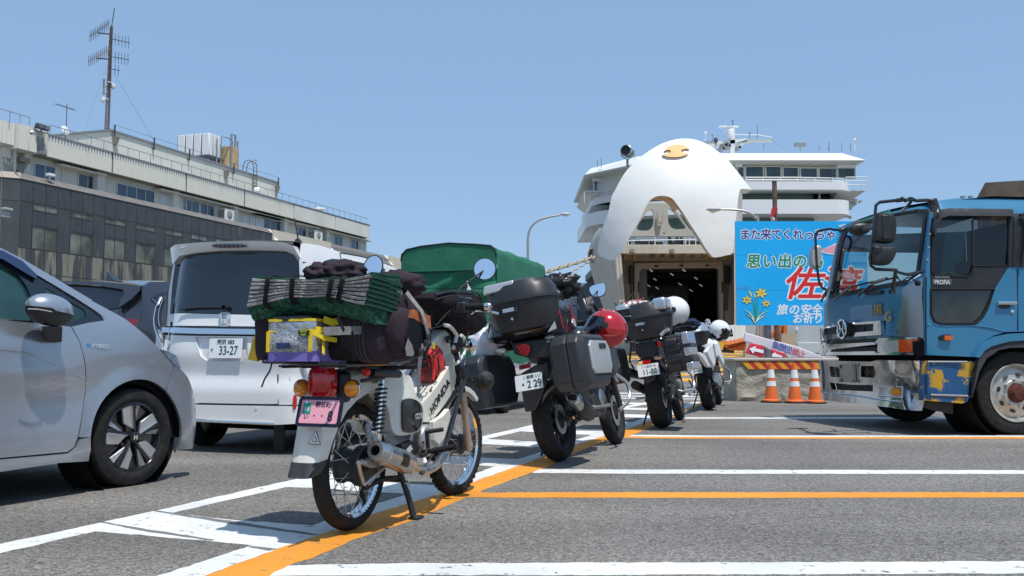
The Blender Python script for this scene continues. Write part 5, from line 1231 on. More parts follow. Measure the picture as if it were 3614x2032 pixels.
mb=MB();mb.lathe([(0,0),(.050,.002),(.056,.012),(.056,.035),(.03,.06),(0,.065)],q,fwd,n=28);P_('fog_lamp_housing',mb,M_BPL)
for k in range(3):
 rr_=.018+k*.013;mb=MB();Cc=[q+V((-.006,0,0))+V((0,-rr_*cos(a),rr_*sin(a)))for a in[R(30+i*15)for i in range(9)]];mb.tube(Cc,.0025,5);mb.tube([c_+(q-c_)*2-V((.012,0,0))for c_ in Cc],.0025,5);P_('lamp_ridge',mb,M_BGL)
mb=MB();mb.tube([q+V((.03,.02,.0)),(1.0,-.1,.66)],.010,8);mb.box((1.0,-.14,.67),(.06,.08,.05));P_('lamp_bracket',mb,M_BPL)
# engine
e=cy('O',1055,700,-.12)
mb=MB();mb.loft([[V((x,s_*.08,z))for x,z in((.46,.33),(.62,.27),(.78,.30),(.80,.40),(.66,.46),(.48,.43))]for s_ in(-1,1)]);P_('crankcase',mb,M_ALM,bevel=.015)
mb=MB();mb.lathe([(0,-.035),(.055,-.035),(.082,-.022),(.088,0),(.088,.03)],(e.x,-.105,e.z),(0,1,0),n=32);P_('clutch_cover',mb,M_ALM)
q=cy('O',1140,690,-.1);mb=MB();mb.lathe([(0,-.02),(.06,-.02),(.07,0),(.07,.03)],(q.x,-.10,q.z),(0,1,0),n=32);P_('generator_cover',mb,M_ALM)
q=cy('O',1000,700,-.1)
for k in range(6):mb=MB();c_=V((e.x,-.135,e.z))+V((cos(k*1.05)*.075,0,sin(k*1.05)*.075));mb.lathe([(0,-.006),(.007,-.006),(.007,.006)],c_,(0,1,0),n=8);P_('cover_bolt',mb,M_CHR)
mb=MB();mb.loft([[V((x,s_*.055,z))for x,z in((.72,.36),(.95,.40),(.95,.50),(.74,.46))]for s_ in(-1,1)]);P_('cylinder_head',mb,M_ALM,bevel=.01)
for k in range(7):mb=MB();mb.bx(.75+k*.022,.755+k*.022,-.07,.07,.35,.50);P_('cooling_fin',mb,M_ALM,sm=False)
mb=MB();Q=[cy('O',*q,-.11)for q in((830,740),(930,700),(975,740),(985,800),(930,830),(880,800))];mb.prism([V((q.x,-.115,q.z))for q in Q],(0,.04,0));P_('chain_case',mb,M_BPL,bevel=.005)
Q=[cy('O',*q,-.12)for q in((888,775),(925,735),(940,770),(905,810))];mb=MB();mb.prism([V((q.x,-.118,q.z))for q in Q],(0,.002,0));P_('warning_sticker',mb,mat('label_grey',(.5,.5,.5),.5,nz=(120,.7)))
mb=MB();K=[cy('O',*q,-.16)for q in((1048,620),(1052,690),(1058,760),(1040,810),(1005,825),(985,805))];mb.tube(crm(K,4),.011,8);P_('kick_lever',mb,M_BPL)
mb=MB();K=[cy('O',1045,625,-.17),cy('O',1075,625,-.2)];a=cy('O',1060,628,-.17);b=cy('O',1185,608,-.24);mb.tube([a,b],.010,10)
for k in range(10):c_=a.lerp(b,.1+k*.09);mb.lathe([(.0125,-.002),(.0125,.002)],c_,b-a,n=10)
P_('kick_pedal',mb,M_BPL)
a=cy('O',1095,785,-.2);b=cy('O',1285,748,-.33);mb=MB();mb.tube([a,b],.020,10,flat=.8);P_('footpeg',mb,M_RUB)
mb=MB();mb.tube([cy('O',1290,735,-.34),cy('O',1130,775,-.21)],.006,6);mb.tube([a,V((.55,-.05,.30))],.012,8);P_('footpeg_bar',mb,M_BPL)
# exhaust
a=cy('O',640,782,-.17);b=cy('O',930,900,-.17);d=(b-a).normalized();L_=(b-a).length
mb=MB();mb.lathe([(.022,-.004),(.024,-.012),(.040,-.012),(.047,.0),(.047,.03),(.050,.035),(.050,.055),(.054,.06),(.054,L_*.8),(.048,L_*.9),(.022,L_)],a,d,n=32);P_('silencer',mb,M_STL)
mb=MB();mb.lathe([(.022,-.004),(.022,.06),(0,.06)],a,d,n=24);P_('exhaust_outlet',mb,M_BLK2)
c_=a+d*L_*.55;N1=(V((-.3,-1,.1))-d*V((-.3,-1,.1)).dot(d)).normalized();N2=d.cross(N1)
mb=MB();mb.sheet(lambda u,v:c_+d*(.07*(v-.5))+(N1*cos(1.1*(u-.4))+N2*sin(1.1*(u-.4)))*.0555,8,2);P_('silencer_badge',mb,mat('badge_dark',(.06,.045,.03),.3,.4,nz=(60,.9)),rc=False)
mb=MB();mb.tube(crm([a+d*L_,V((.40,-.15,.245)),V((.52,-.13,.235)),V((.66,-.11,.26)),V((.80,-.08,.33)),V((.90,-.04,.38))],5),.017,12);P_('exhaust_pipe',mb,M_STL)
mb=MB();mb.tube(crm([cy('O',1010,950,-.15),cy('O',1090,930,-.15),cy('O',1150,880,-.15),cy('O',1210,800,-.14)],5),.020,10);P_('exhaust_guard',mb,M_STL)
# swingarm, shocks, brake rod, stand
for s_ in(-1,1):
 mb=MB();mb.tube([(-.03,s_*.095,.30),(.2,s_*.095,.33),(.44,s_*.08,.36)],[.018,.02,.022],10);P_('swingarm',mb,M_BPL)
 a=V((.086,s_*.115,.70));b=V((.030,s_*.115,.36));d=b-a
 mb=MB();coil(mb,a+d*.08,a+d*.74,.027,11,.0052);P_('shock_spring',mb,M_BPL)
 mb=MB();mb.tube([a,a+d*.74],.014,12);P_('shock_rod',mb,M_CHR)
 mb=MB();mb.tube([a+d*.72,a+d*.76,b],[.030,.023,.021],14);P_('shock_body',mb,M_CHR)
 mb=MB();mb.lathe([(.0,-.02),(.02,-.02),(.022,0),(.02,.02),(0,.02)],b,(0,1,0),n=16);P_('shock_mount',mb,M_BPL)
B1=[cy('O',*q,-.13)for q in((495,880),(510,960),(540,1055))];mb=MB();mb.tube(B1,.010,8,flat=.6);P_('brake_arm',mb,M_ALM)
mb=MB();mb.tube([cy('O',495,882,-.135),cy('O',520,870,-.135)],.012,8);P_('brake_arm',mb,M_ALM)
mb=MB();mb.tube([cy('O',542,1058,-.14),cy('O',720,905,-.14)],.007,6);mb.tube([cy('O',580,1055,-.14),cy('O',720,890,-.13)],.005,6);P_('brake_rod',mb,M_ALM)
mb=MB();Q=[cy('O',*q,-.12)for q in((555,860),(590,835),(700,850),(710,900),(600,925),(560,905))];mb.prism([V((q.x,-.12,q.z))for q in Q],(0,.03,0));P_('chain_adjuster',mb,M_ALM,bevel=.004)
for s_ in(-1,1):
 a=V((.30,s_*.10,.24));b=cy('O',940,1320,-.16)if s_<0 else V((.34,.16,.012));
 mb=MB();mb.tube([a,a.lerp(b,.6)+V((.01,0,0)),V((b.x,b.y,.02))],[.014,.015,.016],10);P_('center_stand',mb,M_BPL)
 mb=MB();mb.box((b.x+.03,b.y,.008),(.08,.05,.015));P_('stand_foot',mb,M_BPL,bevel=.004)
mb=MB();mb.tube([(.30,-.1,.2),(.30,.1,.2)],.014,8);mb.tube(crm([V((.30,-.1,.21)),V((.2,-.06,.21)),V((.1,0,.17))],4),.012,8);P_('stand_crossbar',mb,M_BPL)
a=cy('O',880,1030,-.13);b=cy('O',912,1140,-.13);mb=MB();coil(mb,a,b,.010,14,.0022,8);mb.tube([b,b+V((0,0,-.03))],.003,5);P_('stand_spring',mb,M_STL)
# seat (mostly under the load)
mb=MB();bagbox(mb,.12,.62,-.12,.12,.74,.84,seed=3);P_('seat',mb,M_FAB)
# tail: lamp, winkers, plate
t=cx('O',185,232,-.33)
mb=MB();lump(mb,t+V((.02,0,0)),(.05,.062,.078),2,0,1,3.2);P_('tail_lamp',mb,M_TRED,sm=True)
mb=MB();mb.bx(-.26,-.18,t.y-.075,t.y+.04,t.z-.09,t.z+.05);P_('tail_lamp_base',mb,M_BPL,bevel=.02)
for(x,y,v)in((30,275,-.27),(437,280,-.27)):
 q=cx('O',x,y,v-.03);mb=MB();mb.lathe([(0,-.032),(.018,-.028),(.032,-.014),(.038,0),(.038,.006),(.034,.022),(.02,.035),(0,.04)],q,(1,0,0),n=24);w_=P_('turn_signal',mb,M_AMB)
 mb=MB();mb.lathe([(.039,-.004),(.0405,.0),(.040,.012),(.036,.022),(.02,.038),(0,.042)],q,(1,0,0),n=24);mb.build('signal_housing',M_CHR,w_)
 mb=MB();mb.tube([q+V((.02,0,0)),(-.22,t.y,q.z-.005)],.010,8);P_('signal_stalk',mb,M_BPL)
pc=cx('O',178,466,-.405);M_PK=mat('plate_pink',(.80,.36,.42),.4);M_NVY=mat('plate_navy',(.006,.004,.025),.4)
pl=plate(cub,(pc.x,pc.y,pc.z),.195,.108,(.30,0,1),M_PK,[('朝日町',.015,.030,.026),('8',.057,-.021,.062,.8),('い',-.062,-.024,.024),('・',-.022,-.020,.03),('・',.016,-.020,.03)],M_NVY,mat('plate_ink',(.03,.01,.06),.5))
mb=MB();mb.bx(-.083,-.045,-.010,.036,.0016,.0030);mb.build('tax_sticker',mat('sticker_green',(.0,.30,.20),.4),pl,sm=False)
text('10',.026,wm,pl,Matrix.Translation((-.064,.010,.0034)),'sticker_lettering',off=.0006)
for x in(-.068,.052):mb=MB();mb.lathe([(0,.006),(.006,.005),(.007,.001)],(x,.040,0),n=10);mb.build('plate_bolt',M_CHR,pl)
# black bar with reflector under the rack
a=cy('O',520,215,-.16);b=cy('O',830,165,-.16);mb=MB();mb.tube([cy('O',600,150,-.16),cy('O',820,160,-.16)],.020,10);P_('lock_tube',mb,M_BPL)
q=cy('O',547,145,-.16);mb=MB();mb.lathe([(0,-.006),(.015,-.006),(.018,0),(.018,.02)],q,(1,0,0),n=18);P_('round_reflector',mb,mat('reflector_red',(.75,.05,.02),.3))
mb=MB();mb.tube([a,cy('O',700,190,-.16)],.009,8);P_('lock_tube',mb,M_BPL)
# rear rack
rz_=.775
ring=[V((-.40,.21,rz_+.012)),V((-.43,.17,rz_+.012)),V((-.43,-.15,rz_)),V((-.40,-.20,rz_)),V((-.2,-.21,rz_)),V((.1,-.21,rz_)),V((.12,-.19,rz_)),V((.12,.19,rz_)),V((.10,.21,rz_)),V((-.40,.21,rz_+.012))]
mb=MB();mb.tube(ring,.0105,8);P_('rear_rack',mb,M_BGL)
for y in(-.1,0,.1):mb=MB();mb.tube([(-.42,y,rz_-.012),(.12,y,rz_-.012)],.006,6);P_('rack_bar',mb,M_BGL)
for x in(-.3,-.15,0):mb=MB();mb.tube([(x,-.2,rz_-.01),(x,.2,rz_-.01)],.006,6);P_('rack_bar',mb,M_BGL)
for s_ in(-1,1):mb=MB();mb.tube([(-.1,s_*.1,rz_-.01),(.03,s_*.1,.70)],.009,6);P_('rack_stay',mb,M_BGL)
# handlebar assembly
hb=[cy('E',*q,v)for q,v in(((1160,300),-.3),((1060,300),-.12))]
grip_o=cy('E',1235,285,-.40)
gz=grip_o.z;gx=grip_o.x
mb=MB();mb.tube(crm([V((gx,-.38,gz)),V((gx+.03,-.24,gz)),V((gx+.08,-.10,gz-.02)),V((gx+.08,.10,gz-.02)),V((gx-.03,.22,gz-.01)),V((gx-.11,.32,gz-.02))],5),.011,10);P_('handlebar',mb,M_BPL)
for s_ in(-1,1):
 g0=V((gx+.003,s_*.37,gz))if s_<0 else V((gx-.11,.32,gz-.02));g1=V((gx+.028,s_*.25,gz))if s_<0 else V((gx-.04,.22,gz-.012));mb=MB();mb.tube([g0,g1],.018,12);P_('grip',mb,M_RUB)
 mb=MB();mb.lathe([(0,-.028),(.016,-.026),(.020,-.018),(.018,-.005),(.020,0),(.020,.008)],g0+V((0,s_*.008,0)),(0,-s_,0),n=20);P_('bar_end',mb,M_CHR)
 mb=MB();mb.box(g1+V((.005,-s_*.03,0)),(.055,.06,.055));P_('switch_housing',mb,M_BPL,bevel=.008)
a=cy('E',1125,312,-.27);lv=[cy('E',1130,318,-.25),cy('E',1150,306,-.29),cy('E',1200,306,-.36),cy('E',1255,318,-.42),cy('E',1265,320,-.43)]
mb=MB();mb.tube(crm([p+V((.035,0,0))for p in lv],4),[.007]*16+[.009],8);P_('brake_lever',mb,M_CHR)
ms=cy('E',1085,250,-.24);c=cy('E',1208,98,-.30);st1=cy('E',1160,135,-.27)
mirror(cub,c,.062,[cy('E',1170,130,-.28),cy('E',1085,195,-.22),cy('E',1075,215,-.22),cy('E',1072,290,-.22)],aim=(-1,-.32,.12))
c=cy('E',650,87,.32);mirror(cub,c,.066,[cy('E',668,125,.30),V((gx,.25,gz+.04))],aim=(-1,.12,.12))
q=cy('E',965,252,-.03)
mb=MB();mb.lathe([(0,.0),(.034,.0),(.04,.012),(.042,-.03),(.03,-.05),(0,-.055)],q,(-.75,-.25,.65),n=24);P_('speedometer',mb,M_BPL)
mb=MB();mb.lathe([(0,.014),(.033,.014)],q,(-.75,-.25,.65),n=24);P_('meter_glass',mb,M_SGL,rc=False)
q=cy('E',990,290,-.08);mb=MB();mb.box(q,(.08,.05,.05),Matrix.Rotation(.4,3,'Z'));P_('meter_bracket',mb,M_BPL,bevel=.008)
mb=MB();mb.box(cy('E',1110,262,-.22),(.07,.06,.05));P_('throttle_housing',mb,M_BGL,bevel=.01)
for k,P0 in enumerate((((1040,300),(1000,340),(960,380),(940,330)),((1100,300),(1060,350),(1000,380),(930,400)),((1130,320),(1080,360),(1040,400),(1030,470)))):
 mb=MB();mb.tube(crm([cy('E',*q,-.15+k*.03)for q in P0],5),.0045,6);P_('cable',mb,M_RUB)
q=cy('E',1140,478,-.24);mb=MB();mb.lathe([(0,-.03),(.02,-.028),(.034,-.012),(.036,0),(.030,.012),(.018,.035),(0,.045)],q,(1,0,0),n=24);P_('turn_signal',mb,M_CHR)
mb=MB();mb.tube([q+V((.02,.01,0)),q+V((.02,.12,0))],.013,10);P_('signal_stalk',mb,M_BPL)
mb=MB();mb.tube([cy('E',1130,410,-.2),cy('E',1108,470,-.2)],.004,5);P_('cable',mb,M_RUB)
# small screen
G1=glass('clear_screen',(.8,.85,.9),.6)
S_=[cy('E',*q,.05)for q in((872,235),(900,225),(950,235),(960,300),(880,300))]
mb=MB();mb.prism([V((q.x,.12-i*.02,q.z))for i,q in enumerate(S_)],(.002,0,0));P_('meter_screen',mb,G1)
# red items on the step-through
rb=thing('red_bundle','red strapped bundle held in a net on the step of the white motorcycle','luggage',FC)
q=cy('E',940,590,-.03);mb=MB();lump(mb,q,(.09,.07,.13),4,.15,3,2.5,M=Matrix.Rotation(-.4,3,'Y'));mb.build('bundle',mat('bundle_red',(.42,.02,.02),.5,nz=(20,.6)),rb)
for k in range(4):mb=MB();mb.tube(crm([cy('E',905+k*22,520+k*6,-.12),cy('E',925+k*18,600,-.125),cy('E',900+k*22,690-k*22,-.12)],5),.004,5);mb.build('net_cord',M_RUB,rb)
mb=MB();mb.tube(crm([cy('E',930,520,-.13),cy('E',955,580,-.13),cy('E',950,650,-.13)],5),.007,8);mb.build('red_cord',mat('cord_red',(.7,.03,.02),.4),rb)
# ---------------------------------------------------------------- luggage
def bp(k,x,y,v):return FC.sx(pt(k,x,y),v)
M_GRYF=mat('mat_grey',(.34,.33,.32),.8,nz=(30,.15),bump=(70,.9,.01));M_GRN=mat('mat_green',(.026,.085,.058),.7,nz=(14,.3))
sm_=thing('folding_mat','folded grey and green foam sleeping mat strapped across the top of the load','sleeping mat',FC)
NL=7
TOPL=[(48,142),(150,150),(250,152),(350,150),(430,152),(520,148),(600,130),(640,122)]
BOTL=[(18,290),(120,268),(235,240),(330,243),(400,236),(470,248),(560,275),(605,282)]
XM=-.47
def ml(t,u):
 n=len(TOPL)-1;i=min(n-1,int(u*n));f=u*n-i
 a=V(TOPL[i]).lerp(V(TOPL[i+1]),f);b=V(BOTL[i]).lerp(V(BOTL[i+1]),f);q=a.lerp(b,t);return bp('E',q.x,q.y,XM)
DM=.20
for k in range(NL):
 t0,t1=k/NL,(k+1)/NL;rings=[]
 for i in range(29):
  u=i/28;a=ml(t0,u);b=ml(t1,u);h=(a.z-b.z)*.5;c=(a+b)/2;e_=.007*noise.noise(V((u*9,k*3.1,0)))
  rings.append([V((XM+.002+e_,c.y,c.z+h*.86)),V((XM-.006+e_,c.y,c.z+h*.5)),V((XM-.006+e_,c.y,c.z-h*.5)),V((XM+.002+e_,c.y,c.z-h*.86)),V((XM+.012,c.y,c.z-h*.93)),V((XM+DM,c.y-.03,c.z-h*.93)),V((XM+DM,c.y-.03,c.z+h*.9)),V((XM+.012,c.y,c.z+h*.93))])
 mb=MB();mb.loft(rings);o_=mb.build('mat_fold',[M_GRYF,M_GRN],sm_,ang=60)
 for p in o_.data.polygons:
  if p.normal.y<-.7:p.material_index=1
 mb=MB();e0,e1=ml(t0,1),ml(t1,1)
 hh=(e0.z-e1.z)
 for j in range(2):
  zc=e0.z-hh*(.27+.46*j);yy=(e0.y+e1.y)/2-.006;mb2=MB();mb2.tube([V((XM+.0,yy,zc)),V((XM+DM*.5,yy-.02,zc-.012)),V((XM+DM,yy-.035,zc-.03))],hh*.21,8);mb2.build('mat_edge',M_GRN,sm_)
mb=MB();rings=[]
for i in range(29):
 u=i/28;b=ml(1,u);dz=.075;rings.append([V((XM+.004,b.y,b.z-.002)),V((XM+.04,b.y,b.z-dz*.7)),V((XM+.09,b.y,b.z-dz)),V((XM+DM,b.y-.03,b.z-dz)),V((XM+DM,b.y-.03,b.z))])
mb.loft(rings);mb.build('dimpled_layer',mat('mat_green_dimple',(.03,.11,.07),.7,nz=(45,.8),bump=(40,1,.03)),sm_)
n_b=MB();random.seed(2)
for i in range(26):
 for j in range(3):
  u=(i+.5*(j%2)+.3)/27;b=ml(1,u);n_b.ell(V((XM+.012+j*.022,b.y,b.z-.012-j*.021)),(.009,.009,.009),nu=8,nv=5)
tag(n_b.build('foam_dimples',M_GRN,sm_),kind='stuff')
mb=MB();rings=[]
for i in range(29):
 u=i/28;b=ml(0,u);dz=.012;w_=.02+.01*sin(u*20);rings.append([V((XM+.0,b.y,b.z)),V((XM+.0,b.y,b.z+dz*(.5+.5*sin(u*13)))),V((XM+DM,b.y-.03,b.z+dz)),V((XM+DM,b.y-.03,b.z))])
mb.loft(rings);mb.build('top_layer',M_GRN,sm_)
for k in range(NL):
 if k in(0,2,3,5):
  for u in(.12,.3,.45,.6,.75,.9):
   a=ml((k+.5)/NL,u);text('CAPTAIN STAG',.011,mat('embossed_grey',(.17,.165,.16),.8),sm_,basis((XM-.0105,a.y,a.z),(0,-1,0),(0,0,1)),'embossed_lettering',off=.0006)
for(xa,ya,xb,yb,xc,yc)in((120,150,108,268,165,312),(245,148,240,240,285,288),(440,152,425,238,450,285),(495,150,475,245,500,290)):
 a=bp('E',xa,ya,XM-.012);b=bp('E',xb,yb,XM-.012);c=bp('E',xc,yc,XM+.05);mb=MB()
 strap(mb,[V((XM+.15,a.y,a.z+.016)),V((XM+.01,a.y,a.z+.016)),V((XM-.012,a.y,a.z)),b,V((XM-.005,b.y,b.z-.012)),c],.022,[(0,0,1),(-.5,0,1),(-1,0,0),(-1,0,0),(-1,0,-.4),(-1,0,-.6)]);mb.build('mat_strap',M_FAB,sm_)
 # cooler bag
cb_=thing('cooler_bag','silver cooler bag with yellow trim, mesh pocket and purple base on the rear rack','bag',FC)
XC=-.46;q00=bp('E',118,512,XC);q10=bp('E',345,540,XC);q01=bp('E',142,340,XC);q11=bp('E',365,388,XC)
DC=.26;zb=rz_+.012
M_FOIL=mat('silver_foil',(.60,.61,.62),.28,.75,nz=(16,.4),bump=(14,1,.02));M_YEL=mat('yellow_webbing',(.85,.62,.02),.6);M_PUR=mat('purple_cloth',(.21,.16,.47),.7,nz=(8,.2));M_MSH=mat('mesh_grey',(.33,.34,.35),.5,.3,nz=(160,.9))
yl,yr=q00.y,q10.y-.01;zt=q01.z*.85+q11.z*.15
def cbx(y0,y1,z0,z1,e,m,nm,**k):
 mb=MB();mb.bx(XC-e,XC+DC+e,y1-e,y0+e,z0,z1);return mb.build(nm,m,cb_,bevel=min(.02,(z1-z0)*.45),**k)
def skin(z0,z1,e,m,nm,x1=DC):
 n=12;vs=[];P=rbox(XC-e,XC+x1+e,yr-e,yl+e,.02);rr2=[]
 for z in(z0,(z0+z1)/2,z1):rr2.append([V((x+.006*noise.noise(V((x*20,y*20,z*20))),y,z+.004*noise.noise(V((x*9,y*9,1)))))for x,y in P])
 mb=MB();mb.loft(rr2);return mb.build(nm,m,cb_)
H_=zt-zb
skin(zb,zb+H_*.24,.004,M_PUR,'purple_base');skin(zb+H_*.2,zb+H_*.90,.003,M_FOIL,'foil_body');skin(zb+H_*.69,zb+H_*.74,.004,M_YEL,'yellow_band');skin(zb+H_*.93,zb+H_*.99,.004,M_YEL,'yellow_band');skin(zb+H_*.9,zb+H_*.94,.0,M_FOIL,'foil_top')
mb=MB();lump(mb,(XC+DC/2,(yl+yr)/2,zb+H_*.99),(DC*.52,(yl-yr)*.52,.02),1,.03,2,5);mb.build('lid',M_BGL,cb_)
wv=yl-yr
mb=MB();mb.sheet(lambda u,v:V((XC-.004-.016*sin(pi*u)*sin(pi*min(1,v*1.2)),yr+.02+(wv-.03)*u,zb+H_*(.22+.46*v))),16,8);mb.build('mesh_pocket',M_MSH,cb_,rc=False)
for y in(yr+.018,yl-.008):mb=MB();mb.bx(XC-.012,XC,y-.006,y+.006,zb+H_*.22,zb+H_*.7);mb.build('yellow_piping',M_YEL,cb_)
mb=MB();mb.bx(XC-.024,XC-.018,yl-wv*.55,yl-wv*.25,zb+H_*.30,zb+H_*.44);mb.build('blue_patch',mat('patch_navy',(.02,.035,.12),.6,nz=(60,.5)),cb_,bevel=.003)
mb=MB();mb.bx(XC-.018,XC-.010,yr+wv*.08,yr+wv*.30,zb+H_*.60,zb+H_*.72);lb=mb.build('brand_label',M_BLK2,cb_,sm=False)
for t_,dz in(('North',.006),('Eagle',-.006)):text(t_,.013,mat('label_lime',(.5,.7,.05),.5),cb_,basis((XC-.019,yr+wv*.19,zb+H_*.66+dz),(0,-1,0),(0,0,1)),'label_lettering')
for(P,w_,m_)in(([(360,398),(420,410),(455,418)],.024,M_YEL),([(400,350),(440,365),(480,360),(575,350)],.03,M_YEL),([(430,430),(470,415),(575,378)],.026,M_YEL),([(400,440),(398,525)],.02,M_YEL),([(345,415),(405,445),(465,455)],.02,M_YEL),([(405,410),(455,385)],.024,M_STR)):
 mb=MB();strap(mb,[cy('E',x,y,yr-.012-.02*i)for i,(x,y)in enumerate(P)],w_,(0,-1,0));mb.build('side_strap',m_,cb_)
q=cy('E',466,418,yr-.03);mb=MB();mb.box(q,(.03,.008,.035),Matrix.Rotation(-.4,3,'Y'));mb.build('buckle',M_BPL,cb_,bevel=.003)
# black centre bag behind
lb_=thing('rear_duffel','large black duffel in the middle of the load beneath the folded mat','bag',FC)
a=cy('E',370,330,-.08);mb=MB();bagbox(mb,-.36,.12,-.24,.30,.79,1.04,seed=9,amp=.01);mb.build('bag',M_FAB,lb_)
Q=[cy('E',*q,-.25)for q in((600,535),(672,532),(660,458))];mb=MB();mb.prism(Q,(0,-.004,0));mb.build('grey_patch',M_STR,lb_,sm=False)
for(x0,y0,x1,y1,w_)in((400,410,665,402,.035),(540,410,555,560,.02),(600,340,640,400,.05),(470,340,500,410,.02)):
 mb=MB();strap(mb,[cy('E',x0,y0,-.255),cy('E',x1,y1,-.255)],w_,(0,-1,0));mb.build('strap',M_STR if w_>.03 else M_FAB,lb_)
mb=MB();lump(mb,(-.33,.215,.92),(.09,.05,.13),4,.05,2,4);mb.build('end_pocket',M_PFAB,lb_)
# yellow bag at the left end
yb=thing('yellow_sack','crumpled yellow sack hanging at the left end of the rack','bag',FC)
q=bp('E',66,480,-.33);mb=MB();mb.loft([[bp('E',x,y,v)for x,y,v in R_]for R_ in([(72,400,-.34),(85,405,-.34),(88,410,-.28),(75,402,-.28)],[(42,455,-.36),(80,470,-.36),(88,475,-.26),(55,450,-.26)],[(32,510,-.37),(60,520,-.4),(90,530,-.30),(70,505,-.24)],[(20,552,-.36),(70,562,-.40),(108,545,-.32),(80,540,-.24)])])
mb.build('sack',mat('sack_yellow',(.85,.47,.01),.6,nz=(10,.12),bump=(12,1,.03)),yb)
# big aubergine pannier on the right
pn=thing('saddle_bag','big dark purple touring bag with zips, orange panel and grey straps on the near side','bag',FC)
YP=-.20
def pb(x,y,v=YP-.13):return cy('E',x,y,v)
body=[(690,215),(715,195),(760,190),(800,200),(850,250),(885,280),(930,320),(942,400),(930,480),(880,540),(800,560),(720,562),(690,548),(670,500),(668,400),(680,290)]
Bp=rnd([(pb(*q).x,pb(*q).z)for q in body],1)
cxb=sum(p[0]for p in Bp)/len(Bp);czb=sum(p[1]for p in Bp)/len(Bp)
rings=[]
for f,v in((.86,YP+.07),(1.,YP+.05),(1.02,YP-.02),(1.0,YP-.09),(.94,YP-.125),(.7,YP-.14),(.3,YP-.145)):
 rings.append([V((cxb+(x-cxb)*f,v+.008*noise.noise(V((x*15,z*15,f*3))),czb+(z-czb)*f))for x,z in Bp])
mb=MB();mb.loft(rings);mb.build('bag_body',M_PFAB,pn,ang=50)
for f,v in((1.015,YP-.045),(1.018,YP-.065),(1.02,YP-.025)):
 C=[V((cxb+(x-cxb)*f,v,czb+(z-czb)*f))for x,z in Bp];mb=MB();mb.tube(C+[C[0]],.0045,6,cap=False);mb.build('zip',mat('zip_black',(.035,.03,.03),.5),pn)
pk=[(760,300),(800,285),(850,295),(905,320),(940,335),(946,430),(930,500),(870,545),(800,535),(770,480),(755,380)]
Pk=rnd([(pb(x,y,YP-.19).x,pb(x,y,YP-.19).z)for x,y in pk],2);ck=V((sum(p[0]for p in Pk)/len(Pk),0,sum(p[1]for p in Pk)/len(Pk)))
rings=[[V((ck.x+(x-ck.x)*f,v,ck.z+(z-ck.z)*f))for x,z in Pk]for f,v in((1,YP-.10),(1.01,YP-.15),(.96,YP-.175),(.8,YP-.19),(.4,YP-.195))]
mb=MB();mb.loft(rings);mb.build('front_pocket',M_PFAB,pn,ang=60)
for k,(poly_,m_)in enumerate((([(838,305),(855,300),(910,320),(940,335),(944,400),(900,372),(855,345),(832,342)],mat('orange_panel',(.42,.13,.055),.7,nz=(25,.45))),([(835,345),(860,350),(905,378),(945,405),(940,480),(905,530),(870,540),(830,530),(815,440)],mat('bag_black',(.008,.008,.012),.7)),([(825,445),(845,480),(855,520),(848,535),(818,533),(812,500)],M_STR))):
 mb=MB();mb.prism([V((q.x,YP-.196-.002*k,q.z))for q in[pb(x,y,YP-.2)for x,y in poly_]],(0,.003,0));mb.build('pocket_panel',m_,pn,sm=False)
mb=MB();strap(mb,[pb(815,215,YP-.15),pb(850,260,YP-.17),pb(890,310,YP-.205),pb(910,370,YP-.212),pb(925,430,YP-.21),pb(925,475,YP-.20)],.03,(0,-1,.1));mb.build('grey_strap',M_STR,pn)
mb=MB();strap(mb,[pb(905,480,YP-.20),pb(885,530,YP-.19),pb(878,600,YP-.17),pb(875,725,YP-.13)],.042,(0,-1,.1));mb.build('grey_strap',mat('light_webbing',(.36,.35,.34),.8,nz=(40,.2)),pn)
mb=MB();strap(mb,[pb(765,575,YP-.12),pb(830,560,YP-.14),pb(885,525,YP-.16)],.014,(0,-1,.3));mb.build('grey_strap',M_STR,pn)
for(x,y)in((924,440),(915,470),(888,515)):mb=MB();mb.box(pb(x,y,YP-.215),(.035,.012,.03));mb.build('buckle',M_BPL,pn,bevel=.004)
for(x,y)in((780,215),(738,333)):mb=MB();mb.box(pb(x,y,YP-.15),(.03,.018,.022),Matrix.Rotation(.3,3,'Y'));mb.build('loop',M_STR,pn,bevel=.004)
# bundled clothes on top
for i,(nm,lab,x,y,v,r,sd)in enumerate((('jacket_bundle','dark purple jacket bundled on top of the load, left of centre',400,112,0.05,(.10,.075,.05),3),('jacket_bundle','dark cloth bundle peeking over the folded mat',500,105,-.05,(.09,.10,.055),8),('rolled_cloth','rolled dark purple cloth on top of the big touring bag',770,165,-.22,(.17,.12,.06),12))):
 q=cy('E',x,y,v);f_=Fr(M=FC.M@Matrix.Translation(q));o_=thing(nm,lab,'clothing',f_);mb=MB();lump(mb,(.0,0,-.01),r,sd,.22,2.2,2.2,nu=44,nv=28,fold=.28);mb.build('cloth',M_PFAB,o_,ang=80)
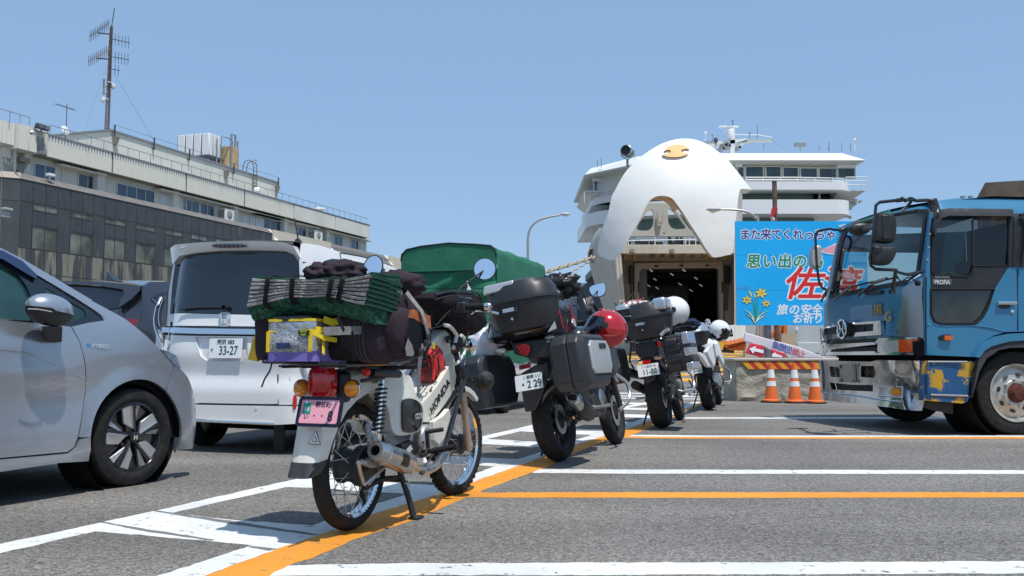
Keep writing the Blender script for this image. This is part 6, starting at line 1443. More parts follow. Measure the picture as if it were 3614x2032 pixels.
 # handlebar bag
hbg=thing('handlebar_bag','black bag with piped top strapped in front of the handlebars','bag',FC)
Hb=[(905,215),(960,205),(1060,203),(1110,205),(1150,222),(1165,260),(1190,340),(1195,380),(1150,420),(1100,440),(1050,410),(1000,330),(940,300)]
Hp=rnd([(cy('E',*q,-.14).x,cy('E',*q,-.14).z)for q in Hb],1);ch=V((sum(p[0]for p in Hp)/len(Hp),0,sum(p[1]for p in Hp)/len(Hp)))
rings=[[V((ch.x+(x-ch.x)*f+.12,v+.01*noise.noise(V((x*12,z*12,v*9))),ch.z+(z-ch.z)*f))for x,z in Hp]for f,v in((.5,.17),(.9,.15),(1,.08),(1,-.08),(.95,-.13),(.6,-.16),(.2,-.165))]
mb=MB();mb.loft(rings);mb.build('bag',M_FAB,hbg,ang=60)
for dz,m_ in((0,M_BPL),(-.025,M_PFAB)):
 mb=MB();mb.tube(crm([cy('E',*q,-.14)+V((.1,.0,dz))for q in((920,222),(1000,205),(1100,205),(1140,215),(1160,245))],5),.006,6);mb.build('piping',m_,hbg)
 # dangling strap + black post by the van
mb=MB();mb.tube(crm([bp('E',140,575,-.40),bp('E',130,610,-.42),bp('E',105,650,-.42),bp('E',90,690,-.42)],5),.004,6);mb.build('strap_end',M_RUB,lb_)
g_=gnd(pt('E',178,1015));f_=Fr(g_.x,g_.y,0)
o_=thing('marker_post','thin black post standing on the asphalt beside the white van','post',f_)
mb=MB();mb.bx(-.03,.03,-.042,.042,0,.80);mb.build('post',M_BPL,o_,bevel=.004);mb=MB();mb.bx(-.05,.05,-.06,.06,0,.02);mb.build('foot',M_BPL,o_,bevel=.004)
# ================================================================ FOUR-WHEELED VEHICLES
class Srf:
 "a body surface: local axis value as a function of the two others; survey points land on it"
 def __init__(s,fr,ax,f):s.fr,s.ax,s.f=fr,ax,f
 def d(s,k,*a):
  o=[]
  for p in pts(k,*a):
   q=s.fr.hit(p,s.ax,s.f);o.append(tuple(q[i]for i in range(3)if i!=s.ax))
  return o
 def p(s,a,b,e=0):
  v=s.f(a,b)+e;return V((v,a,b))if s.ax==0 else V((a,v,b))if s.ax==1 else V((a,b,v))
 def pan(s,root,name,m,P,holes=(),step=.06,e=0,th=.0,r=0,**k):
  if r:P=rnd(P,r)
  vec=[0,0,0];vec[s.ax]=th
  mb=MB();mb.panel(P,lambda a,b:s.p(a,b,e),holes,step,vec if th else None);return mb.build(name,m,root,ang=k.pop('ang',45),**k)
 def line(s,root,name,m,P,r=.004,e=0,n=6,sm=1):
  mb=MB();Q=[s.p(*q,e)for q in P];mb.tube(crm(Q,4)if sm and len(Q)>2 else Q,r,n);return mb.build(name,m,root)
M_SILV=mat('silver_metallic',(.42,.455,.50),.30,.7,coat=.8);M_WPT=mat('white_car_paint',(.78,.78,.77),.22,coat=.9);M_GPT=mat('dark_grey_car_paint',(.052,.06,.075),.28,.5,coat=1)
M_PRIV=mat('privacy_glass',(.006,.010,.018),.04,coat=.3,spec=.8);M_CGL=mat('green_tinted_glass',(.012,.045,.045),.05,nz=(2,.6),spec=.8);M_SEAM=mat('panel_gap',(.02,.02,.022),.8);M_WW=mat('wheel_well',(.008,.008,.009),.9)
def carwheel(root,c,R_,rr,w,side=-1,steer=0,style='fin',m=M_ALM):
 "road wheel; side = direction of the outer face along local y"
 wh=bpy.data.objects.new('wheel',None);COL.objects.link(wh);wh.parent=root;wh.matrix_local=Matrix.Translation(c)@Matrix.Rotation(R(steer),4,'Z');s=side;ay=(0,s,0)
 mb=MB();mb.lathe([(rr,-w),(R_-.02,-w),(R_,-w+.025),(R_,-.025),(R_-.012,-.006),(R_-.05,.004),(rr+.02,.002),(rr+.004,-.008),(rr-.01,-.02)],(0,0,0),ay,n=72);mb.build('tyre',M_TYR,wh)
 if style=='fin':
  mb=MB();mb.lathe([(rr+.004,-.010),(rr-.006,-.006),(rr-.014,-.016),(rr-.02,-.05),(.03,-.06),(0,-.06)],(0,0,0),ay,n=64);mb.build('rim',M_BGL,wh)
  def T(a,r,e):return V((r*cos(a),s*e,r*sin(a)))
  for k in range(5):
   a=2*pi*k/5+.35
   for(n_,m2,Q)in(('fin',M_ALM,[(a+.02,.05,-.012),(a+.08,rr-.012,-.012),(a+.42,rr-.012,-.010),(a+.62,.11,-.02)]),('fin',M_ALM,[(a-.10,.06,-.018),(a-.10-.05,rr-.012,-.014),(a-.34,rr-.012,-.03)]),('spoke',M_BPL,[(a-.55,.03,-.004),(a-.03,.045,-.004),(a+.05,rr-.01,-.008),(a-.08,rr-.01,-.008),])):
    P=[T(*q)for q in Q];mb=MB();mb.prism(P,(0,-s*.018,0));mb.build(n_,m2,wh,bevel=.002)
   mb=MB();mb.tube([T(a+.02,.05,-.008),T(a+.075,rr-.014,-.008)],.0035,6);mb.build('chrome_edge',M_CHR,wh)
  mb=MB();mb.lathe([(.036,-.02),(.034,.002),(.028,.006),(0,.007)],(0,0,0),ay,n=28);mb.build('hub_cap',M_BGL,wh)
  for x in(-.010,.010):mb=MB();mb.box((x,s*.009,0),(.006,.003,.030));mb.build('emblem',M_CHR,wh)
  mb=MB();mb.box((0,s*.009,0),(.02,.003,.006));mb.build('emblem',M_CHR,wh)
 elif style=='truck':
  mb=MB();mb.lathe([(rr+.008,.004),(rr+.004,.010),(rr-.012,.006),(rr-.025,-.02),(rr-.03,-.05),(.15,-.015),(.14,-.012),(.13,.0),(.10,.0)],(0,0,0),ay,n=64);mb.build('rim',m,wh)
  for k in range(8):
   a=2*pi*k/8+.2;mb=MB();c_=V((.190*cos(a),s*-.012,.190*sin(a)));mb.lathe([(0,.004),(.028,.003),(.028,-.01)],c_,(cos(a)*.55,s,sin(a)*.55),n=16,ell=((-sin(a),0,cos(a)),.6));mb.build('vent_hole',M_BLK2,wh)
   a+=pi/8;mb=MB();mb.lathe([(0,.03),(.012,.03),(.016,0),(.016,-.02)],(.135*cos(a),s*-.002,.135*sin(a)),ay,n=8);mb.build('wheel_nut',m,wh)
  mb=MB();mb.lathe([(.105,-.02),(.10,.01),(.07,.03),(.06,.05),(0,.055)],(0,0,0),ay,n=28);mb.build('hub',mat('rusty_hub',(.10,.035,.025),.8,nz=(25,.5)),wh)
 else:
  mb=MB();mb.lathe([(rr,-.01),(rr-.02,-.04),(.05,-.05),(.05,-.02),(0,-.02)],(0,0,0),ay,n=40);mb.build('rim',m,wh)
 return wh
 # ---------------------------------------------------------------- silver hatchback (front half in view)
FSv=Fr(-2.324,5.895,0,25)
sv=thing('parked_car','silver hybrid hatchback cut off by the left edge, nearest of the parked cars','car',FSv,'cars queueing in the lanes')
def fs_(x,z):
 y=.035*max(0,(.62-z))+max(0,z-.80)*.16+max(0,z-1.0)*.25+.012*cos((z-.62)*9)
 y-=.02*math.exp(-((z-.70)/.06)**2)*max(0,min(1,(-.2-x)*2))
 y-=.016*math.exp(-((sqrt((x+.03)**2+(z-.30)**2)-.37)/.055)**2)*(1 if z>.2 else 0)
 if x>.35:y+=min(.36,((x-.35)/.42)**2.2*.36)
 return y
SS=Srf(FSv,1,fs_)
archc=lambda r,a0,a1,n=16:[(-.03+r*cos(R(a0+(a1-a0)*i/n)),.30+r*sin(R(a0+(a1-a0)*i/n)))for i in range(n+1)]
fend_=SS.d('C',1015,1090,1018,1130)+SS.d('C',1022,1200,1092,1195,1108,1105,1115,1010,1105,900,1065,790,1022,735)
fender=archc(.375,-8,188)[::-1]
F1=SS.d('C',408,503,505,480,592,468,575,440,530,395,520,355,700,452,830,555,905,628,985,720,962,800,948,838)
dl=SS.d('C',448,1130,470,990,487,870,487,720,455,590)
F1=F1+archc(.362,52,186,18)+SS.d('C',508,1130)+dl
SS.pan(sv,'front_fender',M_SILV,F1,step=.045,th=.03)
B1=SS.d('C',950,838,965,800,990,722,1024,742,1066,790,1104,900,1114,1010,1108,1105,1092,1195,1000,1203)+archc(.362,-20,50,8)
SS.pan(sv,'front_bumper',M_SILV,B1,step=.04,th=.02)
DR=SS.d('C',-700,455,0,465,200,482,402,503,452,592,483,720,483,870,466,990,442,1128,420,1185,380,1213,0,1248,-700,1310)
SS.pan(sv,'front_door',M_SILV,DR,step=.06,th=.03)
SL=SS.d('C',-700,1318,0,1256,382,1222,432,1185,455,1140,506,1132,494,1266,330,1275,0,1325,-700,1400)
SS.pan(sv,'side_sill',M_SILV,SL,step=.06,e=-.012,th=.05)
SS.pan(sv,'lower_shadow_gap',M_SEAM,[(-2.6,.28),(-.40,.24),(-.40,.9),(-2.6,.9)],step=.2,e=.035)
SS.line(sv,'body_crease',M_SILV,SS.d('C',-400,600,0,632,150,655,300,715,480,800),.005,.001)
SS.pan(sv,'headlight',mat('headlamp_glass',(.16,.22,.28),.06,coat=1,nz=(14,.7)),SS.d('C',908,630,960,645,1000,670,1024,738,986,718),step=.03,e=-.004,th=.02)
# greenhouse
SS.pan(sv,'door_glass',M_CGL,SS.d('C',-700,60,0,150,75,180,120,220,160,290,184,360,190,470,0,455,-700,430),step=.1,e=.02)
SS.pan(sv,'door_frame',M_PRIV,SS.d('C',-700,-40,0,78,120,140,180,190,205,240,225,330,240,490,190,485,182,350,150,270,110,215,60,175,0,148,-700,50),step=.08,e=.0,th=.02)
SS.pan(sv,'window_visor',mat('visor_blue',(.015,.03,.09),.08,coat=1),SS.d('C',-700,-70,0,72,110,130,190,205,196,235,140,205,0,120,-700,10),step=.08,e=-.025,th=.02)
SS.pan(sv,'quarter_trim',M_PRIV,SS.d('C',188,195,300,262,420,335,540,410,600,460,578,478,500,490,405,503,240,490,225,330),[SS.d('C',262,278,420,370,480,405,494,435,488,450,400,480,300,480,280,400)],step=.05,e=.008)
SS.pan(sv,'quarter_glass',M_CGL,SS.d('C',262,278,420,370,480,405,494,435,488,450,400,480,300,480,280,400),step=.08,e=.014)
SS.pan(sv,'a_pillar',M_SILV,SS.d('C',-700,-260,-300,-90,0,55,130,120,330,238,520,352,532,397,596,455,540,412,420,335,300,262,185,195,118,140,0,78,-300,0,-700,-90),step=.05,e=-.004,th=.03)
E0=[SS.p(*q)for q in SS.d('C',-700,-255,0,58,130,122,330,240,520,354)]
mb=MB();mb.sheet(lambda u,v:(lambda a:a+V((.10*sin(pi*v),1.32*v,.02*sin(pi*v)-.02*v)))(E0[round(u*4)]),4,8);mb.build('windscreen',M_PRIV,sv)
E1=[SS.p(*q,.01)for q in SS.d('C',522,358,700,455,830,557,905,630)]
mb=MB();mb.sheet(lambda u,v:(lambda a:a+V((.12*u*sin(pi*v),1.45*v,-.004-.02*u)))(E1[round(u*3)]),3,10);mb.build('bonnet',M_SILV,sv)
mb=MB();mb.sheet(lambda u,v:V((.13+.44*sin(pi*v*.5)**.5*sin(pi*(.12+.76*u))**.3,.30+1.2*u,.85-.65*v)),10,8);mb.build('front_end',M_SILV,sv)
mb=MB();mb.bx(-3.4,-.42,.06,1.64,.24,.95);mb.bx(-.42,.3,.35,1.4,.22,.82);mb.build('underbody_light_block',M_WW,sv,sm=False)  # dark boxes added inside the lower body to block light
mb=MB();mb.bx(-3.0,-1.1,.25,1.45,.9,1.42);mb.build('cabin',M_CGL,sv,sm=False)
mb=MB();mb.lathe([(.36,-.0),(.36,.24)],(-.03,.04,.30),(0,1,0),n=40,a0=0,a1=2*pi);mb.lathe([(0,.24),(.37,.24)],(-.03,.04,.30),(0,1,0),n=40);mb.build('wheel_arch_liner',M_WW,sv,rc=False)
SS.pan(sv,'arch_backing',M_WW,[(-.03+.56*cos(R(a)),.30+.46*sin(R(a)))for a in range(-5,191,8)]+[(-.03+.33*cos(R(a)),.30+.33*sin(R(a)))for a in range(187,-6,-8)],e=.06,step=.1)
carwheel(sv,(-.028,.02,.302),.302,.213,.185,-1,-3)
carwheel(sv,(-2.53,.02,.302),.302,.200,.185,-1);carwheel(sv,(-.028,1.66,.302),.302,.2,.185,1)
# mirror
mq=lambda x,y,v=-.12:FSv.sy(pt('C',x,y),v)
c=mq(282,415);r_=(mq(155,415)-mq(412,415)).length/2;rz2=(mq(282,330).z-mq(282,500).z)/2
wmr=bpy.data.objects.new('wing_mirror',None);COL.objects.link(wmr);wmr.parent=sv
def mf(q,th,a):q=q.copy();q.z-=q.x*.12;q.z+=.012*(1 if q.z>0 else 0);return q
mb=MB();mb.ell(c,(r_*.98,.09,rz2),nu=36,nv=24,v1=pi*.52,fn=mf);mb.build('mirror_cap',M_SILV,wmr)
mb=MB();mb.ell(c,(r_*.97,.088,rz2*.98),nu=36,nv=24,v0=pi*.49,fn=mf);mb.build('mirror_base',M_BPL,wmr)
mb=MB();mb.tube(crm([mq(158,402,-.20),mq(220,405,-.21),mq(290,418,-.205)],4),.006,6,flat=.5);mb.build('indicator_strip',M_CLR,wmr)
mb=MB();mb.loft([[mq(x,y,v)for x,y,v in((235,500,-.15),(355,500,-.15),(350,500,.05),(240,500,.05))],[mq(x,y,v)for x,y,v in((262,590,-.02),(352,590,-.02),(350,585,.08),(262,585,.08))]]);mb.build('mirror_foot',M_BPL,wmr,bevel=.008)
for dx,a_ in(((496,606,510,612),0),):SS.pan(sv,'badge',mat('badge_blue',(.02,.25,.75),.3),SS.d('C',494,600,508,600,510,616,496,616),e=-.004,th=.003)
q=SS.p(*SS.d('C',566,614)[0],-.006);q2=SS.p(*SS.d('C',612,618)[0],-.006);q1=SS.p(*SS.d('C',512,611)[0],-.006);dd=q2-q1
text('HYBRID',.034,M_CHR,sv,basis(q,dd,(0,0,1)),'badge_lettering',off=.001,sx=dd.length/.118)
# ---------------------------------------------------------------- white boxy van
FN=Fr(-1.665,7.57,0,20);WV=1.475
van=thing('parked_van','white boxy minivan with dark rear window and roof spoiler seen from behind','car',FN,'cars queueing in the lanes')
def fr_(y,z):
 t=abs(y-WV/2)/(WV/2);x=.15*min(1.1,t)**7+max(0,z-.98)*.17-.035*max(0,min(1,(.62-z)/.08))-.02*math.exp(-((z-.82)/.1)**2)
 return x
def fsd(x,z):return.0+max(0,z-.95)*.10+(max(0,z-1.6)*1.4)**2*.6+(.12*max(0,1-x/.12)**3 if x<.12 else 0)
NR=Srf(FN,0,fr_);NS=Srf(FN,1,fsd)
win=NR.d('D',178,210,215,160,300,132,440,120,700,117,905,124,945,150,985,195,990,400,985,528,640,522,145,518,160,330)
NR.pan(van,'rear_window',M_PRIV,win,step=.1,e=-.002)
NR.pan(van,'tailgate',M_WPT,NR.d('D',118,528,140,520,640,526,1000,532,1005,598,700,600,105,598),step=.06,th=.03)
pr=NR.d('D',305,668,640,672,640,780,600,822,380,822,340,790)
NR.pan(van,'tailgate',M_WPT,NR.d('D',105,655,300,660,720,664,1010,666,1010,900,990,1100,835,1100,330,1092,200,1085,112,900,106,720),[pr],step=.06,th=.03)
NR.pan(van,'plate_recess',M_WPT,pr,step=.06,e=.022)
NR.pan(van,'chrome_garnish',M_CHR,NR.d('D',104,606,330,612,720,618,1010,620,1010,655,720,652,330,648,104,638),step=.06,e=-.025,th=.03)
NR.pan(van,'garnish_trim',M_BGL,NR.d('D',104,598,1010,606,1010,664,104,655),step=.08,e=.002)
NR.pan(van,'rear_bumper',M_WPT,NR.d('D',200,1092,330,1100,836,1108,990,1108,1012,900,1040,880,1050,1080,1045,1215,830,1228,330,1190,150,1180,120,1080),step=.06,e=-.01,th=.05)
NR.pan(van,'rear_bumper',M_WPT,NR.d('D',60,620,104,640,104,800,150,980,200,1090,150,1180,70,1160,55,900),step=.06,e=.004,th=.05)
NR.line(van,'bumper_chrome',M_CHR,NR.d('D',320,1200,600,1212,820,1222),.012,-.02)
NR.line(van,'tailgate_gap',M_SEAM,NR.d('D',835,905,838,1098,600,1098,330,1092),.005,-.002,sm=0)
NR.pan(van,'reflector',M_TRED,NR.d('D',940,1035,962,1038,958,1130,937,1128),e=-.02,th=.01,r=1)
for x,y in((700,1124),(918,925)):q=NR.p(*NR.d('D',x,y)[0],-.013);mb=MB();mb.lathe([(.010,0),(.008,-.002),(0,-.002)],q,(1,0,0),n=14);mb.build('parking_sensor',M_WPT,van)
tl=NR.d('D',132,392,98,410,72,470,54,540,62,600,100,640,108,720,122,600,130,470)
NR.pan(van,'tail_light',mat('lamp_smoke',(.05,.05,.06),.05,coat=1),tl,e=-.01,th=.03,step=.05)
NR.line(van,'lamp_chrome',M_CHR,NR.d('D',98,412,70,480,56,560,70,640,100,705),.013,-.02);NR.line(van,'lamp_chrome',M_CHR,NR.d('D',112,430,88,500,84,560,92,600),.007,-.022)
NR.pan(van,'pillar',M_WPT,NR.d('D',135,392,165,200,182,205,160,330,143,520,118,528,122,460),step=.05,e=.0,th=.04)
pc=NR.p(*NR.d('D',505,740)[0],.0)
M_WPL=mat('plate_white',(.80,.80,.80),.4);M_PGR=mat('plate_green',(.01,.10,.07),.5)
plate(van,(pc.x-.012,pc.y,pc.z),.330,.165,(.1,0,1),M_WPL,[('所沢 583',.0,.050,.046),('す',-.135,-.018,.036),('33-27',.03,-.022,.105,.78)],None,M_PGR)
hb_=NR.p(*NR.d('D',500,557)[0],-.012)
hm=MB()
for P in([(-.045,.04),(-.026,.045),(-.02,-.04),(-.034,-.045)],[(.045,.04),(.026,.045),(.02,-.04),(.034,-.045)],[(-.022,.005),(.022,.005),(.022,-.012),(-.022,-.012)]):hm.prism([V((hb_.x,hb_.y-a,hb_.z+b))for a,b in P],(-.008,0,0))
C=[V((hb_.x,hb_.y-.055*max(-1,min(1,1.25*cos(t))),hb_.z+.055*max(-1,min(1,1.25*sin(t)))))for t in[k*pi/12 for k in range(25)]];hm.tube(C,.005,6,cap=False);hm.build('emblem',M_CHR,van)
q=NR.p(*NR.d('D',150,712)[0],-.006)
text('N',.085,M_CHR,van,basis(q,(0,-1,0),(0,0,1)),'badge_lettering',off=.003,sx=1.1);text('BOX',.028,M_CHR,van,basis(q+V((0,0,-.055)),(0,-1,0),(0,0,1)),'badge_lettering')
NR.line(van,'rear_wiper',M_BPL,NR.d('D',225,492,330,480,480,478,530,482),.009,-.03);mb=MB();q=NR.p(*NR.d('D',510,480)[0],-.03);mb.lathe([(.02,-.02),(.02,.03)],q,(1,0,0),n=12);mb.build('wiper_pivot',M_BPL,van)
# roof spoiler
NP=Srf(FN,0,lambda y,z:fr_(y,z)-.10);NQ=Srf(FN,0,lambda y,z:fr_(y,z)-.05)
to=NP.d('D',146,100,180,76,350,62,560,55,700,56,860,60,930,84,965,140,985,175,988,198);bo_=NQ.d('D',160,205,205,150,300,128,440,116,600,112,700,112,880,118,935,142,965,185,984,205)
n=9
def sp(u,v):
 a,b=to[round(u*n)],bo_[round(u*n)];A_=NR.p(*a,-.10);B=NQ.p(*b);Cc=NR.p(*b,.02)
 if v<.2:return NR.p(*a,.3)+V((0,0,-.03))
 return A_ if v<.6 else B if v<.9 else Cc
mb=MB();mb.sheet(sp,n,3);mb.build('roof_spoiler',M_WPT,van,ang=70)
NP.pan(van,'brake_light',M_PRIV,NP.d('D',408,82,440,76,600,76,634,84,625,96,430,100),e=-.005,th=.02,r=1)
for k in range(7):NP.pan(van,'brake_led',mat('led_smoke',(.08,.03,.03),.2,coat=.5),NP.d('D',425+k*28,82,443+k*28,82,437+k*28,94,420+k*28,94),e=-.012,th=.01)
# side
roof=[(-.0,1.66),(.05,1.725),(.3,1.745),(1.0,1.73),(1.6,1.68),(2.0,1.61),(2.25,1.50),(2.45,1.32),(2.55,1.15)]
body=NS.d('D',990,190,1000,70,1100,82,1240,128,1400,165,1530,205,1640,248,1720,285)+[(2.35,1.40),(2.62,1.10),(3.1,.98),(3.25,.6),(3.2,.3),(.35,.28),(.12,.30),(.03,.8)]
w1=NS.d('D',1112,212,1140,178,1180,168,1236,172,1236,300,1110,300);w2=NS.d('D',1242,165,1400,200,1520,232,1530,420,1242,420);w3=NS.d('D',1545,240,1640,268,1705,300,1740,400,1545,430)
NS.pan(van,'side_panel',M_WPT,body,[w1,w2,w3],step=.09,th=.03)
for w_ in(w1,w2,w3):NS.pan(van,'side_window',M_PRIV,w_,step=.12,e=.006)
NS.line(van,'door_gap',M_SEAM,NS.d('c',1400,1060,1385,940,1375,890,1400,882,1700,935,2020,1010),.004,-.002,sm=0)
NS.line(van,'roof_gutter',M_SEAM,NS.d('c',770,1035,1060,1060),.004,-.002)
mb=MB()
R0=[NS.p(*q)for q in NS.d('D',1000,70,1100,84,1240,130,1400,167,1530,207,1640,250,1720,287)]
mb.sheet(lambda u,v:(lambda a:V((a.x,a.y+(WV-2*a.y)*v,a.z+.05*sin(pi*v)**.6)))(R0[round(u*6)]),6,12);mb.build('roof',M_WPT,van)
mb=MB();mb.sheet(lambda u,v:V((2.15+.45*u,.10+(WV-.2)*v,1.53-.42*u+.03*sin(pi*v))),4,8);mb.build('windscreen',M_PRIV,van)
mb=MB();mb.bx(.12,3.2,.08,WV-.02,.26,1.1);mb.bx(.25,2.3,.15,WV-.12,1.1,1.55);mb.build('body_core',M_WW,van,sm=False)
mb=MB();mb.add([(.05,WV,.3),(3.2,WV,.3),(3.2,WV,1.0),(2.5,WV-.02,1.1),(2.1,WV-.15,1.6),(.25,WV-.15,1.74),(.12,WV,1.0)],[tuple(range(7))]);mb.build('side_panel',M_WPT,van,sm=False)
q=NR.p(*NR.d('c',720,735)[0],.25);q=FN.sx(pt('c',715,735),.32);t=FN.sx(pt('c',640,318),.32)
mb=MB();mb.loft([[q+V((-.10,.0,-.02)),q+V((0,-.035,-.02)),q+V((.12,0,-.02)),q+V((0,.035,-.02))],[q+V((-.05,.0,.04)),q+V((-.02,-.012,.04)),q+V((.02,0,.04)),q+V((-.02,.012,.04))]]);mb.build('antenna_base',M_BPL,van);mb=MB();mb.tube([q+V((0,0,.0)),t],[.008,.0045],8);mb.build('antenna',M_BPL,van)
for y in(.12,WV-.12):carwheel(van,(.50,y-.07*(1 if y<.5 else-1),.27),.27,.18,.155,-1 if y<.5 else 1,style='plain')
carwheel(van,(2.95,.05,.27),.27,.18,.155,-1,style='plain')
mb=MB();mb.tube([(.35,.3,.20),(.4,1.2,.20)],.03,8);mb.build('rear_axle',M_WW,van)
# ---------------------------------------------------------------- dark grey SUV
FU=Fr(-3.86,9.8,0,20)
su=thing('parked_suv','dark grey SUV between the silver car and the white van, partly hidden','car',FU,'cars queueing in the lanes')
def fu(y,z):return max(0,z-1.1)*.38+.18*min(1.1,abs(y-.9)/.9)**6
UR=Srf(FU,0,fu);US=Srf(FU,1,lambda x,z:max(0,z-1.0)*.30+(.15*max(0,1-x/.15)**3 if x<.15 else 0))
UR.pan(su,'tailgate',M_GPT,UR.d('C',300,255,420,400,600,412,692,398,695,455,815,460,820,640,300,640),step=.08,th=.04)
UR.pan(su,'rear_window',M_PRIV,UR.d('C',300,250,400,262,560,272,690,285,716,310,705,345,688,395,600,405,420,392,300,380),step=.08,e=-.005)
UR.pan(su,'roof_spoiler',M_GPT,UR.d('C',280,246,400,246,600,250,740,262,818,272,812,300,760,350,695,395,700,350,728,322,715,292,560,268,400,258,280,262),step=.05,e=-.05,th=.08)
UR.pan(su,'tail_light',mat('tail_smoked',(.16,.008,.01),.1,coat=1),UR.d('C',690,458,815,460,800,490,775,500,720,472),e=-.015,th=.03)
US.pan(su,'side_panel',M_GPT,US.d('C',818,270,850,248,1100,245)+[(1.6,1.5),(2.6,1.1),(3.6,.9),(3.7,.3),(.1,.3),(.0,1.0)],[US.d('C',852,342,900,315,960,300,1080,300,1080,390,900,392)],step=.1,th=.03)
US.pan(su,'side_window',M_PRIV,US.d('C',852,342,900,315,960,300,1080,300,1080,390,900,392),e=.004,step=.12)
US.line(su,'window_chrome',M_CHR,US.d('C',858,346,902,390,990,392),.010,-.004,sm=0)
UR.pan(su,'tailgate',M_GPT,UR.d('C',300,262,560,272,735,275,815,290,818,460,815,640,300,640),step=.15,e=.03)
t0=[UR.p(*q,.0)for q in UR.d('C',280,243,440,241,600,242,720,246,818,268)]
mb=MB();mb.sheet(lambda u,v:(lambda a:V((a.x-.05+1.9*v,a.y,a.z+.05*sin(pi*min(1,v*1.2)))))(t0[round(u*4)]),4,6);mb.build('roof',M_GPT,su)
mb=MB();mb.bx(.3,3.6,.12,1.8,.25,1.0);mb.bx(.5,1.7,.3,1.7,1.0,1.45);mb.build('body_core',M_WW,su,sm=False)
q=FU.sy(pt('C',640,236),.65);mb=MB();mb.loft([[q+V((-.1,0,-.02)),q+V((0,-.03,-.02)),q+V((.16,0,-.02)),q+V((0,.03,-.02))],[q+V((-.09,0,.09)),q+V((-.08,-.005,.08)),q+V((-.06,0,.075)),q+V((-.08,.005,.08))]]);mb.build('fin_antenna',M_GPT,su)
for y in(.1,1.7):carwheel(su,(.7,y,.34),.34,.22,.2,-1 if y<1 else 1,style='plain')
# ---------------------------------------------------------------- green canvas truck
FG=Fr(-.2,12.5,0,17.4)
gt=thing('canvas_truck','small light truck with a green canvas cover over its cargo bed','truck',FG)
M_CNV=mat('green_canvas',(.012,.145,.075),.6,nz=(2.5,.18),bump=(2.0,.5,.08))
WG=1.40;HT=2.29
def cv_(y,z,n_=1.):
 return-.02*noise.noise(V((y*3,z*4,1)))*n_-.03*max(0,1-abs((y*.6+z)%.5-.25)/.12)*(1 if z<1.95 else.3)
top=[(0,1.76),(0,2.14),(.02,2.22),(.08,2.275),(.3,2.30),(.7,2.33),(1.1,2.30),(1.32,2.26),(1.39,2.19),(1.40,2.1),(1.40,1.76)]
mb=MB();n=len(top)-1;mb.sheet(lambda u,v:V((2.45*v,top[round(u*n)][0]+(.012*noise.noise(V((v*6,u*9,0)))),top[round(u*n)][1]-(.02*sin(pi*v*3)**2 if 2<u*n<9 else 0)-(.05*max(0,v-.93)/.07 if 2<u*n<8 else 0))),n,24);mb.build('canvas_cover',M_CNV,gt,ang=60)
mb=MB();mb.tube([V((-.015,a,b))for a,b in top[1:-1]],.012,6);mb.build('canvas_piping',M_BPL,gt)
mb=MB();mb.panel([(0.0,1.95)]+top[1:-1]+[(1.40,1.95)],lambda y,z:V((-.012+cv_(y,z,.6)*.3,y,z)),step=.06);mb.build('canvas_valance',M_CNV,gt,ang=70)
mb=MB();mb.panel([(.0,.62),(0,1.97),(1.4,1.97),(1.4,.62)],lambda y,z:V((.045+cv_(y,z)*1.6-.03*max(0,1.2-z),y,z)),step=.05);mb.build('canvas_flap',M_CNV,gt,ang=70)
mb=MB();mb.sheet(lambda u,v:V((2.45*u,-.004+.012*noise.noise(V((u*9,v*6,4))),1.74-.02*sin(u*30)-0+(.40)*0-1.05*v)),30,10);mb.build('canvas_side',M_CNV,gt,ang=70)
mb=MB();mb.tube(crm([V((-.03,.02+1.36*k/6,1.72-.02*(k%2)))for k in range(7)],3),.006,5);mb.build('lashing_rope',M_RUB,gt)
q=FG.sx(pt('L',660,730),-.02);mb=MB();lump(mb,q,(.02,.03,.04),2,.3);mb.tube([q,q+V((0,.03,.12))],.008,6);mb.build('rope_knot',M_BW,gt)
for y,m_ in((.02,M_BPL),(.05,M_LAMP)):mb=MB();mb.bx(.03,.06,y,y+.02,1.3,1.76);mb.build('canvas_pole',m_,gt,sm=False)
mb=MB();mb.bx(0,3.3,.02,1.38,.52,.70);mb.build('cargo_bed',M_WPT,gt,bevel=.01)
mb=MB();mb.bx(2.5,3.35,.03,1.38,.3,1.75);mb.build('cab',M_WPT,gt,bevel=.06)
mb=MB();mb.bx(.05,2.4,.25,1.15,.25,.5);mb.build('chassis',M_WW,gt,sm=False)
for y in(.05,1.35):carwheel(gt,(.60,y,.27),.27,.16,.15,-1 if y<1 else 1,style='plain',m=M_LAMP)
carwheel(gt,(2.5,.05,.27),.27,.16,.15,-1,style='plain');
# ---------------------------------------------------------------- blue truck cab
FT=Fr(5.125,9.51,0,263)
tr=thing('truck','faded blue heavy truck cab with dented chrome bumper and peeling yellow paint on the right','truck',FT)
M_BLU=mat('faded_blue_paint',(.038,.20,.345),.32,.25,coat=.5,nz=(1.2,.10),dirt=((.55,.42,.22),5,.71,.02,.9))
M_BLR=mat('blue_peeling_yellow',(.015,.09,.22),.45,.1,coat=.2,dirt=((.55,.31,.02),5.5,.50,.03))
M_TCH=mat('truck_chrome',(.62,.63,.64),.14,1.0,bump=(2.2,.12,.05));M_BSTL=mat('bare_steel',(.36,.37,.38),.33,.85,streak=((.30,.22,.16),3,.55,.15,.8))
XF=.972;WT=2.28
def ft(y,z):
 t=(y+WT/2)/(WT/2);return XF-(.20*min(1.15,t)**6 if t>0 else.04*min(1.1,-t)**8)-max(0,z-1.42)*.13-.10*(max(0,z-2.2)*3)**2+.02
def fsT(x,z):return-(max(0,z-2.15)*2.2)**2*.35-max(0,z-1.3)*.03-(max(0,x-.86)*5)**2*.08
TF=Srf(FT,0,ft);TS=Srf(FT,1,fsT)
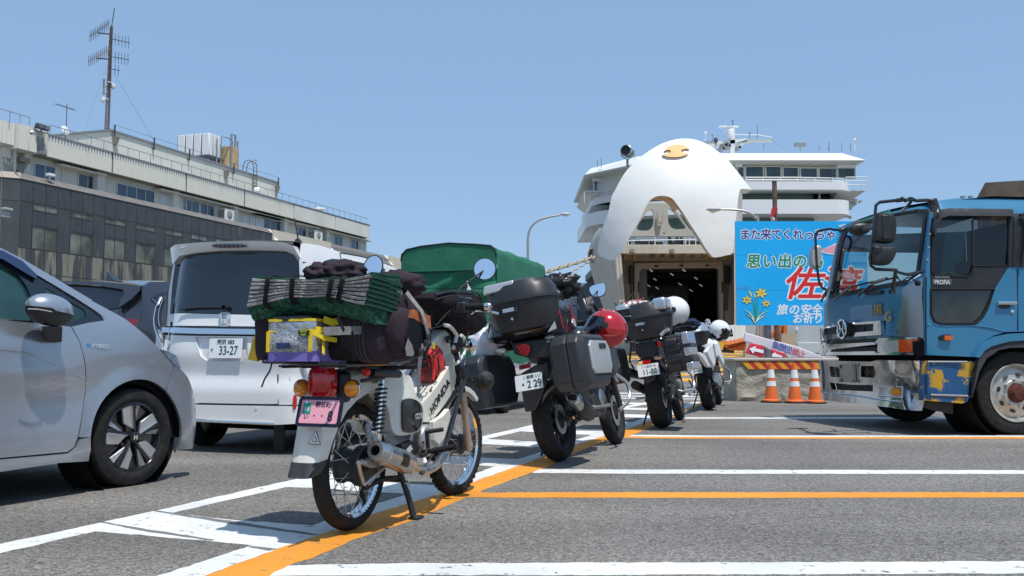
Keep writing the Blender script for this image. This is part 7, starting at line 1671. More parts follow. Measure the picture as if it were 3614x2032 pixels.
# side of the cab
roof_=TS.d('K',735,100,760,92,850,87,1000,85,1203,92);
door=TS.d('K',716,205,722,175,745,150,790,143,1130,148,1150,178)
SB=TS.d('K',690,905,688,700,690,500,700,380,715,250,722,165,738,102,850,88,1000,86,1203,93,1400,100,1400,780,1203,782,1110,785,1040,805,980,850,930,915)
H1=TS.d('K',722,300,730,215,750,165,800,150,1118,152,1120,438,940,442,930,480,905,498,735,490,718,470);H2=TS.d('K',718,562,1048,562,1020,640,990,700,950,740,770,742,735,730,718,690)
TS.pan(tr,'cab_side',M_BLU,SB,[H1,H2],step=.09,th=-.04)
TSM=TS.d('K',712,262,722,195,745,150,800,142,1125,145,1138,160,1140,448,1118,450,1048,562,716,562)
TS.pan(tr,'door_trim',M_BPL,TSM,[H1],step=.08,e=.004,th=-.01)
GT=glass('truck_glass',(.42,.54,.53),1.);GD=glass('dark_truck_glass',(.16,.17,.15),.9)
TS.pan(tr,'side_window',GD,H1,step=.15,e=-.015);TS.pan(tr,'lower_window',mat('lower_glass',(.02,.022,.018),.06,nz=(3,.8),spec=.8),H2,step=.15,e=-.01)
TS.line(tr,'window_rubber',M_RUB,H1+H1[:1],.010,.004,sm=0);TS.line(tr,'window_rubber',M_RUB,H2+H2[:1],.012,.004,sm=0)
TS.line(tr,'window_bar',M_BPL,TS.d('K',938,200,940,440),.009,-.01)
TS.pan(tr,'rain_visor',M_BPL,TS.d('K',716,260,726,190,750,152,800,143,1128,148,1136,185,800,182,760,195,740,225,728,290),step=.06,e=.05,th=-.05)
TS.pan(tr,'rear_pillar_trim',M_BPL,TS.d('K',1142,168,1185,170,1200,190,1203,448,1142,446),step=.08,e=.012,th=-.02);TS.line(tr,'grab_handle',M_BGL,TS.d('K',1165,180,1195,185,1198,300,1180,420),.018,.05)
TS.line(tr,'door_gap',M_SEAM,TS.d('K',1168,452,1170,776),.005,.003);TS.line(tr,'door_gap',M_SEAM,TS.d('K',692,905,690,700,692,500),.006,.003);TS.line(tr,'body_crease',M_BLU,TS.d('K',700,748,950,752,1110,782),.008,.002)
q=TS.p(*TS.d('K',772,523)[0],.008);w0=(FT.sy(pt('K',724,523))-FT.sy(pt('K',820,523))).length
TS.pan(tr,'name_badge',mat('badge_grey',(.10,.10,.11),.5),TS.d('K',723,508,822,508,822,534,723,534),e=.008,th=-.004)
text('PROFIA',.062,mat('badge_text',(.55,.55,.56),.4),tr,basis(q+V((0,.006,-.008)),(-1,0,0),(0,0,1)),'badge_lettering',off=.002,sx=w0*.92/.225);text('SUPER DOLPHIN',.018,bpy.data.materials['badge_text'],tr,basis(q+V((0,.006,.045)),(-1,0,0),(0,0,1)),'badge_lettering',sx=1.2)
for(x,y)in((711,275),(703,345),(697,410)):mb=MB();mb.lathe([(0,.01),(.010,.008),(.012,0)],TS.p(*TS.d('K',x,y)[0],.006),(0,1,0),n=10);mb.build('trim_screw',M_LAMP,tr)
TS.pan(tr,'handle_recess',M_BPL,TS.d('K',1070,640,1130,640,1130,664,1070,664),e=.003,th=-.01,r=1);TS.line(tr,'door_handle',M_CHR,TS.d('K',1058,635,1155,635),.018,.025);mb=MB();mb.lathe([(0,.012),(.02,.01),(.022,0)],TS.p(*TS.d('K',1140,678)[0],.0),(0,1,0),n=14);mb.build('door_lock',M_CHR,tr)
TS.pan(tr,'side_marker',M_BPL,TS.d('K',758,800,822,798,822,830,758,830),e=.03,th=-.03,r=1);TS.pan(tr,'marker_lens',mat('marker_amber',(.60,.12,.02),.3),TS.d('K',778,804,820,804,820,828,778,828),e=.036,th=-.01)
# wheel arch
ar=TS.d('K',932,915,950,885,985,845,1040,810,1110,795,1203,790,1400,795);ar2=TS.d('K',958,918,985,880,1020,860,1070,845,1110,835,1203,828,1400,830)
TS.pan(tr,'wheel_arch',M_BLU,ar+ar2[::-1],step=.06,e=.05,th=-.06)
ar3=TS.d('K',922,1128,935,1080,960,990,1000,920,1060,880,1120,868,1203,866,1400,868)
TS.pan(tr,'arch_rubber',mat('arch_rubber_grey',(.06,.06,.065),.7),ar2+ar3[::-1],step=.06,e=.035,th=-.05)
# lower step box with peeling paint
TS.pan(tr,'step_box',M_BLR,TS.d('K',690,935,962,938,935,1040,918,1115,705,1110,700,1140,680,1140,680,940),step=.05,e=-.02,th=-.1);TS.pan(tr,'step_box_lip',M_BLR,TS.d('K',680,1112,920,1118,905,1150,880,1158,680,1142),step=.05,e=.0,th=-.1)
TS.line(tr,'step_rib',M_BSTL,TS.d('K',700,940,905,941),.010,.0);TS.line(tr,'step_rib',M_BSTL,TS.d('K',712,1112,905,1118),.010,.012);TS.line(tr,'step_rib',M_BLR,TS.d('K',700,940,703,1135),.012,.0,sm=0)
TS.pan(tr,'lower_valance',M_BPL,TS.d('K',650,1105,700,1145,880,1160,878,1220,780,1200,660,1170),step=.1,e=-.15)
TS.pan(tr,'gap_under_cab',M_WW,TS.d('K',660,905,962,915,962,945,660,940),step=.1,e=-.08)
# front face
FP=TF.d('K',160,640,300,600,480,570,575,556,575,590,545,770,480,812,482,726,175,760,158,800)
TF.pan(tr,'front_panel',M_BLU,FP,step=.07,th=-.03)
TF.pan(tr,'front_panel',M_BLU,TF.d('K',150,800,170,770,178,815,460,795,485,812,520,812,660,815,680,905,200,905,152,905),step=.08,e=-.03)
TF.pan(tr,'corner_panel',M_BSTL,TF.d('K',575,556,680,500,686,820,660,815,522,808,548,740,566,640),step=.05,e=.006,th=-.02)
TF.pan(tr,'corner_cover',M_BLU,TF.d('K',480,812,545,772,552,790,525,808,486,812),step=.05,e=.01)
def bar(nm,m,*a,e=.03,th=-.05,r=0,step=.08):return TF.pan(tr,nm,m,TF.d('K',*a),step=step,e=e,th=th,r=r)
g_o=TF.d('K',158,770,175,762,300,740,476,726,480,800,300,812,175,832,160,828);g_i=TF.d('K',180,768,300,750,440,742,438,780,300,792,182,802)
TF.pan(tr,'emblem_garnish',M_TCH,g_o,[g_i],step=.08,e=.05,th=-.06);TF.pan(tr,'garnish_mesh',M_BPL,g_i,step=.1,e=.015)
for x in(215,345):bar('vent_slots',M_BLK2,x,762,x+35,757,x+35,780,x,785,e=.025)
bar('grille_bar',M_TCH,158,828,200,850,440,838,460,820,665,812,668,822,470,832,440,852,205,868,158,845,e=.035)
bar('grille_bar',M_TCH,200,862,440,838,450,850,205,878,e=.045);bar('grille_bar',M_TCH,160,900,205,890,440,885,450,895,665,893,668,905,440,905,205,905,160,912,e=.04)
bar('grille_slot',M_BLK2,205,830,440,818,440,840,205,852,e=.0);bar('grille_slot',M_BLK2,205,875,440,862,440,888,205,893,e=.0)
bar('headlight',M_CLR,452,832,565,823,562,888,452,890,e=.03,step=.05);bar('headlight',M_CLR,160,852,202,845,204,900,160,903,e=.02,step=.05)
bar('turn_lens',mat('orange_lens',(.75,.10,.01),.15,coat=.7,nz=(40,.3)),566,823,664,820,662,890,562,890,e=.035,step=.05);bar('lamp_surround',M_TCH,445,818,668,812,668,905,445,905,e=.012)
# round emblem
ec=TF.p(*TF.d('K',296,770)[0],.10);rr_=.105
mb=MB();mb.lathe([(0,.0),(rr_*.95,.0),(rr_,-.01),(rr_,-.03)],ec,(1,0,0),n=40);mb.build('emblem_disc',M_BPL,tr)
mb=MB();mb.tube([ec+V((.005,rr_*cos(t),rr_*sin(t)))for t in[k*pi/20 for k in range(41)]],.013,8,cap=False);mb.tube([ec+V((.008,-rr_*.55,0)),ec+V((.008,rr_*.55,0))],.012,8)
for s_ in(-1,1):mb.tube([ec+V((.008,s_*(rr_*.95-.07*cos(t)),rr_*.75*sin(t)))for t in[R(-80+k*16)for k in range(11)]],.010,8)
mb.build('emblem',M_CHR,tr)
def ftx(t,x,y,s_,m,off=.002,sx=1):
 q=TF.p(*TF.d('K',x,y)[0],.03);text(t,s_,m,tr,basis(q,(-.10,1,0),(0,0,1)),'number_lettering',off=off,sx=sx)
ftx('140',448,670,.19,mat('number_black',(.01,.01,.01),.5),.006,.65);ftx('140',450,670,.17,mat('number_gold',(.65,.38,.02),.5),0,.65);ftx('G',507,707,.15,mat('number_faded',(.45,.33,.14),.7,nz=(40,.6)),.004,1.1)
# windscreen: frame and see-through glass
WSo=TF.d('K',185,610,200,540,235,330,262,250,330,215,480,175,640,145,700,142,702,160,655,480,575,540,420,565,300,590);WSi=TF.d('K',200,588,215,530,255,330,280,262,400,220,520,185,640,162,688,155,640,470,600,512,420,545,300,568)
TF.pan(tr,'windscreen_frame',M_BPL,WSo,[WSi],step=.08,e=.004,th=-.02);TF.pan(tr,'windscreen',GT,WSi,step=.15,e=-.004)
TF.pan(tr,'cowl',M_BLU,TF.d('K',155,640,180,605,300,590,420,565,575,540,680,480,682,500,575,558,480,572,300,602),step=.07,e=-.01,th=-.03)
TF.pan(tr,'a_pillar',M_BLU,TF.d('K',702,145,722,150,700,380,688,500,655,482),step=.05,e=-.01,th=-.05)
TF.pan(tr,'a_pillar',M_BLU,TF.d('K',240,250,262,250,236,330,186,610,158,640,180,500,215,330),step=.05,e=-.02,th=-.05)
# roof: loft from the side line across, drooping at the front
rs=TS.d('K',735,102,850,88,1000,86,1203,93,1400,100)
fr0=[TF.p(*q,-.01)for q in TF.d('K',262,248,330,210,480,170,640,142,722,150)];fr1=[TF.p(*q,-.16)for q in TF.d('K',290,205,400,170,520,140,640,115,735,100)]
mb=MB();mb.loft([fr0,[a.lerp(b,.6)+V((.02,0,.01))for a,b in zip(fr0,fr1)],fr1,[V((.1,a.y,max(a.z+.06,2.40)))for a in fr1],[V((-1.0,a.y,max(a.z+.06,2.40)))for a in fr1]],cap=False);mb.f=[f for f in mb.f if not(f[0]%5==4)];mb.mi=mb.mi[:len(mb.f)];mb.build('roof',M_BLU,tr,ang=60)
mb=MB();RE=[TS.p(*q)for q in rs];mb.sheet(lambda u,v:(lambda a:V((a.x,a.y-2.2*v,a.z+.05*sin(pi*v))))(RE[round(u*4)]),4,10);mb.build('roof',M_BLU,tr,ang=60)
bar('sunshade_green',mat('green_shade',(.0,.20,.10),.3),340,205,420,178,500,150,500,168,420,195,345,218,e=.0,th=-.01)
# far side door frame, back wall, floor, seats, wheel: what one sees through the glass
yf=-WT+.03
mb=MB();mb.panel([(-.95,.8),(.93,.8),(.90,1.5),(.74,2.3),(-.95,2.38)],lambda x,z:V((x,yf,z)),[[(-.35,1.42),(.80,1.42),(.68,2.1),(-.35,2.1)]],.3,(0,-.04,0));mb.build('far_door',M_BLU,tr,sm=False)
mb=MB();mb.bx(-1.0,-.96,yf,-.04,.7,2.38);mb.bx(-.95,.85,yf+.05,-.10,.78,.84);mb.build('cab_interior',mat('cab_inside',(.05,.05,.045),.8),tr,sm=False)
mb=MB();mb.bx(.45,.84,yf+.06,-.12,1.1,1.36);mb.build('dashboard',M_BPL,tr,bevel=.04)
for y in(-.6,-1.75):mb=MB();mb.bx(-.6,-.1,y-.25,y+.25,.9,1.25);mb.bx(-.75,-.6,y-.25,y+.25,1.2,1.95);mb.build('seat',M_FAB,tr,bevel=.05)
sc_=V((.42,-1.72,1.52));N=V((-.5,0,1)).normalized();A1=V((0,1,0));A2=N.cross(A1)
mb=MB();mb.tube([sc_+(A1*cos(t)+A2*sin(t))*.24 for t in[k*pi/16 for k in range(33)]],.014,8,cap=False);mb.tube([sc_-A1*.23,sc_+A1*.23],.012,6);mb.tube([sc_,sc_+V((.2,0,-.35))],.03,8);mb.build('steering_wheel',mat('wheel_grey',(.16,.17,.17),.6),tr)
# chrome bumper
def fb_(y,z):
 t=(y+WT/2)/(WT/2);return 1.085-(.16*min(1.1,t)**7 if t>0 else.04*min(1.1,-t)**8)-.03*cos((z-.5)*5)+.05*max(0,.36-z)+.012*noise.noise(V((y*5,z*6,2)))*max(0,min(1,(y+.85)*2.5))-.02*math.exp(-((y+.3)/.16)**2-((z-.55)/.12)**2)
BFs=Srf(FT,0,fb_)
bo1=BFs.d('K',130,938,165,935,400,940,440,932,658,935,655,1060,642,1196,560,1188,480,1176,160,1140,150,1060)
hA=BFs.d('K',190,1048,300,1060,415,1062,415,1096,200,1085);hB=BFs.d('K',352,962,420,962,428,1000,420,1024,352,1020);hC=BFs.d('K',188,965,246,968,246,1024,195,1018)
BFs.pan(tr,'bumper',M_TCH,bo1,[hA,hB,hC],step=.045,th=-.06,ang=60)
for h_ in(hA,hB,hC):BFs.pan(tr,'bumper_opening',M_BLK2,h_,e=-.07,step=.1)
for k in range(4):BFs.line(tr,'vent_slat',M_BPL,BFs.d('K',192,978+k*12,245,980+k*12),.006,-.01)
for x in(375,405):q=BFs.p(*BFs.d('K',x,992)[0],-.04);mb=MB();mb.lathe([(.0,0),(.05,0),(.055,.02),(.055,-.03)],q,(1,0,0),n=20);mb.build('tow_socket',mat('socket_rust',(.10,.07,.06),.7),tr)
BFs.pan(tr,'plate_bracket',M_BSTL,BFs.d('K',252,955,325,952,328,1040,318,1048,258,1045),e=.035,th=-.03)
for x,y in((258,965),(322,962),(262,1038),(322,1040)):mb=MB();mb.box(BFs.p(*BFs.d('K',x,y)[0],.045),(.02,.05,.04));mb.build('bracket_clip',M_BSTL,tr,bevel=.006)
BFs.pan(tr,'fog_lamp',M_CLR,BFs.d('K',468,1075,515,1078,515,1115,468,1112),e=.006,th=-.02);BFs.pan(tr,'fog_turn_lens',M_AMB,BFs.d('K',516,1078,560,1080,558,1118,515,1116),e=.006,th=-.02)
BFs.line(tr,'lamp_recess',M_TCH,BFs.d('K',455,1068,570,1072,568,1126,455,1118,455,1068),.008,.004,sm=0);BFs.line(tr,'bumper_crease',M_TCH,BFs.d('K',155,1100,300,1112,470,1140,560,1148),.010,.0)
mb=MB();mb.bx(.3,.98,-2.2,-.05,.80,.95);mb.bx(.1,.92,-2.0,-.25,.35,.85);mb.build('bumper_backing',M_WW,tr,sm=False)
mb=MB();mb.bx(-3.5,.8,-1.6,-.7,.45,.8);mb.bx(-.7,.55,-2.2,-.5,.55,.9);mb.build('chassis',M_WW,tr,sm=False)
mb=MB();mb.lathe([(.52,-.45),(.52,0)],(0,0,.45),(0,1,0),n=32);mb.lathe([(0,-.45),(.6,-.45)],(0,0,.45),(0,1,0),n=32);mb.build('wheel_arch_liner',M_WW,tr,rc=False)
M_TRM=mat('worn_wheel',(.48,.47,.42),.4,.5,nz=(9,.2))
carwheel(tr,(-.012,-.04,.425),.425,.29,.28,1,style='truck',m=M_TRM);carwheel(tr,(-.012,-WT+.05,.425),.425,.29,.28,-1,style='plain',m=M_TRM)
# mirrors and their tube frames
def kt(x,y,v=.25):return FT.sy(pt('K',x,y),v)
mb=MB();mb.tube(crm([kt(738,140,.02),kt(715,100,.05),kt(640,100,.12),kt(620,92,.15),kt(545,100,.18)],4),.018,8);mb.tube(crm([kt(620,95,.15),kt(595,130,.1),kt(570,150,-.1)],3),.016,6);mb.build('mirror_arm',M_BGL,tr)
mb=MB();mb.tube([kt(540,98,.25),kt(450,108,.25),kt(430,125,.25),kt(426,180,.25),kt(412,330,.25),kt(398,400,.25),kt(405,440,.25),kt(430,458,.25),kt(535,462,.2)],.016,8);mb.build('mirror_frame',M_BGL,tr)
mb=MB();mb.tube([kt(535,458,.2),kt(518,570,.06)],.018,8);mb.tube(crm([kt(535,470,.18),kt(600,485,.1),kt(675,468,.03)],3),[.014]*3+[.02]*4,6);mb.box(kt(515,575,.05),(.05,.05,.04));mb.build('mirror_arm',M_BGL,tr)
mb=MB();mb.tube(crm([kt(530,475,.15),kt(560,520,.12),kt(600,500,.1),kt(640,520,.08),kt(648,530,.08)],4),.006,6);mb.ell(kt(648,530,.08),(.03,.03,.03));mb.build('washer_hose',M_RUB,tr)
for k in range(4):mb=MB();mb.box(kt(545+k*22,98-k%2*6,.2),(.035,.04,.04),Matrix.Rotation(k,3,'Y'));mb.build('arm_clamp',M_BGL,tr,bevel=.006)
def tmir(P,v,m=M_BPL):
 mr=bpy.data.objects.new('wing_mirror',None);COL.objects.link(mr);mr.parent=tr
 Q=rnd([tuple(kt(x,y,v))for x,y in P],2);c_=sum((V(q)for q in Q),V())/len(Q);mb=MB();mb.loft([[c_+(V(q)-c_)*f+V((0,d_,0))for q in Q]for f,d_ in((.93,-.04),(1,-.025),(1,.02),(.9,.05),(.55,.065))]);mb.build('mirror_housing',m,mr);return mr,c_
m_1,c1=tmir([(425,170),(440,165),(505,168),(530,190),(528,300),(510,325),(430,322),(412,305)],.28)
mb=MB();mb.box(c1+V((.01,.06,0)),(.09,.03,.24));mb.build('mirror_pivot',M_BPL,m_1,bevel=.01)
m_2,c2=tmir([(415,345),(440,338),(515,338),(530,350),(528,380),(505,425),(480,440),(420,436),(408,420)],.28);mb=MB();mb.box(c2+V((.08,.05,.05)),(.08,.03,.06));mb.build('mirror_pivot',M_BPL,m_2,bevel=.01)
m_3,c3=tmir([(285,250),(300,225),(360,215),(405,230),(395,262),(360,282),(310,280)],-.35);mb=MB();mb.tube([c3,kt(425,240,.2)],.02,8);mb.build('mirror_stem',M_BPL,m_3)
def kf(x,y,v=-2.15):return FT.sy(pt('K',x,y),v)
mb=MB();mb.tube([kf(275,255),kf(200,250),kf(190,246),kf(130,258),kf(115,275),kf(115,300),kf(122,440),kf(135,530),kf(150,555),kf(180,568)],.016,8);mb.tube([kf(175,572),kf(165,600)],.01,6);mb.build('mirror_frame',M_BGL,tr)
Q=rnd([tuple(kf(x,y,-2.2))for x,y in((95,345),(115,332),(140,335),(142,365),(135,440),(120,460),(95,458),(86,430))],2);c_=sum((V(q)for q in Q),V())/len(Q);mb=MB();mb.loft([[c_+(V(q)-c_)*f+V((0,d_,0))for q in Q]for f,d_ in((.9,-.06),(1,-.02),(1,.03),(.8,.05))]);mb.build('wing_mirror',mat('mirror_shell_grey',(.42,.43,.42),.4),tr)
# wipers
for P in([(360,598),(440,530),(510,505)],[(235,620),(270,590),(330,545)],[(165,628),(200,560),(230,570)]):TF.line(tr,'wiper_arm',M_BGL,TF.d('K',*[c for p in P for c in p]),.014,.05)
for P in([(440,530),(500,512),(560,500)],[(215,570),(270,560),(400,530),(450,520)]):TF.line(tr,'wiper_blade',M_RUB,TF.d('K',*[c for p in P for c in p]),.010,.03)
bar('cowl_latch',M_BPL,385,575,470,568,470,585,385,592,e=.03);TF.line(tr,'visor_strip',M_BPL,TF.d('K',245,262,330,225,480,185,560,165,640,155),.014,.01)
q=kt(735,130,.03);mb=MB();mb.box(q,(.10,.03,.16),Matrix.Rotation(.3,3,'Y'));mb.build('mirror_bracket',mat('chipped_black',(.03,.03,.03),.5,dirt=((.6,.6,.58),14,.58,.03)),tr,bevel=.01)
for x in(885,925):mb=MB();mb.box(FT.sy(pt('K',x,83),-.3),(.03,.05,.03));mb.build('roof_bolt',M_LAMP,tr)
# ================================================================ TOURING MOTORCYCLES
M_GPL=mat('grey_plastic',(.028,.029,.031),.42,nz=(6,.2))
M_CASE=mat('case_black',(.022,.022,.025),.38,nz=(5,.2),bump=(160,.25,.003));M_CASS=mat('case_silver',(.66,.68,.70),.25,.85,nz=(4,.05));M_CLEAR=glass('screen_clear',(.78,.83,.86),.9)
M_ENG=mat('engine_dark',(.05,.05,.052),.45,.5,nz=(18,.3))
def adv(fr,lab,x0,x1,R0,R1,tw,side_m,group='touring motorcycles waiting in line for the ferry',low=1.):
 o=thing('motorcycle',lab,'motorcycle',fr,group)
 def P(n,mb,m,**k):return mb.build(n,m,o,**k)
 wheel(o,x0,R0,R0-.095,tw,'cast',col=M_BPL,hubr=.07,hubw=.05,disc=.115);wheel(o,x1,R1,R1-.075,.11,'cast',col=M_BPL,hubr=.05,hubw=.04,disc=.14,steer=3)
 for s_ in(-1,1):
  mb=MB();mb.tube([(x0-.04,s_*.12,R0),(x0+.25,s_*.13,R0+.04),(x0+.5,s_*.10,R0+.10)],[.028,.032,.035],8);P('swingarm',mb,M_ENG)
  mb=MB();mb.tube([(x1,s_*.095,R1),(x1-.13,s_*.095,R1+.38)],.026,10);mb.tube([(x1-.13,s_*.095,R1+.38),(x1-.28,s_*.095,1.0)],.030,10);P('fork_leg',mb,M_GPL)
  mb=MB();mb.tube(crm([V((x0+.45,s_*.12,.78)),V((x0+.75,s_*.16,.70)),V((x1-.42,s_*.14,.86)),V((x1-.32,s_*.06,.95))],4),.022,8);mb.tube([(x0+.45,s_*.12,.78),(x0+.50,s_*.11,.42),(x0+.85,s_*.13,.26)],.02,8);P('frame_tube',mb,M_ENG)
  mb=MB();mb.tube(crm([V((x1-.34,s_*.20,.62)),V((x1-.26,s_*.27,.52)),V((x1-.32,s_*.28,.38)),V((x1-.55,s_*.24,.30))],4),.016,8);P('crash_bar',mb,M_BGL if s_>0 else M_STL)
  mb=MB();mb.loft([[V((x,s_*y,z))for x,z,y in R_]for R_ in([(x1-.75,.98,.15),(x1-.45,1.04,.13),(x1-.18,.92,.14),(x1-.12,.66,.16),(x1-.38,.58,.18),(x1-.70,.76,.16)],[(x1-.70,.96,.20),(x1-.45,1.0,.20),(x1-.22,.88,.20),(x1-.18,.70,.22),(x1-.38,.62,.23),(x1-.66,.78,.20)])]);P('side_fairing',mb,side_m,bevel=.01)
  mb=MB();mb.tube([(x0+.42,s_*.20,.36),(x0+.44,s_*.33,.36)],.014,8);mb.tube([(x0+.42,s_*.12,.40),(x0+.42,s_*.22,.36)],.012,6);P('footpeg',mb,M_ALM)
  mb=MB();mb.tube([(x1-.34,s_*.06,1.06),(x1-.36,s_*.2,1.11),(x1-.44,s_*.38,1.10)],.012,8);P('handlebar',mb,M_BPL)
  mb=MB();mb.tube([(x1-.385,s_*.26,1.108),(x1-.45,s_*.40,1.10)],.019,10);P('grip',mb,M_RUB)
  mb=MB();mb.tube(crm([V((x1-.30,s_*.24,1.12)),V((x1-.32,s_*.36,1.10)),V((x1-.38,s_*.44,1.09))],3),.007,6);P('lever',mb,M_ALM)
  mb=MB();mb.sheet(lambda u,v:V((x1-.26-.12*u*u,s_*(.22+.22*u),1.06+.12*v-.02*u)),6,3);P('hand_guard',mb,M_BPL,rc=False)
 mb=MB();bagbox(mb,x0+.42,x1-.42,-.13,.13,.28,.66,seed=5,amp=.02);P('engine',mb,M_ENG,ang=20)
 for z in(.55,.585,.62):mb=MB();mb.box((x0+.80,0,z),(.22,.30,.008));P('cooling_fin',mb,M_ALM)
 for x,z,r in((x0+.62,.40,.085),(x0+.80,.44,.07)):mb=MB();mb.lathe([(0,-.03),(r*.7,-.03),(r,-.015),(r,.04)],(x,-.14,z),(0,1,0),n=24);P('engine_cover',mb,M_ALM if r<.08 else M_ENG)
 mb=MB();bagbox(mb,x0+.15,x1-.62,-.14,.14,.80,.90,seed=6);P('seat',mb,M_FAB)
 mb=MB();lump(mb,(x1-.58,0,.93),(.24,.15,.14),3,.02,1,3);P('fuel_tank',mb,side_m)
 mb=MB();mb.loft([[V((xx,w,z0)),V((xx,w,z1)),V((xx,-w,z1)),V((xx,-w,z0))]for xx,z0,z1,w in((x0+.35,.74,.86,.13),(x0+.0,.78,.90,.12),(x0-.22,.86,.94,.08),(x0-.34,.90,.95,.05))]);P('tail_unit',mb,M_BPL,bevel=.015)
 mb=MB();mb.loft([[V((x0+.36,y,z))for y,z in((-.1,.62),(.1,.62),(.1,.8),(-.1,.8))],[V((x0+.05,y,z))for y,z in((-.08,.70),(.08,.70),(.08,.82),(-.08,.82))]]);P('inner_fender',mb,M_BPL)
 mb=MB();mb.tube([(x0+.28,0,R0+.12),(x0+.40,0,.76)],.03,10);coil(mb,(x0+.28,0,R0+.15),(x0+.39,0,.72),.042,6,.007);P('rear_shock',mb,M_ENG)
 mb=MB();lump(mb,(x1-.14,0,.96),(.13,.13,.12),2,0,1,3);P('headlamp_cowl',mb,side_m)
 mb=MB();mb.sheet(lambda u,v:V((x1-.16-.17*v-.10*(2*u-1)**2,.17*(2*u-1)*(1-.2*v),1.03+.30*v)),8,4);P('windscreen',mb,M_CLEAR,rc=False)
 mb=MB();mb.box((x1-.30,0,1.10),(.05,.20,.10),Matrix.Rotation(-.5,3,'Y'));P('instrument_panel',mb,M_BPL,bevel=.01)
 FS_=[(x1+(R1+.05)*cos(R(150-k*14)),R1+(R1+.05)*sin(R(150-k*14)),x1+(R1+.02)*cos(R(150-k*14)),R1+(R1+.02)*sin(R(150-k*14)),.065)for k in range(8)];P('front_fender',fend(FS_),side_m,ang=50)
 mb=MB();mb.tube([(x0+.36,.14,.34),(x0+.30,.30,-.0+.03*0)],.011,8);mb.box((x0+.30,.31,.0),(.05,.04,.012));P('side_stand',mb,M_BPL)
 mb=MB();mb.tube([(x0,.09,R0+.07),(x0+.52,.09,.46)],.009,6);mb.tube([(x0,.09,R0-.07),(x0+.52,.09,.36)],.009,6);P('drive_chain',mb,M_ENG)
 mb=MB();mb.box((x0+.10,-.11,R0+.02),(.09,.05,.07));P('brake_caliper',mb,M_GPL,bevel=.01)
 mb=MB();mb.lathe([(0,-.02),(.018,-.02),(.02,0),(.012,.02)],(x0,-.15,R0),(0,1,0),n=6);P('axle_nut',mb,M_CHR)
 mb=MB();mb.tube([(x0+.28,-.17,.40),(x0+.6,-.15,.30),(x0+.95,-.1,.30)],.024,10);P('exhaust_pipe',mb,M_ENG)
 return o
def case(o,nm,c,w,d,h,m,lipm,pan=None,lid=.0):
 "hard top case: local y width w, x depth d, z height h"
 rings=[]
 for f,g,t in((.60,.62,0),(.80,.80,.04),(.93,.92,.30),(.985,.98,.56),(1.03,1.03,.575),(1.03,1.03,.63),(.985,.98,.645),(.93,.92,.82),(.80,.80,.95),(.55,.5,1.0)):
  rings.append([V((c[0]+d/2*g*x,c[1]+w/2*f*y,c[2]+h*t))for x,y in rnd([(-1,-1),(1,-1),(1,1),(-1,1)],2)])
 k=bpy.data.objects.new(nm,None);COL.objects.link(k);k.parent=o
 mb=MB();mb.loft(rings[:5]);mb.build('case_base',m,k,ang=40);mb=MB();mb.loft(rings[5:]);mb.build('case_lid',pan or m,k,ang=40)
 mb=MB();mb.loft(rings[4:6]);mb.build('case_rim',lipm,k,ang=40)
 xb=c[0]-d/2
 mb=MB();mb.box((xb*1+.004,c[1]+.02,c[2]+h*.40),(.03,w*.20,.035));mb.build('latch',M_CASE,k,bevel=.004);mb=MB();mb.bx(xb-.014,xb-.010,c[1]-w*.02,c[1]+w*.14,c[2]+h*.385,c[2]+h*.455);mb.build('badge',M_CASS,k,sm=False)
 mb=MB();mb.lathe([(0,-.002),(.010,-.002),(.012,.006)],(xb+.002,c[1]+.02,c[2]+h*.25),(1,0,0),n=16);mb.build('lock',M_CASS,k)
 return k
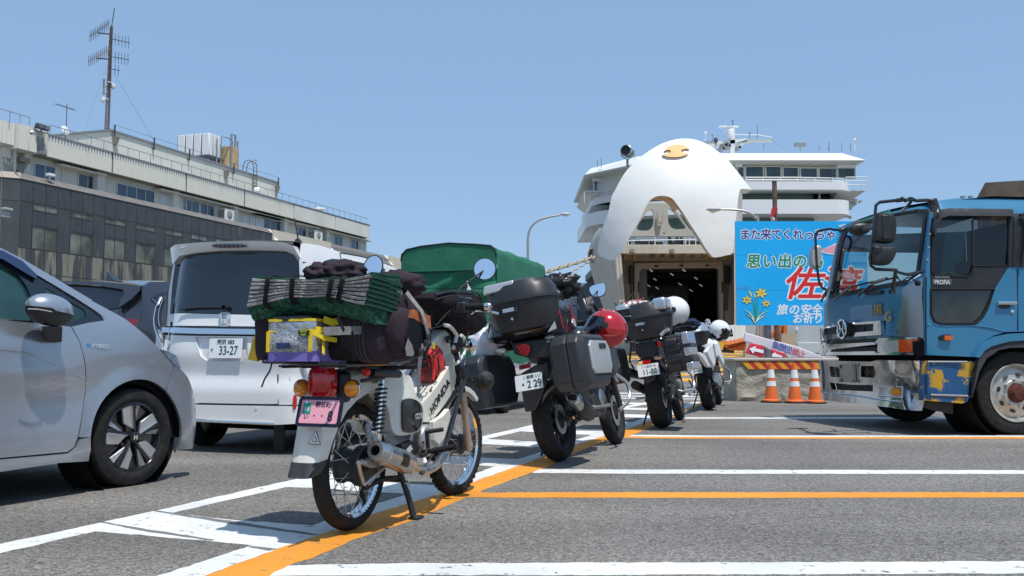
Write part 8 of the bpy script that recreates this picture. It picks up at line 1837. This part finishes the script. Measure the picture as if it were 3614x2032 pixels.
def pannier(o,s,x0,x1,y0,y1,z0,z1,m,pan,cut=.06,style=0):
 Q=[(x0+cut,z0),(x1-cut*1.2,z0+.0),(x1,z0+cut*1.4),(x1,z1-cut*1.5),(x1-cut*1.4,z1),(x0+cut,z1),(x0,z1-cut),(x0,z0+cut)]
 c=(sum(q[0]for q in Q)/8,sum(q[1]for q in Q)/8);k=bpy.data.objects.new('pannier',None);COL.objects.link(k);k.parent=o
 def ring(f,y):return[V((c[0]+(x-c[0])*f,s*y,c[1]+(z-c[1])*f))for x,z in Q]
 ym=y0+(y1-y0)*.55
 mb=MB();mb.loft([ring(.9,y0),ring(1,y0+.03),ring(1,ym-.004)]);mb.build('case_shell',m,k,bevel=.008);mb=MB();mb.loft([ring(1,ym+.004),ring(.98,y1-.04),ring(.84,y1)]);mb.build('case_lid',m,k,bevel=.008);mb=MB();mb.loft([ring(.985,ym-.004),ring(.985,ym+.004)]);mb.build('case_seal',M_RUB,k)
 if style==0:
  mb=MB();mb.loft([[V((c[0]+(x-c[0])*f+.06,s*y,c[1]+(z-c[1])*f*.86+.02))for x,z in Q]for f,y in((.72,y1-.02),(.70,y1+.012),(.62,y1+.016))]);mb.build('silver_panel',pan,k,bevel=.004)
  mb=MB();mb.box((c[0]+.1,s*(y1+.018),z1-.10),(.16,.012,.04));mb.build('carry_handle',m,k,bevel=.006)
 else:
  for za,zb_ in((z0-.004,z0+.085),(z0+.15,z1-.15),(z1-.13,z1+.004)):
   mb=MB();mb.bx(x0-.004,x1-.03,min(s*(y1-.085),s*(y1+.004)),max(s*(y1-.075),s*(y1+.004)),za,zb_);mb.build('silver_panel',pan,k,bevel=.014)
  for zz in(z0+.115,z1-.14):mb=MB();mb.bx(x0-.006,x1,min(s*(y1-.10),s*(y1+.008)),max(s*(y1-.10),s*(y1+.008)),zz-.022,zz+.022);mb.build('case_band',m,k,bevel=.006)
  mb=MB();mb.tube([V((x0-.01,s*(y0+.05),z1-.03)),V((x0-.035,s*(y0+.06),z1-.03)),V((x0-.035,s*(y1-.1),z1-.03)),V((x0-.01,s*(y1-.09),z1-.03))],.010,6);mb.build('carry_handle',m,k)
  for zz in(c[1]-.05,c[1]+.06):mb=MB();mb.bx(x0-.012,x0+.01,min(s*(y0+.03),s*(y1-.1)),max(s*(y0+.03),s*(y1-.1)),zz-.035,zz+.035);mb.build('case_rib',m,k,bevel=.008)
 return k
 # ---- second bike
FV=Fr(.336,7.144,0,22.9,10)
def vx(k,x,y,v):return FV.sx(pt(k,x,y),v)
def vy(k,x,y,v):return FV.sy(pt(k,x,y),v)
b2=adv(FV,'black touring motorcycle with grey side cases, plate 2 29 and a red helmet',.10,1.60,.314,.30,.15,mat('navy_black_paint',(.02,.03,.045),.25,coat=.8))
sx_=-.34
mb=MB();mb.prism([vx('G',x,y,sx_)for x,y in((500,700),(590,680),(600,760),(560,860),(545,905),(505,1000),(490,1028),(425,1035),(400,880),(395,760))],(.035,0,0));mb.build('mudguard',M_GPL,b2,bevel=.012)
mb=MB();mb.loft([[vx('G',x,y,v)for x,y in((335,545),(560,510),(645,560),(600,640),(470,655),(350,620))]for v in(-.36,-.22,.0)]);mb.build('tail_housing',M_BPL,b2,bevel=.012)
mb=MB();q=[vx('G',x,y,-.37)for x,y in((372,562),(430,545),(465,560),(468,600),(445,635),(400,625))];mb.prism(q,(-.012,0,0));mb.build('tail_lamp',M_TRED,b2,bevel=.004)
mb=MB();mb.prism([vx('G',x,y,-.36)for x,y in((390,702),(468,685),(470,718),(392,735))],(-.01,0,0));mb.build('reflector',mat('reflector_dark',(.20,.005,.01),.2,coat=.6),b2)
for(x,y,xe,ye)in((258,598,330,590),(600,508,550,500)):
 q=vx('G',x,y,-.30);mb=MB();mb.ell(q,(.022,.042,.022));mb.build('turn_signal',M_CLR,b2);mb=MB();mb.tube([q,vx('G',xe,ye,-.25)],.01,6);mb.build('signal_stalk',M_BPL,b2)
pc=vx('G',456,820,-.385)
plate(b2,pc,.215,.118,(.15,0,1),M_WPL,[('1 高崎 い',.02,.034,.030),('・2 29',.01,-.020,.075,.85)],None,M_PGR)
for x0_,y0_,x1_,y1_ in((318,505,340,485),(370,490,390,480),(420,470,490,460)):mb=MB();mb.tube([vx('G',x0_,y0_,-.33),vx('G',x1_,y1_,-.33),vx('G',x1_+20,y1_+8,-.3)],.010,6);mb.build('rack_bracket',M_ALM,b2)
ca=vx('G',395,300,-.46);kc=case(b2,'top_case',(-.29,ca.y+.04,.985),.55,.42,.39,M_CASE,M_GPL)
mb=MB();mb.loft([[V((-.29+x,ca.y+.04+y,z))for x,y in((-.185*f,-.02),(-.185*f,.235*f),(.12,.20*f),(.12,.0))]for z,f in((1.30,1.),(1.365,.93))]);mb.build('silver_panel',M_SIL,kc,bevel=.01)
pannier(b2,-1,-.50,.16,.26,.52,.50,.90,M_GPL,M_SIL);pannier(b2,1,-.50,.16,.26,.50,.48,.88,mat('case_navy',(.02,.025,.035),.4),M_SIL)
mr=vx('G',945,165,.98);c=vy('G',945,165,-.34)
mirror(b2,c,.072,[vy('G',905,225,-.34),vy('G',870,310,-.30),vy('G',865,335,-.28)],shape=[(-1,.0),(-.85,.55),(.75,.75),(1,.45),(.75,-.75),(-.55,-.85)],aim=(-1,-.25,.1))
# exhaust
a=vy('G',765,930,-.24);b=vy('G',915,1075,-.20);d=(b-a).normalized()
mb=MB();mb.lathe([(.0,.03),(.045,.03),(.052,-.01),(.062,.0),(.072,.05),(.078,.10)],a,d,n=26,ell=((0,.3,1),.75));mb.build('exhaust_tip',M_STL,b2)
mb=MB();mb.lathe([(.078,.10),(.085,.16),(.085,.36),(.06,.42),(.02,.45)],a,d,n=26,ell=((0,.3,1),.8));mb.build('silencer',mat('silencer_black',(.03,.03,.032),.4,.3),b2);mb=MB();mb.lathe([(0,.0),(.022,0),(.026,-.012),(.022,.02)],a,d,n=18);mb.build('exhaust_outlet',M_BLK2,b2)
# luggage
def luggage(nm,lab,cat,fr):return thing(nm,lab,cat,fr)
l1=luggage('saddle_bag','black saddle bag with red piping behind the top case of the second motorcycle','bag',FV)
def soft(o,k,P,v0,v1,m,fr=FV,seed=0,nm='bag'):
 Q=rnd([tuple(fr.sy(pt(k,x,y),v1))for x,y in P],1);Q=[(q[0],q[2])for q in Q];c=(sum(q[0]for q in Q)/len(Q),sum(q[1]for q in Q)/len(Q));mb=MB()
 mb.loft([[V((c[0]+(x-c[0])*f,v+.012*noise.noise(V((x*9+seed,z*9,v*8))),c[1]+(z-c[1])*f))for x,z in Q]for f,v in((.8,v0),(1,v0+(v1-v0)*.15),(1,v0+(v1-v0)*.8),(.93,v1),(.5,v1*1.03))]);mb.build(nm,m,o,ang=60);return Q,c
Q,c=soft(l1,'G',[(610,225),(720,240),(760,270),(800,370),(810,430),(770,480),(700,480),(590,470),(600,300)],.25,-.27,M_BGL)
for P in([(655,238),(672,330),(700,440)],[(742,265),(760,330),(775,400)]):mb=MB();mb.tube(crm([vy('G',x,y,-.29)for x,y in P],4),.006,6);mb.build('red_piping',mat('piping_red',(.55,.03,.03),.5),l1)
mb=MB();mb.prism([vy('G',x,y,-.29)for x,y in((590,465),(650,440),(637,390))],(0,-.004,0));mb.build('grey_patch',M_SIL,l1,sm=False)
mb=MB();mb.prism([vy('G',x,y,-.29)for x,y in((760,370),(775,375),(788,420),(778,435),(755,400))],(0,-.01,0));mb.build('grey_patch',M_SIL,l1,bevel=.004)
q=vy('G',650,150,-.05);l2=luggage('stuff_sack','crumpled shiny black sack on top of the second motorcycle luggage','bag',Fr(M=FV.M@Matrix.Translation(q)))
mb=MB();lump(mb,(0,0,0),(.16,.19,.10),21,.25,2.5,2.3,nu=44,nv=26,fold=.6);mb.build('sack',mat('shiny_black_cloth',(.014,.014,.016),.35,bump=(9,.6,.03)),l2,ang=75)
mb=MB();mb.tube([(.05,-.19,.0),(.07,-.21,-.15),(.06,-.21,-.28)],.004,5);mb.build('cord',M_RUB,l2)
q=vx('G',150,570,-.12);l3=luggage('plastic_bag','white plastic carrier bag tied at the left of the second motorcycle','bag',Fr(M=FV.M@Matrix.Translation(q)))
mb=MB();lump(mb,(0,0,0),(.13,.13,.155),31,.16,2,2,nu=36,nv=22,fold=.35);mb.tube([(0,-.05,.13),(0,-.09,.2)],[.03,.012],8);mb.build('bag',mat('white_polythene',(.78,.76,.78),.3,bump=(16,.8,.02)),l3,ang=75)
q=vx('G',250,525,-.05);l4=luggage('side_pouch','small black pouch with grey patch above the left case of the second motorcycle','bag',Fr(M=FV.M@Matrix.Translation(q)))
mb=MB();bagbox(mb,-.12,.12,-.14,.10,-.09,.09,seed=3);mb.build('pouch',M_FAB,l4);mb=MB();mb.prism([(-.125,-.02,.05),(-.125,-.10,-.05),(-.125,.0,-.06)],(-.004,0,0));mb.build('grey_patch',M_SIL,l4)
hr=mat('helmet_red',(.50,.012,.018),.16,.3,coat=1)
q=vy('G',1010,445,-.36);S_=(FV.w(q)).y
hf=Fr(FV.w(q).x,FV.w(q).y,FV.w(q).z,-88)
h1,T1,_=helmet(hf,'red full face helmet with dark visor hanging beside the second motorcycle',hr,mat('visor_dark',(.01,.012,.02),.05,coat=1),hr,tiltx=-12,s=1.22)
text('Arai',.035,wm,h1,T1.to_4x4()@Matrix.Translation((-.0,-.146,.05))@basis((0,0,0),(1,0,0),(0,0,1)),'decal',off=.001)
# ---- third bike
FB3=Fr(1.663,10.372,0,17.9,10)
b3=adv(FB3,'black touring motorcycle with black and silver side cases and plate 11-88',.06,1.42,.33,.31,.18,M_BGL)
def h3x(x,y,v):return FB3.sx(pt('H',x,y),v)
def h3y(x,y,v):return FB3.sy(pt('H',x,y),v)
c3=h3x(450,310,-.55);k3=case(b3,'top_case',(-.30,c3.y,h3x(450,480,-.50).z),.58,.46,.40,M_CASE,M_GPL,M_CASE)
zt3=h3x(450,480,-.50).z+.40
for y in(-.20,.20):mb=MB();mb.bx(-.50,-.10,c3.y+y-.075,c3.y+y+.075,zt3-.12,zt3+.012);mb.build('silver_panel',M_CASS,k3,bevel=.03)
pr_=[h3x(*q,-.45)for q in((640,480),(870,480),(915,700),(890,800),(700,800),(640,650))];y0p=-pr_[0].y;z0p=pr_[4].z;z1p=pr_[0].z
pannier(b3,-1,-.50,.10,.24,.52,z0p,z0p+.40,M_CASE,M_CASS,style=1);pannier(b3,1,-.50,.10,.26,.54,z0p-.02,z0p+.38,M_CASE,M_CASS,style=1)
mb=MB();mb.loft([[h3x(x,y,v)for x,y in((380,520),(560,490),(600,560),(570,640),(420,650),(385,600))]for v in(-.40,-.1)]);mb.build('tail_housing',M_BPL,b3,bevel=.01)
mb=MB();mb.prism([h3x(x,y,-.42)for x,y in((450,680),(525,668),(525,702),(452,714))],(-.012,0,0));mb.build('tail_lamp',M_TRED,b3)
mb=MB();mb.prism([h3x(x,y,-.43)for x,y in((590,490),(622,500),(625,540),(600,545))],(-.02,0,0));mb.build('side_reflector',M_TRED,b3)
for x,y,m_ in((373,690,M_CLR),(598,644,mat('pale_amber',(.75,.52,.40),.2,coat=.6))):q=h3x(x,y,-.36);mb=MB();mb.ell(q,(.02,.05,.028));mb.build('turn_signal',m_,b3);mb=MB();mb.tube([q,h3x(470,660,-.3)],.01,6);mb.build('signal_stalk',M_BPL,b3)
pc=h3x(505,765,-.44);plate(b3,pc,.23,.125,(.12,0,1),M_WPL,[('7 八王子 ぬ',.01,.036,.030),('11-88',.012,-.022,.080,.85)],None,M_PGR)
mb=MB();mb.prism([h3x(x,y,-.36)for x,y in((440,800),(580,790),(560,860),(500,900),(450,850))],(.03,0,0));mb.build('mudguard',M_BPL,b3,bevel=.01)
for s_ in(-1,1):mb=MB();mb.tube([(-.40,s_*.10,.97),(-.38,s_*.16,.78),(-.1,s_*.18,.70)],.012,8);mb.build('case_rack',M_BPL,b3)
mb=MB();mb.tube([(.30,.18,.45),(-.1,.20,.52)],.05,14);mb.build('silencer',M_ENG,b3)
q=h3x(370,175,-.30);f_=Fr(M=FB3.M@Matrix.Translation(q));cn=thing('netted_clothes','striped white clothes under a black cargo net on the third motorcycle','luggage',f_)
mb=MB();lump(mb,(0,0,0),(.13,.17,.08),41,.15,2,2.2,nu=30,nv=18,fold=.2);mb.build('clothes',mat('white_cloth',(.75,.74,.72),.8),cn,ang=70)
for k in range(4):mb=MB();mb.tube([(-.13*cos(t),-.10+.05*k+.02*sin(t*3),.082*sin(t))for t in[R(10+i*16)for i in range(11)]],.0045,5);mb.build('red_stripe',M_BR,cn)
for k in range(6):
 for s_ in(1,-1):mb=MB();mb.tube([(-.14*cos(t),-.16+.06*k+s_*.06*sin(t*.9),.088*sin(t))for t in[R(5+i*17)for i in range(11)]],.0035,5);mb.build('net_cord',M_RUB,cn)
hw=mat('helmet_white',(.80,.80,.80),.14,coat=1)
q=h3y(742,212,-.30);hf=Fr(FB3.w(q).x,FB3.w(q).y,FB3.w(q).z,-95);h2,T2,_=helmet(hf,'white full face helmet with grey visor on the handlebar of the third motorcycle',hw,mat('visor_grey',(.06,.065,.07),.06,coat=1),M_BPL,tiltx=14,s=1.32)
text('SHOEI',.030,M_BPL,h2,T2.to_4x4()@Matrix.Translation((-.10,-.150,-.03))@basis((0,0,0),(1,0,0),(0,0,1)),'decal')
mb=MB();mb.tube(crm([h3y(620,440,-.25),h3y(660,400,-.3),h3y(700,380,-.35)],4),.02,8);mb.build('handlebar',M_LAMP,b3)
# ---- fourth bike
FB4=Fr(2.902,13.82,0,17.8,9)
b4=adv(FB4,'white and black motorcycle with white fairing and silver lidded top case, farthest in the line',.06,1.50,.33,.31,.17,mat('bike_white',(.76,.76,.76),.38))
def h4x(x,y,v):return FB4.sx(pt('H',x,y),v)
def h4y(x,y,v):return FB4.sy(pt('H',x,y),v)
q=h4x(900,560,-.48);case(b4,'top_case',(-.26,q.y,q.z+.02),.56,.44,.34,M_CASE,M_CASS,M_CASS)
mb=MB();mb.prism([V((p_.x,-.17,p_.z))for p_ in[h4y(x,y,-.17)for x,y in((950,590),(1010,600),(1080,650),(1095,740),(1070,730),(1020,650))]],(0,.05,0));mb.build('tail_fairing',bpy.data.materials['bike_white'],b4,bevel=.008)
mb=MB();mb.prism([V((p_.x,-.20,p_.z))for p_ in[h4y(x,y,-.20)for x,y in((1060,590),(1090,535),(1150,560),(1152,640),(1130,740),(1080,640))]],(0,.06,0));mb.build('side_fairing',bpy.data.materials['bike_white'],b4,bevel=.01)
q=h4x(1020,668,-.30);mb=MB();mb.ell(q,(.02,.055,.035));mb.build('turn_signal',M_AMB,b4);mb=MB();mb.tube([q,h4x(930,680,-.25)],.01,6);mb.build('signal_stalk',M_BPL,b4)
mb=MB();mb.prism([h4x(x,y,-.36)for x,y in((900,620),(960,605),(965,635),(900,650))],(-.01,0,0));mb.build('tail_lamp',M_CLR,b4);mb=MB();mb.prism([h4x(x,y,-.37)for x,y in((915,700),(955,692),(955,712),(915,720))],(-.01,0,0));mb.build('reflector',M_TRED,b4)
pc=h4x(935,760,-.42);plate(b4,pc,.23,.125,(.12,0,1),M_WPL,[('静岡 ・と',.01,.036,.030),('・3-05',.012,-.022,.080,.85)],None,M_PGR)
a=h4y(1150,840,-.22);b=h4y(1210,920,-.2);d=(b-a).normalized();mb=MB();mb.lathe([(0,.03),(.05,.03),(.07,-.01),(.09,.08),(.10,.20)],a,d,n=24,ell=((0,.3,1),.7));mb.build('exhaust_tip',M_CASS,b4);mb=MB();mb.lathe([(.095,.14),(.10,.3),(.08,.42),(0,.45)],a,d,n=24,ell=((0,.3,1),.8));mb.build('silencer',M_ENG,b4)
mb=MB();mb.tube([h4y(890,865,.2),h4y(915,905,.15),h4y(940,980,.1)],.014,6);mb.build('pedal',M_ENG,b4)
q=h4y(1182,388,-.34);hf=Fr(FB4.w(q).x,FB4.w(q).y,FB4.w(q).z,100);helmet(hf,'white open face helmet resting on the right of the farthest motorcycle',hw,M_BGL,None,tiltx=38,full=False,s=1.12)
q=h4y(860,325,-.1);f_=Fr(M=FB4.M@Matrix.Translation(q));o_=thing('rain_jacket','navy rain jacket bundled in front of the farthest top case','clothing',f_);mb=MB();lump(mb,(.1,.04,-.02),(.12,.2,.08),51,.2,2.5,2.2,nu=36,nv=20,fold=.4);mb.build('cloth',mat('navy_cloth',(.012,.022,.06),.7),o_,ang=70)
# ---------------------------------------------------------------- dock worker
hp=at(pt('H',1065,300),40);zf=max(0,(40-26)*.049)
fw=Fr(hp.x,40,zf,180);pw=thing('person','dock worker in dark clothes, helmet and yellow reflective vest at the ferry door','person',fw);ht=hp.z-zf+.02
def skin_body(pt_,ed,rad,m,nm,root):
 me=bpy.data.meshes.new(nm);me.from_pydata([V(p)for p in pt_],ed,[]);o=bpy.data.objects.new(nm,me);COL.objects.link(o);o.parent=root;me.materials.append(m)
 md=o.modifiers.new('skin','SKIN');sv_=me.skin_vertices[0].data
 for i,r in enumerate(rad):sv_[i].radius=(r if isinstance(r,tuple)else(r,r));sv_[i].use_root=i==0
 sb_=o.modifiers.new('sub','SUBSURF');sb_.levels=2;sb_.render_levels=2;md.use_smooth_shade=True;return o
k=ht/1.7
V_=[(0,0,.92),(0,0,1.15),(0,0,1.38),(.0,0,1.5),(.01,0,1.6),(0,.19,1.38),(.02,.25,1.12),(.12,.22,.90),(0,-.19,1.38),(.02,-.25,1.12),(.10,-.22,.90),(0,.10,.86),(.02,.12,.48),(0,.13,.08),(.12,.14,.04),(0,-.10,.86),(.02,-.12,.48),(0,-.13,.08),(.12,-.14,.04),(.17,.21,.84),(.15,-.21,.84)]
skin_body([V(p)*k for p in V_],[(0,1),(1,2),(2,3),(3,4),(2,5),(5,6),(6,7),(2,8),(8,9),(9,10),(0,11),(11,12),(12,13),(13,14),(0,15),(15,16),(16,17),(17,18),(7,19),(10,20)],[(.11,.15),(.11,.15),(.10,.15),.055,.09,.06,.048,.035,.06,.048,.035,.09,.07,.05,.04,.09,.07,.05,.04,.04,.04],mat('work_navy',(.02,.025,.04),.8),'body',pw)
mb=MB();mb.ell((0.02,0,1.585*k),(.10,.085,.12));mb.build('face',mat('skin_tone',(.42,.25,.17),.6),pw);mb=MB();mb.ell((0,0,1.64*k),(.135,.12,.12),v1=pi*.55);mb.bx(.05,.17,-.07,.07,1.62*k,1.63*k);mb.build('hard_hat',mat('hat_grey',(.25,.27,.30),.4),pw)
mb=MB()
for s_ in(-1,1):strap(mb,[V((.125,s_*.14,1.42))*k,V((.150,s_*.09,1.2))*k,V((.145,s_*.05,1.02))*k],.05,(1,0,0),.012)
mb.tube([V((.155,-.15,1.02))*k,V((.16,.15,1.02))*k],.03,8);mb.build('reflective_vest',mat('vest_yellow',(.60,.80,.02),.5),pw)
